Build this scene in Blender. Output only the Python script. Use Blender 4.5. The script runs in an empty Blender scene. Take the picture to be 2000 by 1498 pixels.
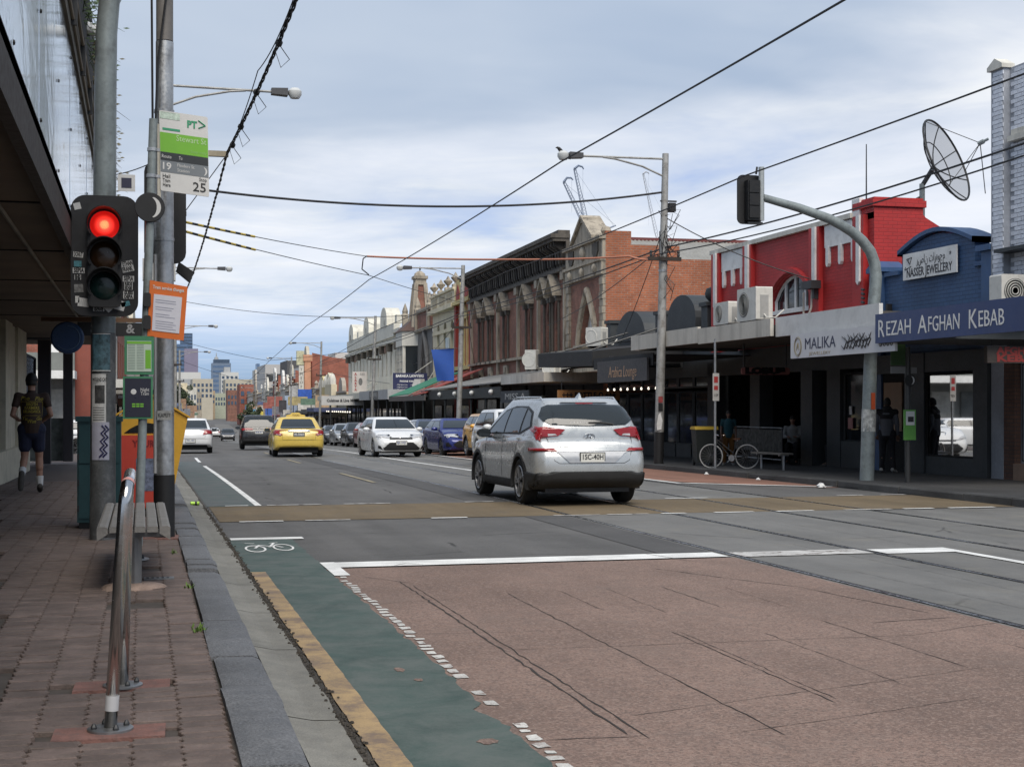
import bpy, bmesh, math, random
from mathutils import Vector, Matrix
from mathutils.bvhtree import BVHTree
R = math.radians
scene = bpy.context.scene
col = scene.collection
random.seed(7)
# ------------------------------------------------------------------ camera
cam_d = bpy.data.cameras.new('camera')
cam = bpy.data.objects.new('camera', cam_d)
col.objects.link(cam)
cam.location = (0, 0, 1.5)
cam.rotation_euler = (R(90), 0, R(-14.5))
cam_d.sensor_width = 36.0
cam_d.lens = 50.4
cam_d.shift_y = 0.023
cam_d.clip_start = 0.1
cam_d.clip_end = 9000
scene.camera = cam
# ------------------------------------------------------------------ exposure
vs = scene.view_settings
vs.view_transform = 'Standard'
vs.look = 'None'
vs.gamma = 1.0
vs.use_curve_mapping = False
vs.exposure = 0.48
scene.cycles.max_bounces = 5
scene.cycles.diffuse_bounces = 3
scene.cycles.glossy_bounces = 3
scene.cycles.transmission_bounces = 3
scene.cycles.caustics_reflective = False
scene.cycles.caustics_refractive = False
try:
 scene.cycles.use_denoising = True
except Exception:
 pass
# ------------------------------------------------------------------ sun and sky
SUN_EL, SUN_AZ = R(52), R(181)          # azimuth clockwise from +Y: the veiled sun stands behind the camera
sun_d = bpy.data.lights.new('sun', 'SUN')
sun_d.energy = 2.5
sun_d.angle = R(42)
sun_d.color = (1.0, 0.93, 0.83)
sun = bpy.data.objects.new('sun', sun_d)
col.objects.link(sun)
sdir = Vector((math.sin(SUN_AZ) * math.cos(SUN_EL), math.cos(SUN_AZ) * math.cos(SUN_EL), math.sin(SUN_EL)))
sun.rotation_euler = sdir.to_track_quat('Z', 'Y').to_euler()
world = bpy.data.worlds.new('World')
scene.world = world
world.use_nodes = True
wn, wl = world.node_tree.nodes, world.node_tree.links
wn.clear()
def W(kind, **kw):
 n = wn.new(kind)
 for k, v in kw.items():
  setattr(n, k, v)
 return n
def wmath(op, a, b=None, clamp=False):
 n = W('ShaderNodeMath', operation=op, use_clamp=clamp)
 for i, v in enumerate((a, b)):
  if v is None:
   continue
  if isinstance(v, (int, float)):
   n.inputs[i].default_value = v
  else:
   wl.new(v, n.inputs[i])
 return n.outputs[0]
def wmix(fac, a, b):
 n = W('ShaderNodeMix', data_type='RGBA')
 wl.new(fac, n.inputs[0])
 for i, v in ((6, a), (7, b)):
  if isinstance(v, tuple):
   n.inputs[i].default_value = v
  else:
   wl.new(v, n.inputs[i])
 return n.outputs[2]
def wramp(v, lo, hi):
 n = W('ShaderNodeMapRange', interpolation_type='SMOOTHSTEP')
 wl.new(v, n.inputs[0])
 n.inputs[1].default_value = lo
 n.inputs[2].default_value = hi
 return n.outputs[0]
sky = W('ShaderNodeTexSky', sky_type='NISHITA')
sky.sun_disc = False
sky.sun_elevation = SUN_EL
sky.sun_rotation = SUN_AZ
sky.dust_density = 0.7
sky.air_density = 1.0
sky.ozone_density = 1.4
geo = W('ShaderNodeTexCoord')
sep = W('ShaderNodeSeparateXYZ')
wl.new(geo.outputs['Generated'], sep.inputs[0])
dz = wmath('ADD', wmath('MAXIMUM', sep.outputs[2], 0.0), 0.008)
px = wmath('DIVIDE', sep.outputs[0], dz)
py = wmath('DIVIDE', sep.outputs[1], dz)
comb = W('ShaderNodeCombineXYZ')
wl.new(px, comb.inputs[0])
wl.new(py, comb.inputs[1])
def wnoise(scale, detail, rough, off, dist=0.0, sx=1.0, sy=1.0):
 m = W('ShaderNodeMapping')
 m.inputs[1].default_value = off
 m.inputs[3].default_value = (sx, sy, 1)
 wl.new(comb.outputs[0], m.inputs[0])
 n = W('ShaderNodeTexNoise')
 n.inputs['Scale'].default_value = scale
 n.inputs['Detail'].default_value = detail
 n.inputs['Roughness'].default_value = rough
 n.inputs['Distortion'].default_value = dist
 wl.new(m.outputs[0], n.inputs['Vector'])
 return n.outputs[0]
# cloud planes at one height: a grey stratus sheet overhead whose edge lies ahead, brighter broken cloud beyond it
n_big = wnoise(0.42, 4, 0.55, (3.1, 1.7, 0), 0.4)
n_mid = wnoise(1.1, 6, 0.6, (8.3, 2.2, 0), 0.5)
n_far = wnoise(0.5, 6, 0.6, (1.3, 9.1, 0), 0.3, 1.0, 0.55)
edge = wmath('ADD', wmath('MULTIPLY', px, 0.89), wmath('MULTIPLY', py, 0.455))
edge = wmath('ADD', edge, wmath('MULTIPLY', wmath('SUBTRACT', n_big, 0.5), 3.2))
edge = wmath('ADD', edge, wmath('MULTIPLY', wmath('SUBTRACT', n_mid, 0.5), 1.1))
sheet = wramp(edge, 4.2, 2.7)
grey = wmix(wramp(n_big, 0.30, 0.72), (2.95, 3.68, 4.85, 1), (4.05, 4.65, 5.55, 1))
white = wmix(wramp(n_far, 0.25, 0.65), (4.9, 5.4, 5.95, 1), (7.1, 7.2, 7.3, 1))
lowcov = wmath('MULTIPLY', wramp(sep.outputs[2], 0.015, 0.085), wramp(n_far, 0.05, 0.45))
lowcov = wmath('ADD', wmath('MULTIPLY', lowcov, 0.85), wmath('MULTIPLY', wramp(n_mid, 0.45, 0.75), 0.12), True)
blue = W('ShaderNodeMix', data_type='RGBA', blend_type='MULTIPLY')
blue.inputs[0].default_value = 1.0
wl.new(sky.outputs[0], blue.inputs[6])
blue.inputs[7].default_value = (0.40, 0.55, 0.98, 1)
far_sky = wmix(lowcov, blue.outputs[2], white)
allsky = wmix(sheet, far_sky, grey)
bg = W('ShaderNodeBackground')
wl.new(allsky, bg.inputs[0])
bg.inputs[1].default_value = 0.1
wo = W('ShaderNodeOutputWorld')
wl.new(bg.outputs[0], wo.inputs[0])
# ------------------------------------------------------------------ street geometry: level and bend
LEVEL = [(-200, 0), (15, 0), (30, -.06), (60, -.40), (100, -1.15), (190, -2.95), (300, -3.9), (600, -4.6), (5000, -5)]
def lev0(y):
 for (a, b), (c, d) in zip(LEVEL, LEVEL[1:]):
  if y <= c:
   return b + (d - b) * (y - a) / (c - a)
 return -5
def lev(y):
 return sum(lev0(y + k * 2) for k in range(-4, 5)) / 9
def bend(y):
 t = y - 50
 if t < -10:
  return 0
 if t < 10:
  return .033 * (t + 10) ** 2 / 40
 u = y - 150
 return .033 * t + (0 if u < 0 else .011 * (u * u / 80 if u < 40 else u - 20))
def heading(y):
 t = y - 50
 s = 0 if t < -10 else (.033 if t > 10 else .033 * (t + 10) / 20)
 if y > 150:
  s += .011 * min(1, (y - 150) / 40)
 return -math.atan(s)
def S(x, y, z=0.0):
 return Vector((x + bend(y), y, lev(y) + z))
# ------------------------------------------------------------------ mesh helpers
class MB:
 def __init__(self):
  self.v, self.f, self.m = [], [], []
 def add(self, vs_, fs_, mi=0):
  n = len(self.v)
  self.v += [tuple(p) for p in vs_]
  self.f += [tuple(n + i for i in f) for f in fs_]
  self.m += [mi] * len(fs_)
  return self
 def box(self, x0, x1, y0, y1, z0, z1, mi=0):
  return self.add([(x0, y0, z0), (x1, y0, z0), (x1, y1, z0), (x0, y1, z0), (x0, y0, z1), (x1, y0, z1), (x1, y1, z1), (x0, y1, z1)],
      [(0, 3, 2, 1), (4, 5, 6, 7), (0, 1, 5, 4), (1, 2, 6, 5), (2, 3, 7, 6), (3, 0, 4, 7)], mi)
 def cbox(self, c, s, mi=0):
  return self.box(c[0] - s[0] / 2, c[0] + s[0] / 2, c[1] - s[1] / 2, c[1] + s[1] / 2, c[2] - s[2] / 2, c[2] + s[2] / 2, mi)
 def prism(self, poly, axis, a, b, mi=0):
  """poly: 2-D points; axis 'x': (y,z), 'y': (x,z), 'z': (x,y); extruded from a to b"""
  def P(p, t):
   return {'x': (t, p[0], p[1]), 'y': (p[0], t, p[1]), 'z': (p[0], p[1], t)}[axis]
  n = len(poly)
  vs_ = [P(p, a) for p in poly] + [P(p, b) for p in poly]
  fs_ = [tuple(range(n))[::-1], tuple(range(n, 2 * n))] + [(i, (i + 1) % n, n + (i + 1) % n, n + i) for i in range(n)]
  return self.add(vs_, fs_, mi)
 def tube(self, pts, r, n=8, caps=True, mi=0):
  pts = [Vector(p) for p in pts]
  rs = r if isinstance(r, (list, tuple)) else [r] * len(pts)
  vs_, fs_ = [], []
  prev = None
  for i, p in enumerate(pts):
   d = (pts[min(i + 1, len(pts) - 1)] - pts[max(i - 1, 0)])
   d.normalize()
   if prev is None:
    a = Vector((0, 0, 1)) if abs(d.z) < 0.9 else Vector((1, 0, 0))
    u = d.cross(a).normalized()
   else:
    u = (prev - d * prev.dot(d)).normalized()
   prev = u
   w = d.cross(u)
   for k in range(n):
    t = 2 * math.pi * k / n
    vs_.append(p + (u * math.cos(t) + w * math.sin(t)) * rs[i])
  for i in range(len(pts) - 1):
   for k in range(n):
    fs_.append((i * n + k, i * n + (k + 1) % n, (i + 1) * n + (k + 1) % n, (i + 1) * n + k))
  if caps:
   fs_.append(tuple(range(n))[::-1])
   fs_.append(tuple((len(pts) - 1) * n + k for k in range(n)))
  return self.add(vs_, fs_, mi)
 def lathe(self, prof, c=(0, 0, 0), n=16, axis='z', mi=0, a0=0, a1=2 * math.pi, caps=True):
  """prof: (radius, along-axis) points"""
  full = abs(a1 - a0 - 2 * math.pi) < 1e-6
  m = n if full else n + 1
  vs_, fs_ = [], []
  for (r, h) in prof:
   for k in range(m):
    t = a0 + (a1 - a0) * k / n
    a, b = r * math.cos(t), r * math.sin(t)
    p = {'z': (a, b, h), 'y': (a, h, b), 'x': (h, a, b)}[axis]
    vs_.append((p[0] + c[0], p[1] + c[1], p[2] + c[2]))
  for i in range(len(prof) - 1):
   for k in range(n):
    fs_.append((i * m + k, i * m + (k + 1) % m, (i + 1) * m + (k + 1) % m, (i + 1) * m + k))
  if full and caps:
   if prof[0][0] > 1e-6:
    fs_.append(tuple(range(m))[::-1])
   if prof[-1][0] > 1e-6:
    fs_.append(tuple((len(prof) - 1) * m + k for k in range(m)))
  return self.add(vs_, fs_, mi)
 def quad(self, *p, mi=0):
  return self.add(p, [tuple(range(len(p)))], mi)
 def mesh(self, name, mats, smooth=False):
  me = bpy.data.meshes.new(name)
  me.from_pydata(self.v, [], self.f)
  for m in (mats if isinstance(mats, (list, tuple)) else [mats]):
   me.materials.append(m)
  if any(self.m):
   me.polygons.foreach_set('material_index', self.m)
  bm = bmesh.new()
  bm.from_mesh(me)
  bmesh.ops.recalc_face_normals(bm, faces=bm.faces[:])
  bm.to_mesh(me)
  bm.free()
  if smooth:
   me.polygons.foreach_set('use_smooth', [True] * len(me.polygons))
   if smooth != 'all':
    me.set_sharp_from_angle(angle=R(38))
  me.update()
  return me
 def build(self, name, mats, parent=None, smooth=False, loc=None, rotz=None):
  return ob(name, self.mesh(name, mats, smooth), parent, loc, rotz)
def ob(name, me, parent=None, loc=None, rotz=None):
 o = bpy.data.objects.new(name, me)
 col.objects.link(o)
 if parent is not None:
  o.parent = parent
 if loc is not None:
  o.location = loc
 if rotz is not None:
  o.rotation_euler = (0, 0, rotz)
 return o
def tag(o, label=None, cat=None, group=None, kind=None):
 if label:
  o['label'] = label
 if cat:
  o['category'] = cat
 if group:
  o['group'] = group
 if kind:
  o['kind'] = kind
 return o
def thing(name, label, cat, loc=(0, 0, 0), rotz=0.0, group=None):
 o = ob(name, None, None, loc, rotz)
 o.empty_display_size = 0.2
 return tag(o, label, cat, group)
def struct(o):
 o['kind'] = 'structure'
 return o
def copy_tree(o, parent=None):
 c = o.copy()
 col.objects.link(c)
 c.parent = parent
 for ch in o.children:
  copy_tree(ch, c)
 return c
def arc(cx, cy, r, a0, a1, n):
 return [(cx + r * math.cos(R(a0 + (a1 - a0) * i / n)), cy + r * math.sin(R(a0 + (a1 - a0) * i / n))) for i in range(n + 1)]
def rrect(x0, x1, z0, z1, r, n=4):
 return (arc(x1 - r, z0 + r, r, -90, 0, n) + arc(x1 - r, z1 - r, r, 0, 90, n) + arc(x0 + r, z1 - r, r, 90, 180, n) + arc(x0 + r, z0 + r, r, 180, 270, n))
FACE_W = Matrix(((0, 0, -1), (-1, 0, 0), (0, 1, 0)))    # reads from the street on the right-hand facades (normal -X)
FACE_S = Matrix(((1, 0, 0), (0, 0, -1), (0, 1, 0)))     # reads from the camera (normal -Y)
FACE_E = Matrix(((0, 0, 1), (1, 0, 0), (0, 1, 0)))      # normal +X
FACE_UP = Matrix(((1, 0, 0), (0, 1, 0), (0, 0, 1)))
TMP = bpy.data.scenes.new('tmp')
def solo_mesh(o):
 """evaluated mesh of one object, in a scratch scene so the whole street is not re-evaluated"""
 TMP.collection.objects.link(o)
 with bpy.context.temp_override(scene=TMP, view_layer=TMP.view_layers[0]):
  dg = bpy.context.evaluated_depsgraph_get()
 me = bpy.data.meshes.new_from_object(o.evaluated_get(dg))
 TMP.collection.objects.unlink(o)
 return me
def text(parent, s, size, loc, m, face=FACE_W, width=None, align='CENTER', name='lettering', bold=0.0, shear=0.0, depth=0.002):
 cu = bpy.data.curves.new('txt', 'FONT')
 cu.body = s
 cu.size = size
 cu.align_x = align
 cu.align_y = 'CENTER'
 cu.offset = bold
 cu.shear = shear
 cu.resolution_u = 2
 cu.extrude = depth
 cu.fill_mode = 'BOTH'
 to = bpy.data.objects.new('txt', cu)
 me = solo_mesh(to)
 bpy.data.objects.remove(to)
 bpy.data.curves.remove(cu)
 if len(me.vertices) and width:
  xs = [v.co.x for v in me.vertices]
  w = max(xs) - min(xs)
  k = width / w if w > 0 else 1
  for v in me.vertices:
   v.co.x *= k
 for v in me.vertices:
  v.co = face @ v.co
 me.materials.clear()
 me.materials.append(m)
 me.name = name
 return ob(name, me, parent, loc)
# ------------------------------------------------------------------ materials
MATS = {}
def new_mat(name):
 m = bpy.data.materials.new(name)
 m.use_nodes = True
 nt = m.node_tree
 return m, nt, nt.nodes['Principled BSDF']
def N(nt, kind, **kw):
 n = nt.nodes.new(kind)
 for k, v in kw.items():
  setattr(n, k, v)
 return n
def nmath(nt, op, a, b=None, clamp=False):
 n = N(nt, 'ShaderNodeMath', operation=op, use_clamp=clamp)
 for i, v in enumerate((a, b)):
  if v is None:
   continue
  if isinstance(v, (int, float)):
   n.inputs[i].default_value = v
  else:
   nt.links.new(v, n.inputs[i])
 return n.outputs[0]
def nmix(nt, fac, a, b, blend='MIX'):
 n = N(nt, 'ShaderNodeMix', data_type='RGBA', blend_type=blend)
 for i, v in ((0, fac), (6, a), (7, b)):
  if isinstance(v, (int, float)):
   n.inputs[i].default_value = v
  elif isinstance(v, tuple):
   n.inputs[i].default_value = v if len(v) == 4 else v + (1,)
  else:
   nt.links.new(v, n.inputs[i])
 return n.outputs[2]
def nnoise(nt, vec, scale, detail=4, rough=.55, dist=0.0):
 n = N(nt, 'ShaderNodeTexNoise')
 n.inputs['Scale'].default_value = scale
 n.inputs['Detail'].default_value = detail
 n.inputs['Roughness'].default_value = rough
 n.inputs['Distortion'].default_value = dist
 if vec is not None:
  nt.links.new(vec, n.inputs['Vector'])
 return n.outputs[0]
def nramp(nt, v, lo, hi, a=0.0, b=1.0):
 n = N(nt, 'ShaderNodeMapRange', interpolation_type='SMOOTHSTEP')
 nt.links.new(v, n.inputs[0])
 for i, q in enumerate((lo, hi, a, b)):
  n.inputs[i + 1].default_value = q
 return n.outputs[0]
def nbump(nt, bs, h, strength, dist=0.01):
 n = N(nt, 'ShaderNodeBump')
 n.inputs['Strength'].default_value = strength
 n.inputs['Distance'].default_value = dist
 nt.links.new(h, n.inputs['Height'])
 nt.links.new(n.outputs[0], bs.inputs['Normal'])
 return n
def ncoord(nt, world_=False):
 if world_:
  return N(nt, 'ShaderNodeNewGeometry').outputs['Position']
 return N(nt, 'ShaderNodeTexCoord').outputs['Object']
def mat(name, c=(.5, .5, .5), rough=.7, metal=0., var=.12, scale=1.5, bump=0., bscale=50., rv=0., coat=0., dirt=None, dirt_amt=.5, emit=0., spec=.5, streak=False, world_=False):
 if name in MATS:
  return MATS[name]
 m, nt, bs = new_mat(name)
 MATS[name] = m
 co = ncoord(nt, world_)
 base = tuple(c) + (1,)
 if var > 0:
  a = nnoise(nt, co, scale, 5, .6)
  b = nnoise(nt, co, scale * 11, 3, .6)
  k = nmath(nt, 'ADD', nmath(nt, 'MULTIPLY', a, 1.3), nmath(nt, 'MULTIPLY', b, .7))
  k = nramp(nt, k, .6, 1.4, 1 - var, 1 + var)
  hsv = N(nt, 'ShaderNodeHueSaturation')
  hsv.inputs['Color'].default_value = base
  if rv > 0:
   oi = N(nt, 'ShaderNodeObjectInfo')
   k = nmath(nt, 'MULTIPLY', k, nramp(nt, oi.outputs['Random'], 0, 1, 1 - rv, 1 + rv))
  nt.links.new(k, hsv.inputs['Value'])
  cc = hsv.outputs[0]
  if dirt:
   v = co
   if streak:
    mp = N(nt, 'ShaderNodeMapping')
    mp.inputs[3].default_value = (1, 1, .12)
    nt.links.new(co, mp.inputs[0])
    v = mp.outputs[0]
   d = nnoise(nt, v, scale * 2.3, 6, .65)
   cc = nmix(nt, nramp(nt, d, .45, .72, 0, dirt_amt), cc, tuple(dirt))
  nt.links.new(cc, bs.inputs['Base Color'])
  rr = nramp(nt, b, .3, .7, max(0, rough - .08), min(1, rough + .08))
  nt.links.new(rr, bs.inputs['Roughness'])
 else:
  bs.inputs['Base Color'].default_value = base
  bs.inputs['Roughness'].default_value = rough
 bs.inputs['Metallic'].default_value = metal
 bs.inputs['Specular IOR Level'].default_value = spec
 if coat:
  bs.inputs['Coat Weight'].default_value = coat
  bs.inputs['Coat Roughness'].default_value = .04
 if bump:
  nbump(nt, bs, nnoise(nt, co, bscale, 4, .6), bump, .02)
 if emit:
  bs.inputs['Emission Color'].default_value = base
  bs.inputs['Emission Strength'].default_value = emit
 return m
def brick_mat(name, c1, c2, mortar, bw=.24, bh=.086, ms=.012, rough=.85, var=.25, dirt=None, dirt_amt=.5, bump=.6, stain=None):
 if name in MATS:
  return MATS[name]
 m, nt, bs = new_mat(name)
 MATS[name] = m
 co = ncoord(nt)
 sp = N(nt, 'ShaderNodeSeparateXYZ')
 nt.links.new(co, sp.inputs[0])
 cb = N(nt, 'ShaderNodeCombineXYZ')
 nt.links.new(nmath(nt, 'ADD', sp.outputs[0], sp.outputs[1]), cb.inputs[0])
 nt.links.new(sp.outputs[2], cb.inputs[1])
 bt = N(nt, 'ShaderNodeTexBrick')
 nt.links.new(cb.outputs[0], bt.inputs['Vector'])
 bt.inputs['Color1'].default_value = c1 + (1,)
 bt.inputs['Color2'].default_value = c2 + (1,)
 bt.inputs['Mortar'].default_value = mortar + (1,)
 bt.inputs['Scale'].default_value = 1.0
 bt.inputs['Brick Width'].default_value = bw
 bt.inputs['Row Height'].default_value = bh
 bt.inputs['Mortar Size'].default_value = ms
 bt.inputs['Mortar Smooth'].default_value = .3
 bt.inputs['Bias'].default_value = -.1
 a = nnoise(nt, co, .9, 6, .65)
 cc = nmix(nt, 1.0, bt.outputs['Color'], nmix(nt, nramp(nt, a, .3, .7), (1 - var,) * 3, (1 + var,) * 3), 'MULTIPLY')
 if dirt:
  cc = nmix(nt, nramp(nt, nnoise(nt, co, 2.6, 7, .7), .5, .75, 0, dirt_amt), cc, dirt)
 if stain:
  cc = nmix(nt, nramp(nt, nnoise(nt, co, 7.0, 4, .6, .5), .62, .70, 0, .8), cc, stain)
 nt.links.new(cc, bs.inputs['Base Color'])
 bs.inputs['Roughness'].default_value = rough
 nbump(nt, bs, nmath(nt, 'SUBTRACT', 1.0, bt.outputs['Fac']), bump, .02)
 return m
def glass_mat(name, c=(.02, .025, .03), rough=.04, spec=.8, alpha=None):
 if name in MATS:
  return MATS[name]
 m, nt, bs = new_mat(name)
 MATS[name] = m
 bs.inputs['Base Color'].default_value = c + (1,)
 co = ncoord(nt)
 nt.links.new(nramp(nt, nnoise(nt, co, 3, 4), .3, .7, rough, rough + .06), bs.inputs['Roughness'])
 bs.inputs['Specular IOR Level'].default_value = spec
 nbump(nt, bs, nnoise(nt, co, 1.5, 2), .03, .02)
 return m
def paint_mat(name, c, metal=0., flake=0.):
 if name in MATS:
  return MATS[name]
 m, nt, bs = new_mat(name)
 MATS[name] = m
 co = ncoord(nt)
 d = nramp(nt, nnoise(nt, co, 3.0, 6, .65), .4, .75, 0, .10)
 cc = nmix(nt, d, tuple(c), (.16, .14, .12))
 nt.links.new(cc, bs.inputs['Base Color'])
 bs.inputs['Metallic'].default_value = metal
 nt.links.new(nramp(nt, nnoise(nt, co, 9, 4), .3, .7, .24, .36), bs.inputs['Roughness'])
 bs.inputs['Coat Weight'].default_value = .6
 bs.inputs['Coat Roughness'].default_value = .06
 return m
BLACK = mat('black_plastic', (.012, .012, .013), .55, var=.2, scale=4)
DARK = mat('dark_metal', (.03, .032, .035), .5, var=.2, scale=4)
STEEL = mat('galvanised_steel', (.42, .43, .44), .42, .75, var=.25, scale=3, dirt=(.14, .13, .12), dirt_amt=.5)
GREYPOST = mat('grey_painted_steel', (.23, .265, .27), .45, .15, var=.18, scale=3, dirt=(.09, .09, .09), dirt_amt=.45)
STAINLESS = mat('stainless_steel', (.55, .54, .53), .20, 1.0, var=.04, scale=2)
WHITE = mat('white_paint', (.74, .74, .73), .6, var=.08, scale=2, dirt=(.35, .34, .32), dirt_amt=.35)
OFFWHITE = mat('off_white_paint', (.60, .58, .52), .7, var=.12, scale=1.2, dirt=(.25, .24, .21), dirt_amt=.5, streak=True)
GLASS = glass_mat('window_glass')
# ------------------------------------------------------------------ ground, road, footpaths
def ground_mat(name, c, speck=.25, sscale=220., blotch=.18, rough=.85, cracks=0., tint=None, bump=.35, grain2=None, spec=.35):
 m, nt, bs = new_mat(name)
 co = ncoord(nt, True)
 fine = nnoise(nt, co, sscale, 2, .7)
 mid = nnoise(nt, co, 9, 5, .6)
 big = nnoise(nt, co, .55, 5, .6)
 k = nramp(nt, fine, .3, .7, 1 - speck, 1 + speck)
 k = nmath(nt, 'MULTIPLY', k, nramp(nt, mid, .3, .7, 1 - blotch * .5, 1 + blotch * .5))
 k = nmath(nt, 'MULTIPLY', k, nramp(nt, big, .3, .7, 1 - blotch, 1 + blotch))
 mpk = N(nt, 'ShaderNodeMapping')
 mpk.inputs[3].default_value = (1.6, .09, 1)
 nt.links.new(co, mpk.inputs[0])
 k = nmath(nt, 'MULTIPLY', k, nramp(nt, nnoise(nt, mpk.outputs[0], 1.0, 4, .6), .3, .7, .88, 1.10))
 hsv = N(nt, 'ShaderNodeHueSaturation')
 hsv.inputs['Color'].default_value = c + (1,)
 nt.links.new(k, hsv.inputs['Value'])
 cc = hsv.outputs[0]
 if grain2:
  vor = N(nt, 'ShaderNodeTexVoronoi')
  vor.inputs['Scale'].default_value = 75
  nt.links.new(co, vor.inputs['Vector'])
  sp = N(nt, 'ShaderNodeSeparateColor')
  nt.links.new(vor.outputs['Color'], sp.inputs[0])
  cc = nmix(nt, nramp(nt, sp.outputs[0], .55, .95, 0, .75), cc, grain2[0])
  cc = nmix(nt, nramp(nt, sp.outputs[1], .6, .95, 0, .8), cc, grain2[1])
 if tint:
  cc = nmix(nt, nramp(nt, nnoise(nt, co, 1.3, 6, .65, .3), .5, .75, 0, .55), cc, tint)
 h = fine
 if cracks:
  vc = N(nt, 'ShaderNodeTexVoronoi', feature='DISTANCE_TO_EDGE')
  vc.inputs['Scale'].default_value = .42
  mp = N(nt, 'ShaderNodeMix', data_type='RGBA')
  mp.inputs[0].default_value = .14
  nt.links.new(co, mp.inputs[6])
  nz = N(nt, 'ShaderNodeTexNoise')
  nz.inputs['Scale'].default_value = 2.2
  nz.inputs['Detail'].default_value = 6
  nt.links.new(co, nz.inputs['Vector'])
  nt.links.new(nz.outputs['Color'], mp.inputs[7])
  nt.links.new(mp.outputs[2], vc.inputs['Vector'])
  line = nramp(nt, vc.outputs['Distance'], .002, .010, 1, 0)
  mask = nmath(nt, 'MULTIPLY', line, nramp(nt, nnoise(nt, co, .8, 3), .48, .62, 0, cracks))
  cc = nmix(nt, mask, cc, (.02, .019, .018))
 nt.links.new(cc, bs.inputs['Base Color'])
 nt.links.new(nramp(nt, mid, .3, .7, rough - .1, min(1, rough + .1)), bs.inputs['Roughness'])
 bs.inputs['Specular IOR Level'].default_value = spec
 nbump(nt, bs, h, bump, .01)
 MATS[name] = m
 return m
def worn_paint(name, c, under, lo=.36, hi=.46, scale=6., rough=.7):
 m, nt, bs = new_mat(name)
 co = ncoord(nt, True)
 a = nnoise(nt, co, scale, 7, .72, .4)
 b = nnoise(nt, co, 60, 3, .7)
 v = nmath(nt, 'ADD', nmath(nt, 'MULTIPLY', a, .8), nmath(nt, 'MULTIPLY', b, .2))
 f = nramp(nt, v, lo, hi)
 tone = nmath(nt, 'MULTIPLY', nramp(nt, nnoise(nt, co, 2.0, 6, .65), .3, .7, .76, 1.10), nramp(nt, nnoise(nt, co, 150, 2, .7), .3, .7, .80, 1.20))
 hsv = N(nt, 'ShaderNodeHueSaturation')
 hsv.inputs['Color'].default_value = c + (1,)
 nt.links.new(tone, hsv.inputs['Value'])
 nt.links.new(nmix(nt, f, under, hsv.outputs[0]), bs.inputs['Base Color'])
 bs.inputs['Roughness'].default_value = rough
 nbump(nt, bs, v, .2, .005)
 MATS[name] = m
 return m
ASPHALT = ground_mat('asphalt', (.108, .105, .102), .28, 160, .14, .82, cracks=.8, bump=.5)
ASPHALT_DARK = ground_mat('asphalt_dark_patch', (.080, .078, .077), .25, 160, .12, .82, bump=.5)
TRACK = ground_mat('track_bed_asphalt', (.145, .142, .135), .14, 120, .13, .72, cracks=.5, tint=(.19, .178, .152), bump=.25)
REDASPH = ground_mat('red_brown_asphalt', (.205, .140, .115), .22, 110, .20, .9, tint=(.180, .135, .115), bump=.7, grain2=((.29, .215, .18), (.135, .097, .082)))
BANDM = ground_mat('ochre_brown_surfacing', (.148, .112, .068), .22, 170, .14, .85, tint=(.115, .098, .078), bump=.4)
GREENM = worn_paint('green_lane_surfacing', (.046, .078, .068), (.10, .118, .108), .32, .66, 2.4, .8)
GREENOLD = worn_paint('faded_green_surfacing', (.075, .098, .092), (.108, .110, .110), .35, .60, 1.5, .8)
PINKM = ground_mat('faded_red_surfacing', (.235, .125, .09), .2, 150, .12, .85, bump=.3)
WHITELINE = worn_paint('white_road_paint', (.74, .74, .72), (.12, .11, .105), .28, .40)
WHITEWORN = worn_paint('worn_white_road_paint', (.52, .51, .49), (.13, .105, .09), .40, .50)
YELLOWLINE = worn_paint('worn_yellow_road_paint', (.37, .255, .125), (.16, .115, .085), .36, .58, 4.0)
DASHM = worn_paint('flaking_white_paint', (.56, .55, .52), (.20, .14, .12), .36, .50, 14.0)
PALELINE = worn_paint('pale_yellow_road_paint', (.32, .27, .17), (.10, .10, .10), .34, .52)
GUTTERM = ground_mat('gutter_concrete', (.215, .208, .185), .18, 140, .22, .85, tint=(.085, .083, .075), bump=.4)
BLUESTONE = ground_mat('bluestone', (.135, .138, .145), .28, 80, .26, .72, tint=(.085, .09, .10), bump=.8)
BLUEDARK = ground_mat('dark_bluestone', (.060, .060, .060), .25, 120, .3, .85, tint=(.03, .03, .03), bump=.6)
DEBRIS = ground_mat('gutter_dirt', (.060, .052, .043), .5, 90, .3, .95, bump=1.0)
FOOTDARK = ground_mat('dark_footpath_asphalt', (.055, .054, .054), .25, 140, .16, .85, tint=(.04, .038, .036), bump=.4)
GROUNDM = ground_mat('urban_ground', (.10, .098, .092), .15, 20, .2, .9)
RAILM = mat('rail_steel', (.50, .50, .50), .24, .95, var=.25, scale=2)
GROOVE = mat('rail_groove', (.018, .017, .016), .9, var=.3, scale=5)
CRACKM = mat('crack_shadow', (.035, .028, .025), .95, var=.4, scale=6)
def strip(name, x0, x1, y0, y1, z, m, step=2.0, parent=None, nx=1):
 """a sheet between street coordinates x0..x1, y0..y1 that follows the level and the bend"""
 b = MB()
 n = max(1, int(math.ceil((y1 - y0) / step)))
 for i in range(n + 1):
  y = y0 + (y1 - y0) * i / n
  a0 = x0(y) if callable(x0) else x0
  a1 = x1(y) if callable(x1) else x1
  for k in range(nx + 1):
   b.v.append(tuple(S(a0 + (a1 - a0) * k / nx, y, z)))
 w = nx + 1
 for i in range(n):
  for k in range(nx):
   b.f.append((i * w + k, i * w + k + 1, (i + 1) * w + k + 1, (i + 1) * w + k))
   b.m.append(0)
 me = bpy.data.meshes.new(name)
 me.from_pydata(b.v, [], b.f)
 me.materials.append(m)
 return ob(name, me, parent)
g = MB()
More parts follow.
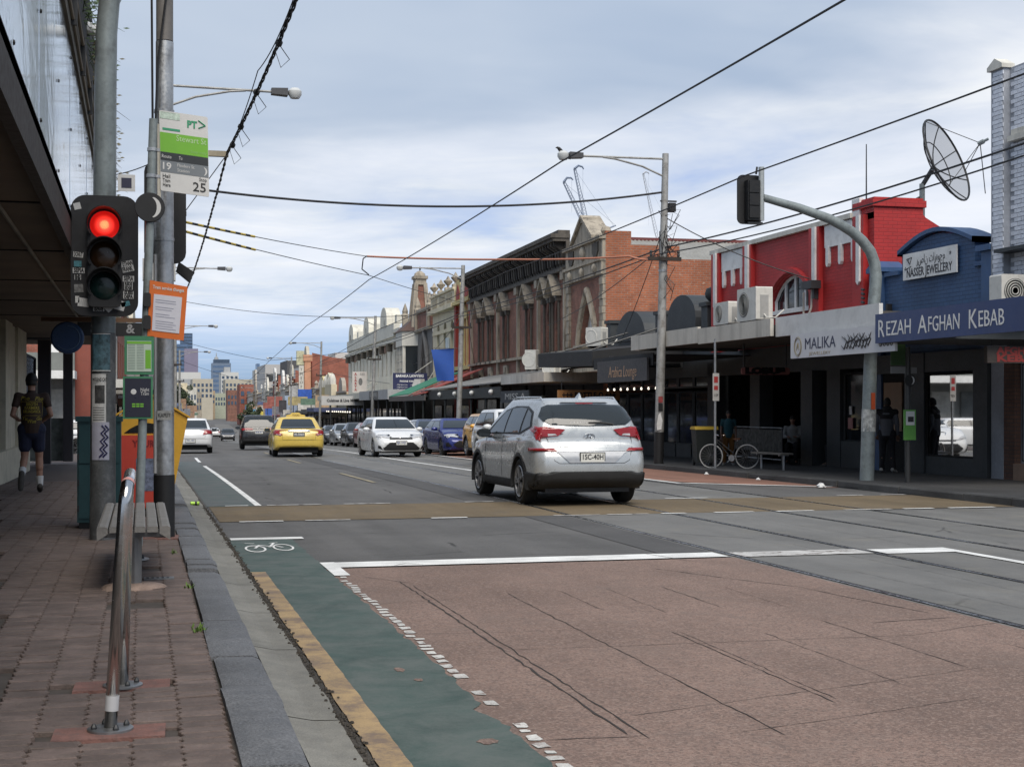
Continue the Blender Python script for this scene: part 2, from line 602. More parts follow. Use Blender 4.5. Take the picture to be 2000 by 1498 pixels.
ys = [-120, -60, 0] + [15 * k for k in range(1, 21)] + [400, 500, 600, 900, 1500, 3000, 6000]
for y in ys:
 for x in (-6000, -800, -60, -8, 20, 70, 800, 6000):
  g.v.append((x + bend(y), y, lev(y) - .16))
for i in range(len(ys) - 1):
 for k in range(7):
  g.f.append((i * 8 + k, i * 8 + k + 1, i * 8 + k + 9, i * 8 + k + 8))
  g.m.append(0)
gme = bpy.data.meshes.new('ground')
gme.from_pydata(g.v, [], g.f)
gme.materials.append(GROUNDM)
struct(ob('ground', gme))
road = struct(strip('road', .90, 12.98, -30, 700, 0, ASPHALT, 2.5))
def onroad(name, *a, **k):
 return strip(name, *a, parent=road, **k)
onroad('track_bed', 5.72, 10.45, -30, 500, .004, TRACK, step=2.5)
onroad('road_patch', 10.45, 12.95, -20, 19.0, .004, TRACK, step=2.5)
onroad('dark_patch', 5.15, 5.74, 13.9, 90, .005, ASPHALT_DARK, step=2.5)
random.seed(3)
rag = [random.uniform(-.05, .05) for _ in range(400)]
onroad('red_brown_surfacing', lambda y: 1.0, 5.74, -12, 13.32, .005, REDASPH, step=1)
onroad('crossing_band', lambda y: 1.0, 12.95, 19.25, 22.35, .006, BANDM, step=.8)
onroad('parking_bay_surfacing', lambda y: max(10.75, 12.85 - max(0, (y - 24.8)) * .62), 12.93, 25.0, 62, .005, PINKM, step=1)
# green lane with a torn edge
GL = random.Random(5)
jag = [GL.uniform(-.03, .03) for _ in range(300)]
def green_right(y):
 r = 1.66 + jag[int(abs(y) * 9) % 300] * .5
 if 6.62 < y < 7.12:
  r -= .06 * max(0, 1 - abs(y - 6.87) / .26) + jag[int(y * 23) % 300] * .8
 return r
onroad('bike_lane_surfacing', .96, green_right, 2.5, 16.42, .009, GREENM, step=.07)
onroad('bike_lane_surfacing', .97, 1.72, 22.4, 47, .006, GREENOLD, step=1.5)
# painted lines
paint = lambda *a, **k: onroad('painted_line', *a, **k)
paint(lambda y: .955 + jag[int(abs(y) * 13) % 300] * .15, lambda y: 1.09 + jag[int(abs(y) * 17) % 300] * .12, -2, 13.15, .013, YELLOWLINE, step=.11)
paint(1.74, 5.7, 13.36, 13.80, .012, WHITELINE, step=.2)
paint(5.85, 7.28, 13.30, 13.74, .012, WHITEWORN, step=.2)
paint(7.38, 8.28, 13.22, 13.66, .012, WHITELINE, step=.2)
paint(8.16, 8.28, 8, 13.22, .012, WHITELINE, step=1)
paint(.98, 1.80, 16.44, 16.70, .013, WHITELINE, step=.1)
paint(1.70, 1.80, 22.4, 42, .011, WHITELINE, step=1)
paint(1.70, 1.80, 46, 52, .011, WHITELINE, step=1)
paint(1.66, 1.80, 12.7, 13.82, .013, WHITELINE, step=.1)
for a, bb in ((29.5, 34.8), (44, 48.5), (58, 62)):
 paint(4.64, 4.74, a, bb, .011, PALELINE, step=1)
paint(8.12, 8.24, 30, 150, .011, WHITELINE, step=2)
paint(lambda y: 12.75 - max(0, y - 25.2) * .98, lambda y: 12.95 - max(0, y - 25.2) * .98 + .06, 25.2, 27.4, .012, WHITELINE, step=.2)
paint(10.55, 10.68, 27.4, 60, .011, WHITELINE, step=1)
dr = random.Random(11)
# dashes along both sides of the crossing band, some worn away
for y0 in (19.12, 22.42):
 x = 1.25
 while x < 12.8:
  L = dr.uniform(.35, .85)
  if dr.random() < .72:
   paint(x, x + L, y0, y0 + .11, .012, WHITEWORN if dr.random() < .4 else WHITELINE, step=.06)
  x += L + dr.uniform(.1, .5)
# broken dashes on the torn edge of the bike lane
blob = MB()
y = 4.4
blobs = []
while y < 12.9:
 L = dr.uniform(.06, .14)
 if dr.random() < (.92 if y < 6.6 or y > 7.6 else .5) and not 6.75 < y < 6.95:
  w = dr.uniform(.022, .042)
  xc_ = 1.715 + dr.gauss(0, .010)
  pts = [(xc_ + max(-1, min(1, 1.9 * math.cos(t))) * w * dr.uniform(.75, 1.1), y + L / 2 + max(-1, min(1, 1.9 * math.sin(t))) * L * .5 * dr.uniform(.6, 1.1)) for t in [k * math.pi / 4 + .3 for k in range(8)]]
  m_ = MB()
  m_.add([tuple(S(p[0], p[1], .0098)) for p in pts], [tuple(range(8))])
  m_.build('paint_dash', DASHM, road)
 y += L + dr.uniform(.02, .06)
def ring_line(cx, cy, rx, ry, w, n=22, z=.0145):
 b = MB()
 for i in range(n):
  t0, t1 = 2 * math.pi * i / n, 2 * math.pi * (i + 1) / n
  q = []
  for (t, k) in ((t0, 1), (t1, 1), (t1, -1), (t0, -1)):
   q.append(tuple(S(cx + (rx + k * w / 2) * math.cos(t), cy + (ry + k * w * 1.6) * math.sin(t), z)))
  b.add(q, [(0, 1, 2, 3)])
 return b
def line_on(b, p, q, w, z=.0145):
 d = Vector((q[0] - p[0], q[1] - p[1]))
 nrm = Vector((-d.y, d.x)).normalized() * w / 2
 b.add([tuple(S(p[0] + nrm.x, p[1] + nrm.y, z)), tuple(S(p[0] - nrm.x, p[1] - nrm.y, z)), tuple(S(q[0] - nrm.x, q[1] - nrm.y, z)), tuple(S(q[0] + nrm.x, q[1] + nrm.y, z))], [(0, 1, 2, 3)])
bs_ = ring_line(1.17, 15.35, .10, .34, .022)
b2 = ring_line(1.47, 15.45, .10, .34, .022)
bs_.add(b2.v, b2.f)
for p, q in (((1.17, 15.4), (1.24, 15.75)), ((1.24, 15.75), (1.36, 15.55)), ((1.33, 15.5), (1.41, 15.95)), ((1.36, 15.95), (1.46, 16.0)), ((1.20, 15.95), (1.10, 16.0)), ((1.41, 15.6), (1.47, 15.45))):
 line_on(bs_, p, q, .03, .0146)
bs_.build('bicycle_symbol', WHITELINE, road)
# tram rails with their grooves
for xr in (5.80, 7.30, 8.92, 10.36):
 onroad('tram_rail', xr - .026, xr + .026, -30, 320, .010, RAILM, step=2.5)
 onroad('rail_groove', xr + .026, xr + .058, -30, 320, .0085, GROOVE, step=2.5)
# cracks and saw cuts in the red-brown surfacing
def crack(pts, w, seg=.09, jit=.0045, seed=0, z=.0075):
 w *= .55
 rr = random.Random(seed)
 P = []
 for (a, b) in zip(pts, pts[1:]):
  L = math.hypot(b[0] - a[0], b[1] - a[1])
  n = max(2, int(L / seg))
  for i in range(n):
   t = i / n
   P.append((a[0] + (b[0] - a[0]) * t + rr.gauss(0, jit), a[1] + (b[1] - a[1]) * t + rr.gauss(0, jit)))
 P.append(pts[-1])
 b = MB()
 for i, p in enumerate(P):
  q = P[min(i + 1, len(P) - 1)]
  o_ = P[max(i - 1, 0)]
  d = Vector((q[0] - o_[0], q[1] - o_[1]))
  if d.length < 1e-6:
   d = Vector((1, 0))
  d.normalize()
  ww = w * rr.uniform(.35, 1.25) / 2 if 0 < i < len(P) - 1 else .0005
  b.v.append(tuple(S(p[0] - d.y * ww, p[1] + d.x * ww, z)))
  b.v.append(tuple(S(p[0] + d.y * ww, p[1] - d.x * ww, z)))
  if i:
   k = 2 * i
   b.f.append((k - 2, k - 1, k + 1, k))
   b.m.append(0)
 return b.build('crack', CRACKM, road)
CR = [([(2.15, 12.2), (2.15, 6.2)], .03), ([(2.21, 11.9), (2.22, 6.1)], .02), ([(2.85, 11.2), (2.84, 6.0)], .016), ([(2.2, 8.55), (4.9, 8.45), (6, 8.9)], .012),
 ([(3.42, 9.0), (3.40, 6.6)], .016), ([(3.47, 9.0), (3.45, 6.7)], .010), ([(4.0, 8.8), (3.98, 6.9)], .010), ([(4.62, 9.2), (4.60, 7.3)], .014), ([(2.2, 6.55), (4.7, 7.3)], .010),
 ([(3.3, 11.2), (3.3, 10.0)], .010), ([(3.72, 11.3), (3.7, 9.8)], .009), ([(4.2, 11.3), (4.2, 9.9)], .014), ([(4.7, 11.2), (4.68, 9.8)], .009),
 ([(2.6, 9.9), (4.4, 9.95)], .007), ([(2.6, 11.25), (4.6, 11.3)], .006), ([(4.6, 12.6), (5.0, 11.6), (5.3, 11.0), (5.4, 10.2), (5.55, 9.3)], .022),
 ([(4.9, 9.0), (5.6, 9.1)], .02), ([(5.3, 8.0), (5.28, 6.8)], .010), ([(2.6, 6.1), (4.2, 6.55)], .010), ([(1.75, 6.2), (2.2, 6.15)], .025), ([(1.9, 12.6), (2.25, 12.0)], .015),
 ([(1.7, 10.8), (2.6, 11.0)], .010), ([(1.75, 9.3), (3.0, 9.2)], .009)]
for i, (p, w) in enumerate(CR):
 crack(p, w, seed=i)
crack([(4.95, 13.9), (5.2, 13.0)], .02, seed=91, z=.0135)
crack([(2.3, 13.35), (2.45, 13.55), (2.6, 13.42)], .03, seed=92, z=.0135)
for i, (xx, yy) in enumerate(((6.3, 9.5), (6.9, 12), (8.1, 15), (7.9, 18), (9.6, 16))):
 crack([(xx, yy + 2.5), (xx + .05, yy), (xx + .02, yy - 2.2)], .008, jit=.006, seed=40 + i)
# peeled holes in the green lane
hr = random.Random(8)
for (hx, hy_, rx, ry) in ((1.42, 8.05, .035, .07), (1.47, 7.72, .025, .04), (1.50, 6.22, .05, .06)):
 h = MB()
 h.add([tuple(S(hx + rx * math.cos(t) * hr.uniform(.7, 1.2), hy_ + ry * math.sin(t) * hr.uniform(.7, 1.2), .0115)) for t in [k * math.pi / 7 for k in range(14)]], [tuple(range(14))])
 h.build('peeled_patch', REDASPH, road)
# gutter: dirt line, concrete channel in lengths
gut = struct(strip('gutter', .655, .945, -10, 150, .012, DEBRIS, 2))
gy = -2.0
kr = random.Random(21)
while gy < 60:
 L = kr.uniform(1.5, 2.6)
 m_ = MB()
 n = 4
 for i in range(n + 1):
  y = gy + (L - .015) * i / n
  for x, z in ((.665, .045), (.79, .018), (.915 + kr.uniform(-.012, .012), .014)):
   m_.v.append(tuple(S(x, y, z)))
 for i in range(n):
  for k in range(2):
   m_.f.append((i * 3 + k, i * 3 + k + 1, i * 3 + k + 4, i * 3 + k + 3))
   m_.m.append(0)
 me = bpy.data.meshes.new('gutter_slab')
 me.from_pydata(m_.v, [], m_.f)
 me.materials.append(GUTTERM)
 ob('gutter_slab', me, gut)
 gy += L
gr_ = MB()
for i in range(900):
 y = kr.uniform(2.5, 22)
 s = kr.uniform(.004, .013)
 p = S(.93 + kr.gauss(0, .018), y, .016)
 gr_.lathe([(s, 0), (s * .7, s * .8), (0, s)], (p.x, p.y, p.z), 5)
tag(gr_.build('gutter_grit', DEBRIS), 'dark grit and leaf dirt lining the gutter edge', 'grit', kind='stuff')
# left footpath base, kerb stones and pavers
foot_l = struct(strip('footpath', -3.2, .385, -12, 150, .072, mat('paver_joint_sand', (.070, .058, .050), .95, var=.3, scale=8, world_=True), 2))
kerb_l = struct(strip('kerb', .385, .655, -10, 150, .055, DEBRIS, 2))
gy = -1.2
while gy < 48:
 L = kr.uniform(.35, 1.3)
 tilt = kr.uniform(-.012, .014)
 top = .098 + kr.uniform(-.02, .018)
 x0, x1 = .392 + kr.uniform(-.012, .006), .650 + kr.uniform(-.008, .008)
 y0, y1 = gy + .006, gy + L - .006
 m_ = MB()
 n = 5
 cs = []
 for i in range(n + 1):
  y = y0 + (y1 - y0) * i / n
  w = kr.uniform(-.004, .004)
  for (x, z) in ((x0, top - .09), (x0, top + w), (x0 + .03, top + .008 + w), (x1 - .04, top + .004 + w), (x1, top - .014 + w), (x1, top - .09)):
   zz = z + tilt * (i / n - .5) * 2
   if i in (0, n) and z > top - .05:
    zz -= .008
   m_.v.append(tuple(S(x, y, zz)))
 for i in range(n):
  for k in range(5):
   m_.f.append((i * 6 + k, i * 6 + k + 1, i * 6 + k + 7, i * 6 + k + 6))
   m_.m.append(0)
 m_.f.append((0, 1, 2, 3, 4, 5)); m_.m.append(0)
 m_.f.append(tuple(n * 6 + k for k in range(6))); m_.m.append(0)
 m_.build('kerb_stone', BLUESTONE, kerb_l, smooth=True)
 gy += L
PAVER = mat('brown_clay_paver', (.145, .108, .094), .82, var=.3, scale=6, bump=.5, bscale=60, rv=.15, dirt=(.10, .09, .07), dirt_amt=.25, world_=True)
PW, PL = .205, .108
pav_mesh = {}
def paver_profile(w, l):
 g_ = .004
 w, l = w / 2 - g_, l / 2 - g_
 d = .013
 return [(-w, -l), (-w * .33, -l - .003), (w * .33, -l + .003), (w, -l), (w - d, -l * .25), (w + d * .8, l * .25), (w, l), (w * .33, l - .003), (-w * .33, l + .003), (-w, l), (-w + d * .8 - .0, l * .25), (-w - d, -l * .25)]
def paver_mesh():
 pr = paver_profile(PW, PL)
 pr = [(-(x) if False else x, y) for x, y in pr]
 n = len(pr)
 b = MB()
 lo = [(x, y, -.03) for x, y in pr]
 mid = [(x, y, -.005) for x, y in pr]
 hi = [(x * .962, y * .93, 0) for x, y in pr]
 b.v = lo + mid + hi
 for i in range(n):
  j = (i + 1) % n
  b.f += [(i, j, n + j, n + i), (n + i, n + j, 2 * n + j, 2 * n + i)]
  b.m += [0, 0]
 b.f.append(tuple(2 * n + i for i in range(n)))
 b.m.append(0)
 return b
PB = paver_mesh()
pme = PB.mesh('paver', PAVER)
prr = random.Random(99)
places = []
cols_ = int((.37 + 2.95) / PW)
cutouts = [(-.13, 6.42, .26, .14), (-.09, 7.50, .26, .14), (-.02, 10.6, .26, .2), (.05, 12.9, .2, .2)]
for ci in range(cols_):
 xc = .37 - PW / 2 - ci * PW
 for ri in range(int((30 - 3.6) / PL)):
  yc = 3.6 + ri * PL + (PL / 2 if ci % 2 else 0)
  if any(abs(xc - a) < w_ and abs(yc - c) < h_ for a, c, w_, h_ in cutouts):
   continue
  places.append((xc, yc))
def in_view(x, y):
 A = R(14.5)
 u = x * math.cos(A) - y * math.sin(A)
 d = x * math.sin(A) + y * math.cos(A)
 if d < 1:
  return False
 return -1010 < 2800 * u / d < 10 and 2800 * 1.4 / d < 715
vis = sorted([p for p in places if in_view(*p)], key=lambda p: p[1])
chosen = set(vis[:300])
rest = MB()
for (x, y) in places:
 # slight settlement waves so that rows are not dead flat
 z = .098 + .006 * math.sin(x * 3.1 + y * 1.7) + prr.gauss(0, .0022)
 x0_, y0_ = x, y
 x, y = x + prr.gauss(0, .0022), y + prr.gauss(0, .0018)
 rx, ry, rz = prr.gauss(0, .012), prr.gauss(0, .012), prr.gauss(0, .012)
 if (x0_, y0_) in chosen:
  o = ob('paver', pme, foot_l)
  o.location = S(x, y, z)
  o.rotation_euler = (rx, ry, rz)
 elif in_view(x, y):
  p0 = S(x, y, z)
  rest.add([(p0.x + vx - rz * vy, p0.y + vy + rz * vx, p0.z + vz + rx * vy - ry * vx) for vx, vy, vz in PB.v], PB.f)
ro = rest.build('paver_field', PAVER, foot_l)
ro['kind'] = 'stuff'
strip('footpath_far_paving', -3.2, .385, 29.9, 150, .09, mat('far_paving', (.075, .056, .050), .9, var=.2, scale=3, world_=True), 2, parent=foot_l)
# right footpath and kerb
foot_r = struct(strip('footpath', 13.17, 22, -12, 400, .12, FOOTDARK, 2))
kerb_r = struct(strip('kerb', 12.93, 13.17, -12, 400, .03, BLUEDARK, 2))
gy = 8.0
while gy < 75:
 L = kr.uniform(.8, 1.6)
 t = .128 + kr.uniform(-.012, .012)
 xo = kr.uniform(-.015, .015)
 m_ = MB()
 a, b3 = S(0, gy + .008), S(0, gy + L - .012)
 m_.add([(12.92 + a.x + xo, a.y, a.z - .02), (12.935 + a.x + xo, a.y, a.z + t - .02), (12.955 + a.x + xo, a.y, a.z + t), (13.168 + a.x, a.y, a.z + t), (12.92 + b3.x + xo, b3.y, b3.z - .02), (12.935 + b3.x + xo, b3.y, b3.z + t - .02), (12.955 + b3.x + xo, b3.y, b3.z + t), (13.168 + b3.x, b3.y, b3.z + t)],
  [(0, 1, 5, 4), (1, 2, 6, 5), (2, 3, 7, 6), (0, 3, 2, 1), (4, 5, 6, 7)])
 m_.build('kerb_stone', BLUEDARK, kerb_r)
 gy += L
# left side street mouth and paths far away are covered by the ground sheet
# grid plates, footings
FOOTING = mat('red_oxide_footing', (.20, .100, .082), .9, var=.3, scale=7, bump=.6, dirt=(.12, .09, .08), dirt_amt=.6, world_=True)
# ------------------------------------------------------------------ building helpers
def clear_glass(name='clear_shop_glass'):
 if name in MATS:
  return MATS[name]
 m, nt, bs = new_mat(name)
 nt.nodes.remove(bs)
 tr = N(nt, 'ShaderNodeBsdfTransparent')
 tr.inputs[0].default_value = (.55, .57, .58, 1)
 gl = N(nt, 'ShaderNodeBsdfGlossy')
 gl.inputs['Roughness'].default_value = .02
 fr = N(nt, 'ShaderNodeFresnel')
 fr.inputs[0].default_value = 1.6
 mx = N(nt, 'ShaderNodeMixShader')
 nt.links.new(fr.outputs[0], mx.inputs[0])
 nt.links.new(tr.outputs[0], mx.inputs[1])
 nt.links.new(gl.outputs[0], mx.inputs[2])
 nt.links.new(mx.outputs[0], nt.nodes['Material Output'].inputs[0])
 MATS[name] = m
 return m
SHOPGLASS = clear_glass()
def arch_curve(y0, y1, z0, z1, kind, n=10):
 """points of an opening's head from (y0, spring) to (y1, spring)"""
 w = y1 - y0
 if kind == 'round':
  r = w / 2
  return [(y0 + r - r * math.cos(math.pi * i / n), z1 - r + r * math.sin(math.pi * i / n)) for i in range(n + 1)]
 if kind == 'gothic':
  h = min(w * 1.15, z1 - z0)
  pts = []
  for i in range(n + 1):
   t = -1 + 2 * i / n
   pts.append((y0 + w / 2 + t * w / 2, z1 - h * (1 - (1 - abs(t)) ** .62)))
  return pts
 if kind == 'seg':
  h = w * .26
  return [(y0 + w * i / n, z1 - h + h * math.sin(math.pi * i / n) ** .8) for i in range(n + 1)]
 return [(y0, z1), (y1, z1)]
def wall_open(b, ya, yb, za, zb, ops, t=.25, mi=0, sx=1, x=0.0):
 yb_ = sorted(set([ya, yb] + [o[0] for o in ops] + [o[1] for o in ops]))
 zb_ = sorted(set([za, zb] + [o[2] for o in ops] + [o[3] for o in ops]))
 for y0, y1 in zip(yb_, yb_[1:]):
  for z0, z1 in zip(zb_, zb_[1:]):
   cy, cz = (y0 + y1) / 2, (z0 + z1) / 2
   if any(o[0] < cy < o[1] and o[2] < cz < o[3] for o in ops):
    continue
   b.quad((x, y0, z0), (x, y1, z0), (x, y1, z1), (x, y0, z1), mi=mi)
 for o in ops:
  y0, y1, z0, z1 = o[:4]
  kind = o[4] if len(o) > 4 else 'rect'
  xt = x + sx * t
  c = arch_curve(y0, y1, z0, z1, kind)
  b.quad((x, y0, z0), (x, y1, z0), (xt, y1, z0), (xt, y0, z0), mi=mi)
  b.quad((x, y0, z0), (xt, y0, z0), (xt, c[0][0], c[0][1]), (x, c[0][0], c[0][1]), mi=mi)
  b.quad((x, y1, z0), (xt, y1, z0), (xt, c[-1][0], c[-1][1]), (x, c[-1][0], c[-1][1]), mi=mi)
  for p, q in zip(c, c[1:]):
   b.quad((x, p[0], p[1]), (xt, p[0], p[1]), (xt, q[0], q[1]), (x, q[0], q[1]), mi=mi)
   if kind != 'rect':
    b.quad((x, p[0], p[1]), (x, q[0], q[1]), (x, q[0], z1), (x, p[0], z1), mi=mi)
 return b
def window(parent, y0, y1, z0, z1, kind='rect', x=.18, sx=1, fm=None, glass=None, nv=0, nh=1, fw=.05, name='window'):
 c = arch_curve(y0, y1, z0, z1, kind, 10)
 poly = [(y0, z0)] + c + [(y1, z0)]
 b = MB()
 xx = sx * x
 b.add([(xx, p[0], p[1]) for p in poly], [tuple(range(len(poly)))])
 w = b.build(name, glass or GLASS, parent)
 if fm:
  f = MB()
  pts = poly + [poly[0]]
  for p, q in zip(pts, pts[1:]):
   if math.hypot(q[0] - p[0], q[1] - p[1]) < 1e-4:
    continue
   f.tube([(xx - sx * .02, p[0], p[1]), (xx - sx * .02, q[0], q[1])], fw * .6, 4)
  for i in range(nv):
   yy = y0 + (y1 - y0) * (i + 1) / (nv + 1)
   top = max([p[1] for p in c if abs(p[0] - yy) < (y1 - y0) / 6] + [z0])
   f.box(xx - .045, xx + .02, yy - fw / 2, yy + fw / 2, z0, top)
  for i in range(nh):
   zz = z0 + (min(c[0][1], z1) - z0) * (i + 1) / (nh + 1)
   f.box(xx - .04, xx + .02, y0, y1, zz - fw / 2, zz + fw / 2)
  f.build('frame', fm, w)
 return w
def part(parent, name, m, fn, smooth=False):
 b = MB()
 fn(b)
 return b.build(name, m, parent, smooth)
def bld(name, label, Y0, X=16.6, cat='building'):
 p = S(X, Y0)
 return thing(name, label, cat, p, heading(Y0 + 4))
SLATE = mat('dark_slate_paint', (.034, .039, .043), .6, var=.2, scale=2)
NEARBLACK = mat('shade_and_trim_black', (.006, .006, .007), .9, var=.2)  # near-black stands in for shade inside shops; trims and lettering use it too
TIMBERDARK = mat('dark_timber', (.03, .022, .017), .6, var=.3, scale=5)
def shopfront(parent, y0, y1, top, bays, fm, depth=.5, x=.25, stall=.45, glass=None, sx=1, back=None):
 """bays: relative widths; each bay a pane over a stallboard, framed"""
 tot = sum(bays)
 y = y0
 for w in bays:
  a, b_ = y, y + (y1 - y0) * w / tot
  y = b_
  window(parent, a + .06, b_ - .06, stall, top - .5, x=x, sx=sx, fm=fm, nv=0, nh=0, fw=.07, name='shop_window', glass=glass)
  part(parent, 'stallboard', fm, lambda q: q.box(min(sx * (x - .06), sx * (x + .1)), max(sx * (x - .06), sx * (x + .1)), a, b_, -.3, stall))
  window(parent, a + .06, b_ - .06, top - .45, top - .05, x=x, sx=sx, fm=fm, nv=1, nh=0, fw=.06, name='transom_window')
 part(parent, 'shop_interior', back or NEARBLACK, lambda q: q.box(min(sx * (x + 1.2), sx * (x + 1.25)), max(sx * (x + 1.2), sx * (x + 1.25)), y0, y1, -.3, top))
ACM = mat('white_ac_casing', (.62, .61, .57), .5, var=.08, scale=3, dirt=(.3, .29, .26), dirt_amt=.3)
def ac_unit(label, loc, rotz=0, w=.85, h=.7, d=.32, group=None, name='air_conditioner', fan=True):
 """fan face towards -X, long side along Y"""
 t = thing(name, label, 'air conditioner', loc, rotz, group)
 part(t, 'casing', ACM, lambda b: b.prism(rrect(-w / 2, w / 2, .06, .06 + h, .03, 2), 'x', -d / 2, d / 2))
 r = h * .38
 part(t, 'fan_grille', mat('ac_fan_grey', (.16, .16, .155), .6) if fan else ACM, lambda b: b.lathe([(r, 0), (r, -.012), (r * .93, -.016), (r * .9, -.004), (.02, -.004)], (-d / 2, w * .14, .06 + h / 2), 20, 'x'))
 g_ = MB()
 for k in range(4 if fan else 0):
  rr = r * (.25 + .2 * k)
  g_.lathe([(rr, -.012), (rr + .01, -.018), (rr + .02, -.012)], (-d / 2, w * .14, .06 + h / 2), 20, 'x')
 if fan:
  g_.build('grille_ring', ACM, t)
 part(t, 'side_panel', mat('ac_grey_panel', (.35, .35, .34), .5), lambda b: b.box(-d * .25, d * .25, -w / 2 - .006, -w / 2 + .01, .12, .06 + h * .75))
 for s in (-1, 1):
  part(t, 'foot', BLACK, lambda b: b.box(-d / 2, d / 2, s * w * .33 - .03, s * w * .33 + .03, 0, .06))
 p = MB()
 p.tube([(0, -w / 2, .2), (0, -w / 2 - .12, .12), (d * .4, -w / 2 - .25, .1), (d * .9, -w / 2 - .28, .3)], .02, 6)
 p.build('pipe', ACM, t)
 return t
def sign_board(name, label, corners_fn, cat='sign'):
 pass
# ------------------------------------------------------------------ white painted brick building at the right edge
WB = bld('white_brick_building', 'white painted brick building at the far right edge', 20.5)
WBRICK = mat('white_painted_brick', (.68, .71, .78), .65, var=.10, scale=9, rv=.08, bump=.3, bscale=30)
WBJOINT = mat('white_brick_joint', (.34, .36, .40), .9, var=.2)
part(WB, 'wall', WBJOINT, lambda b: b.box(.02, 6, 0, 4.46, -.3, 8.22).box(-.13, .02, 4.46, 4.88, -.3, 8.22))
bme = MB().box(-.006, .014, -.112, .112, -.037, .037).mesh('brick', WBRICK)
sme = MB().box(-.006, .014, -.052, .052, -.037, .037).mesh('brick', WBRICK)
for r_ in range(54):
 z = 3.55 + r_ * .0865
 off = .12 if r_ % 2 else 0
 for k in range(2):       # pier
  o = ob('brick', bme if (r_ + k) % 2 else sme, WB, (-.135, 4.54 + k * .17 + (.03 if r_ % 2 else 0), z))
 if z < 8.2:
  for k in range(5):   # recessed wall
   if 6.72 < z < 6.98 and k < 4:
    continue
   ob('brick', bme, WB, (.01, 4.30 - off - k * .24, z))
part(WB, 'ledge', OFFWHITE, lambda b: b.box(-.12, .04, 2.8, 4.35, 6.73, 6.84).box(-.07, .04, 2.8, 4.3, 6.84, 6.96))
part(WB, 'pier_cap', OFFWHITE, lambda b: b.prism([(4.42, 8.22), (4.94, 8.22), (4.94, 8.30), (4.68, 8.44), (4.42, 8.30)], 'x', -.19, .1))
part(WB, 'eave', SLATE, lambda b: b.box(-.35, .05, 2.5, 4.46, 4.55, 4.62))
WBBROWN = brick_mat('brown_glazed_brick', (.16, .085, .06), (.12, .065, .05), (.07, .06, .055), .23, .076, .008)
part(WB, 'brick_column', WBBROWN, lambda b: b.box(-.12, .2, 4.1, 4.72, -.3, 2.7))
part(WB, 'brick_base', mat('pale_brick_base', (.28, .19, .14), .8, var=.2, scale=3), lambda b: b.box(-.16, .15, 0, 4.09, -.3, .42))
window(WB, .4, 4.05, .48, 2.35, x=.06, fm=NEARBLACK, nh=0)
part(WB, 'shop_fascia', NEARBLACK, lambda b: b.box(-.05, .3, 0, 4.9, 2.4, 3.0))
# ------------------------------------------------------------------ blue jewellery building
BL = bld('blue_jewellery_shop', 'blue painted brick shop with an arched parapet and white sign', 25.42)
BLUEB = brick_mat('blue_painted_brick', (.040, .092, .20), (.035, .082, .18), (.024, .055, .13), .24, .086, .009, .6, .18, dirt=(.06, .10, .17), dirt_amt=.35)
BLUEP = mat('blue_painted_render', (.040, .092, .205), .55, var=.15, scale=2, dirt=(.05, .09, .16), dirt_amt=.4)
def blue_wall(b):
 top = [(0, 4.45), (.75, 4.42)]
 top += [(.75 + 2.9 * i / 12, 4.95 + .33 * math.sin(math.pi * i / 12)) for i in range(13)]
 top += [(3.65, 4.52), (5.0, 4.58)]
 b.prism([(0, -.3)] + top + [(5.0, -.3)], 'x', .0, .35)
 b.box(.35, 7, .05, 4.95, -.3, 4.2)
part(BL, 'wall', BLUEB, blue_wall)
def blue_cap(b):
 P = [(.70, 4.93)] + [(.70 + 3.0 * i / 12, 4.97 + .35 * math.sin(math.pi * i / 12)) for i in range(13)] + [(3.70, 4.93)]
 Q = [(y, z + .09) for y, z in P]
 for i in range(len(P) - 1):
  b.add([(-.1, P[i][0], P[i][1]), (.5, P[i][0], P[i][1]), (.5, P[i + 1][0], P[i + 1][1]), (-.1, P[i + 1][0], P[i + 1][1]),
   (-.1, Q[i][0], Q[i][1]), (.5, Q[i][0], Q[i][1]), (.5, Q[i + 1][0], Q[i + 1][1]), (-.1, Q[i + 1][0], Q[i + 1][1])],
   [(0, 1, 2, 3), (4, 7, 6, 5), (0, 4, 5, 1), (2, 6, 7, 3), (0, 3, 7, 4), (1, 5, 6, 2)])
part(BL, 'parapet_coping', BLUEP, blue_cap)
part(BL, 'coping', BLUEP, lambda b: b.box(-.07, .42, .02, .68, 4.43, 4.52))
part(BL, 'coping', BLUEP, lambda b: b.box(-.07, .42, 3.72, 4.35, 4.53, 4.62))
part(BL, 'pier', BLUEP, lambda b: b.box(-.1, .45, 4.42, 4.98, -.3, 4.66).box(-.16, .5, 4.34, 5.03, 4.66, 4.76).prism([(4.34, 4.76), (5.03, 4.76), (4.69, 4.93)], 'x', -.16, .5))
part(BL, 'pier', BLUEP, lambda b: b.box(-.1, .45, -.02, .36, -.3, 4.70).box(-.17, .5, -.03, .46, 4.70, 4.82))
NS = thing('jewellery_sign', 'white board sign with Arabic script and the words NASSER JEWELLERY', 'sign', S(16.56, 25.42), heading(27))
part(NS, 'board', WHITE, lambda b: b.box(-.05, -.01, 1.30, 3.46, 4.37, 4.95))
TXT = mat('dark_grey_lettering', (.045, .045, .05), .6, var=0)
text(NS, 'NASSER JEWELLERY', .26, (-.053, 2.38, 4.51), TXT, width=1.85, bold=.004)
text(NS, '\u0631\u0635\u0627\u0646 \u062a\u0627\u0631\u0647\u0648\u062c\u0645'[::1], .26, (-.053, 2.30, 4.77), TXT, width=1.15)
text(NS, '*', .2, (-.053, 1.52, 4.76), TXT)
dm = MB()
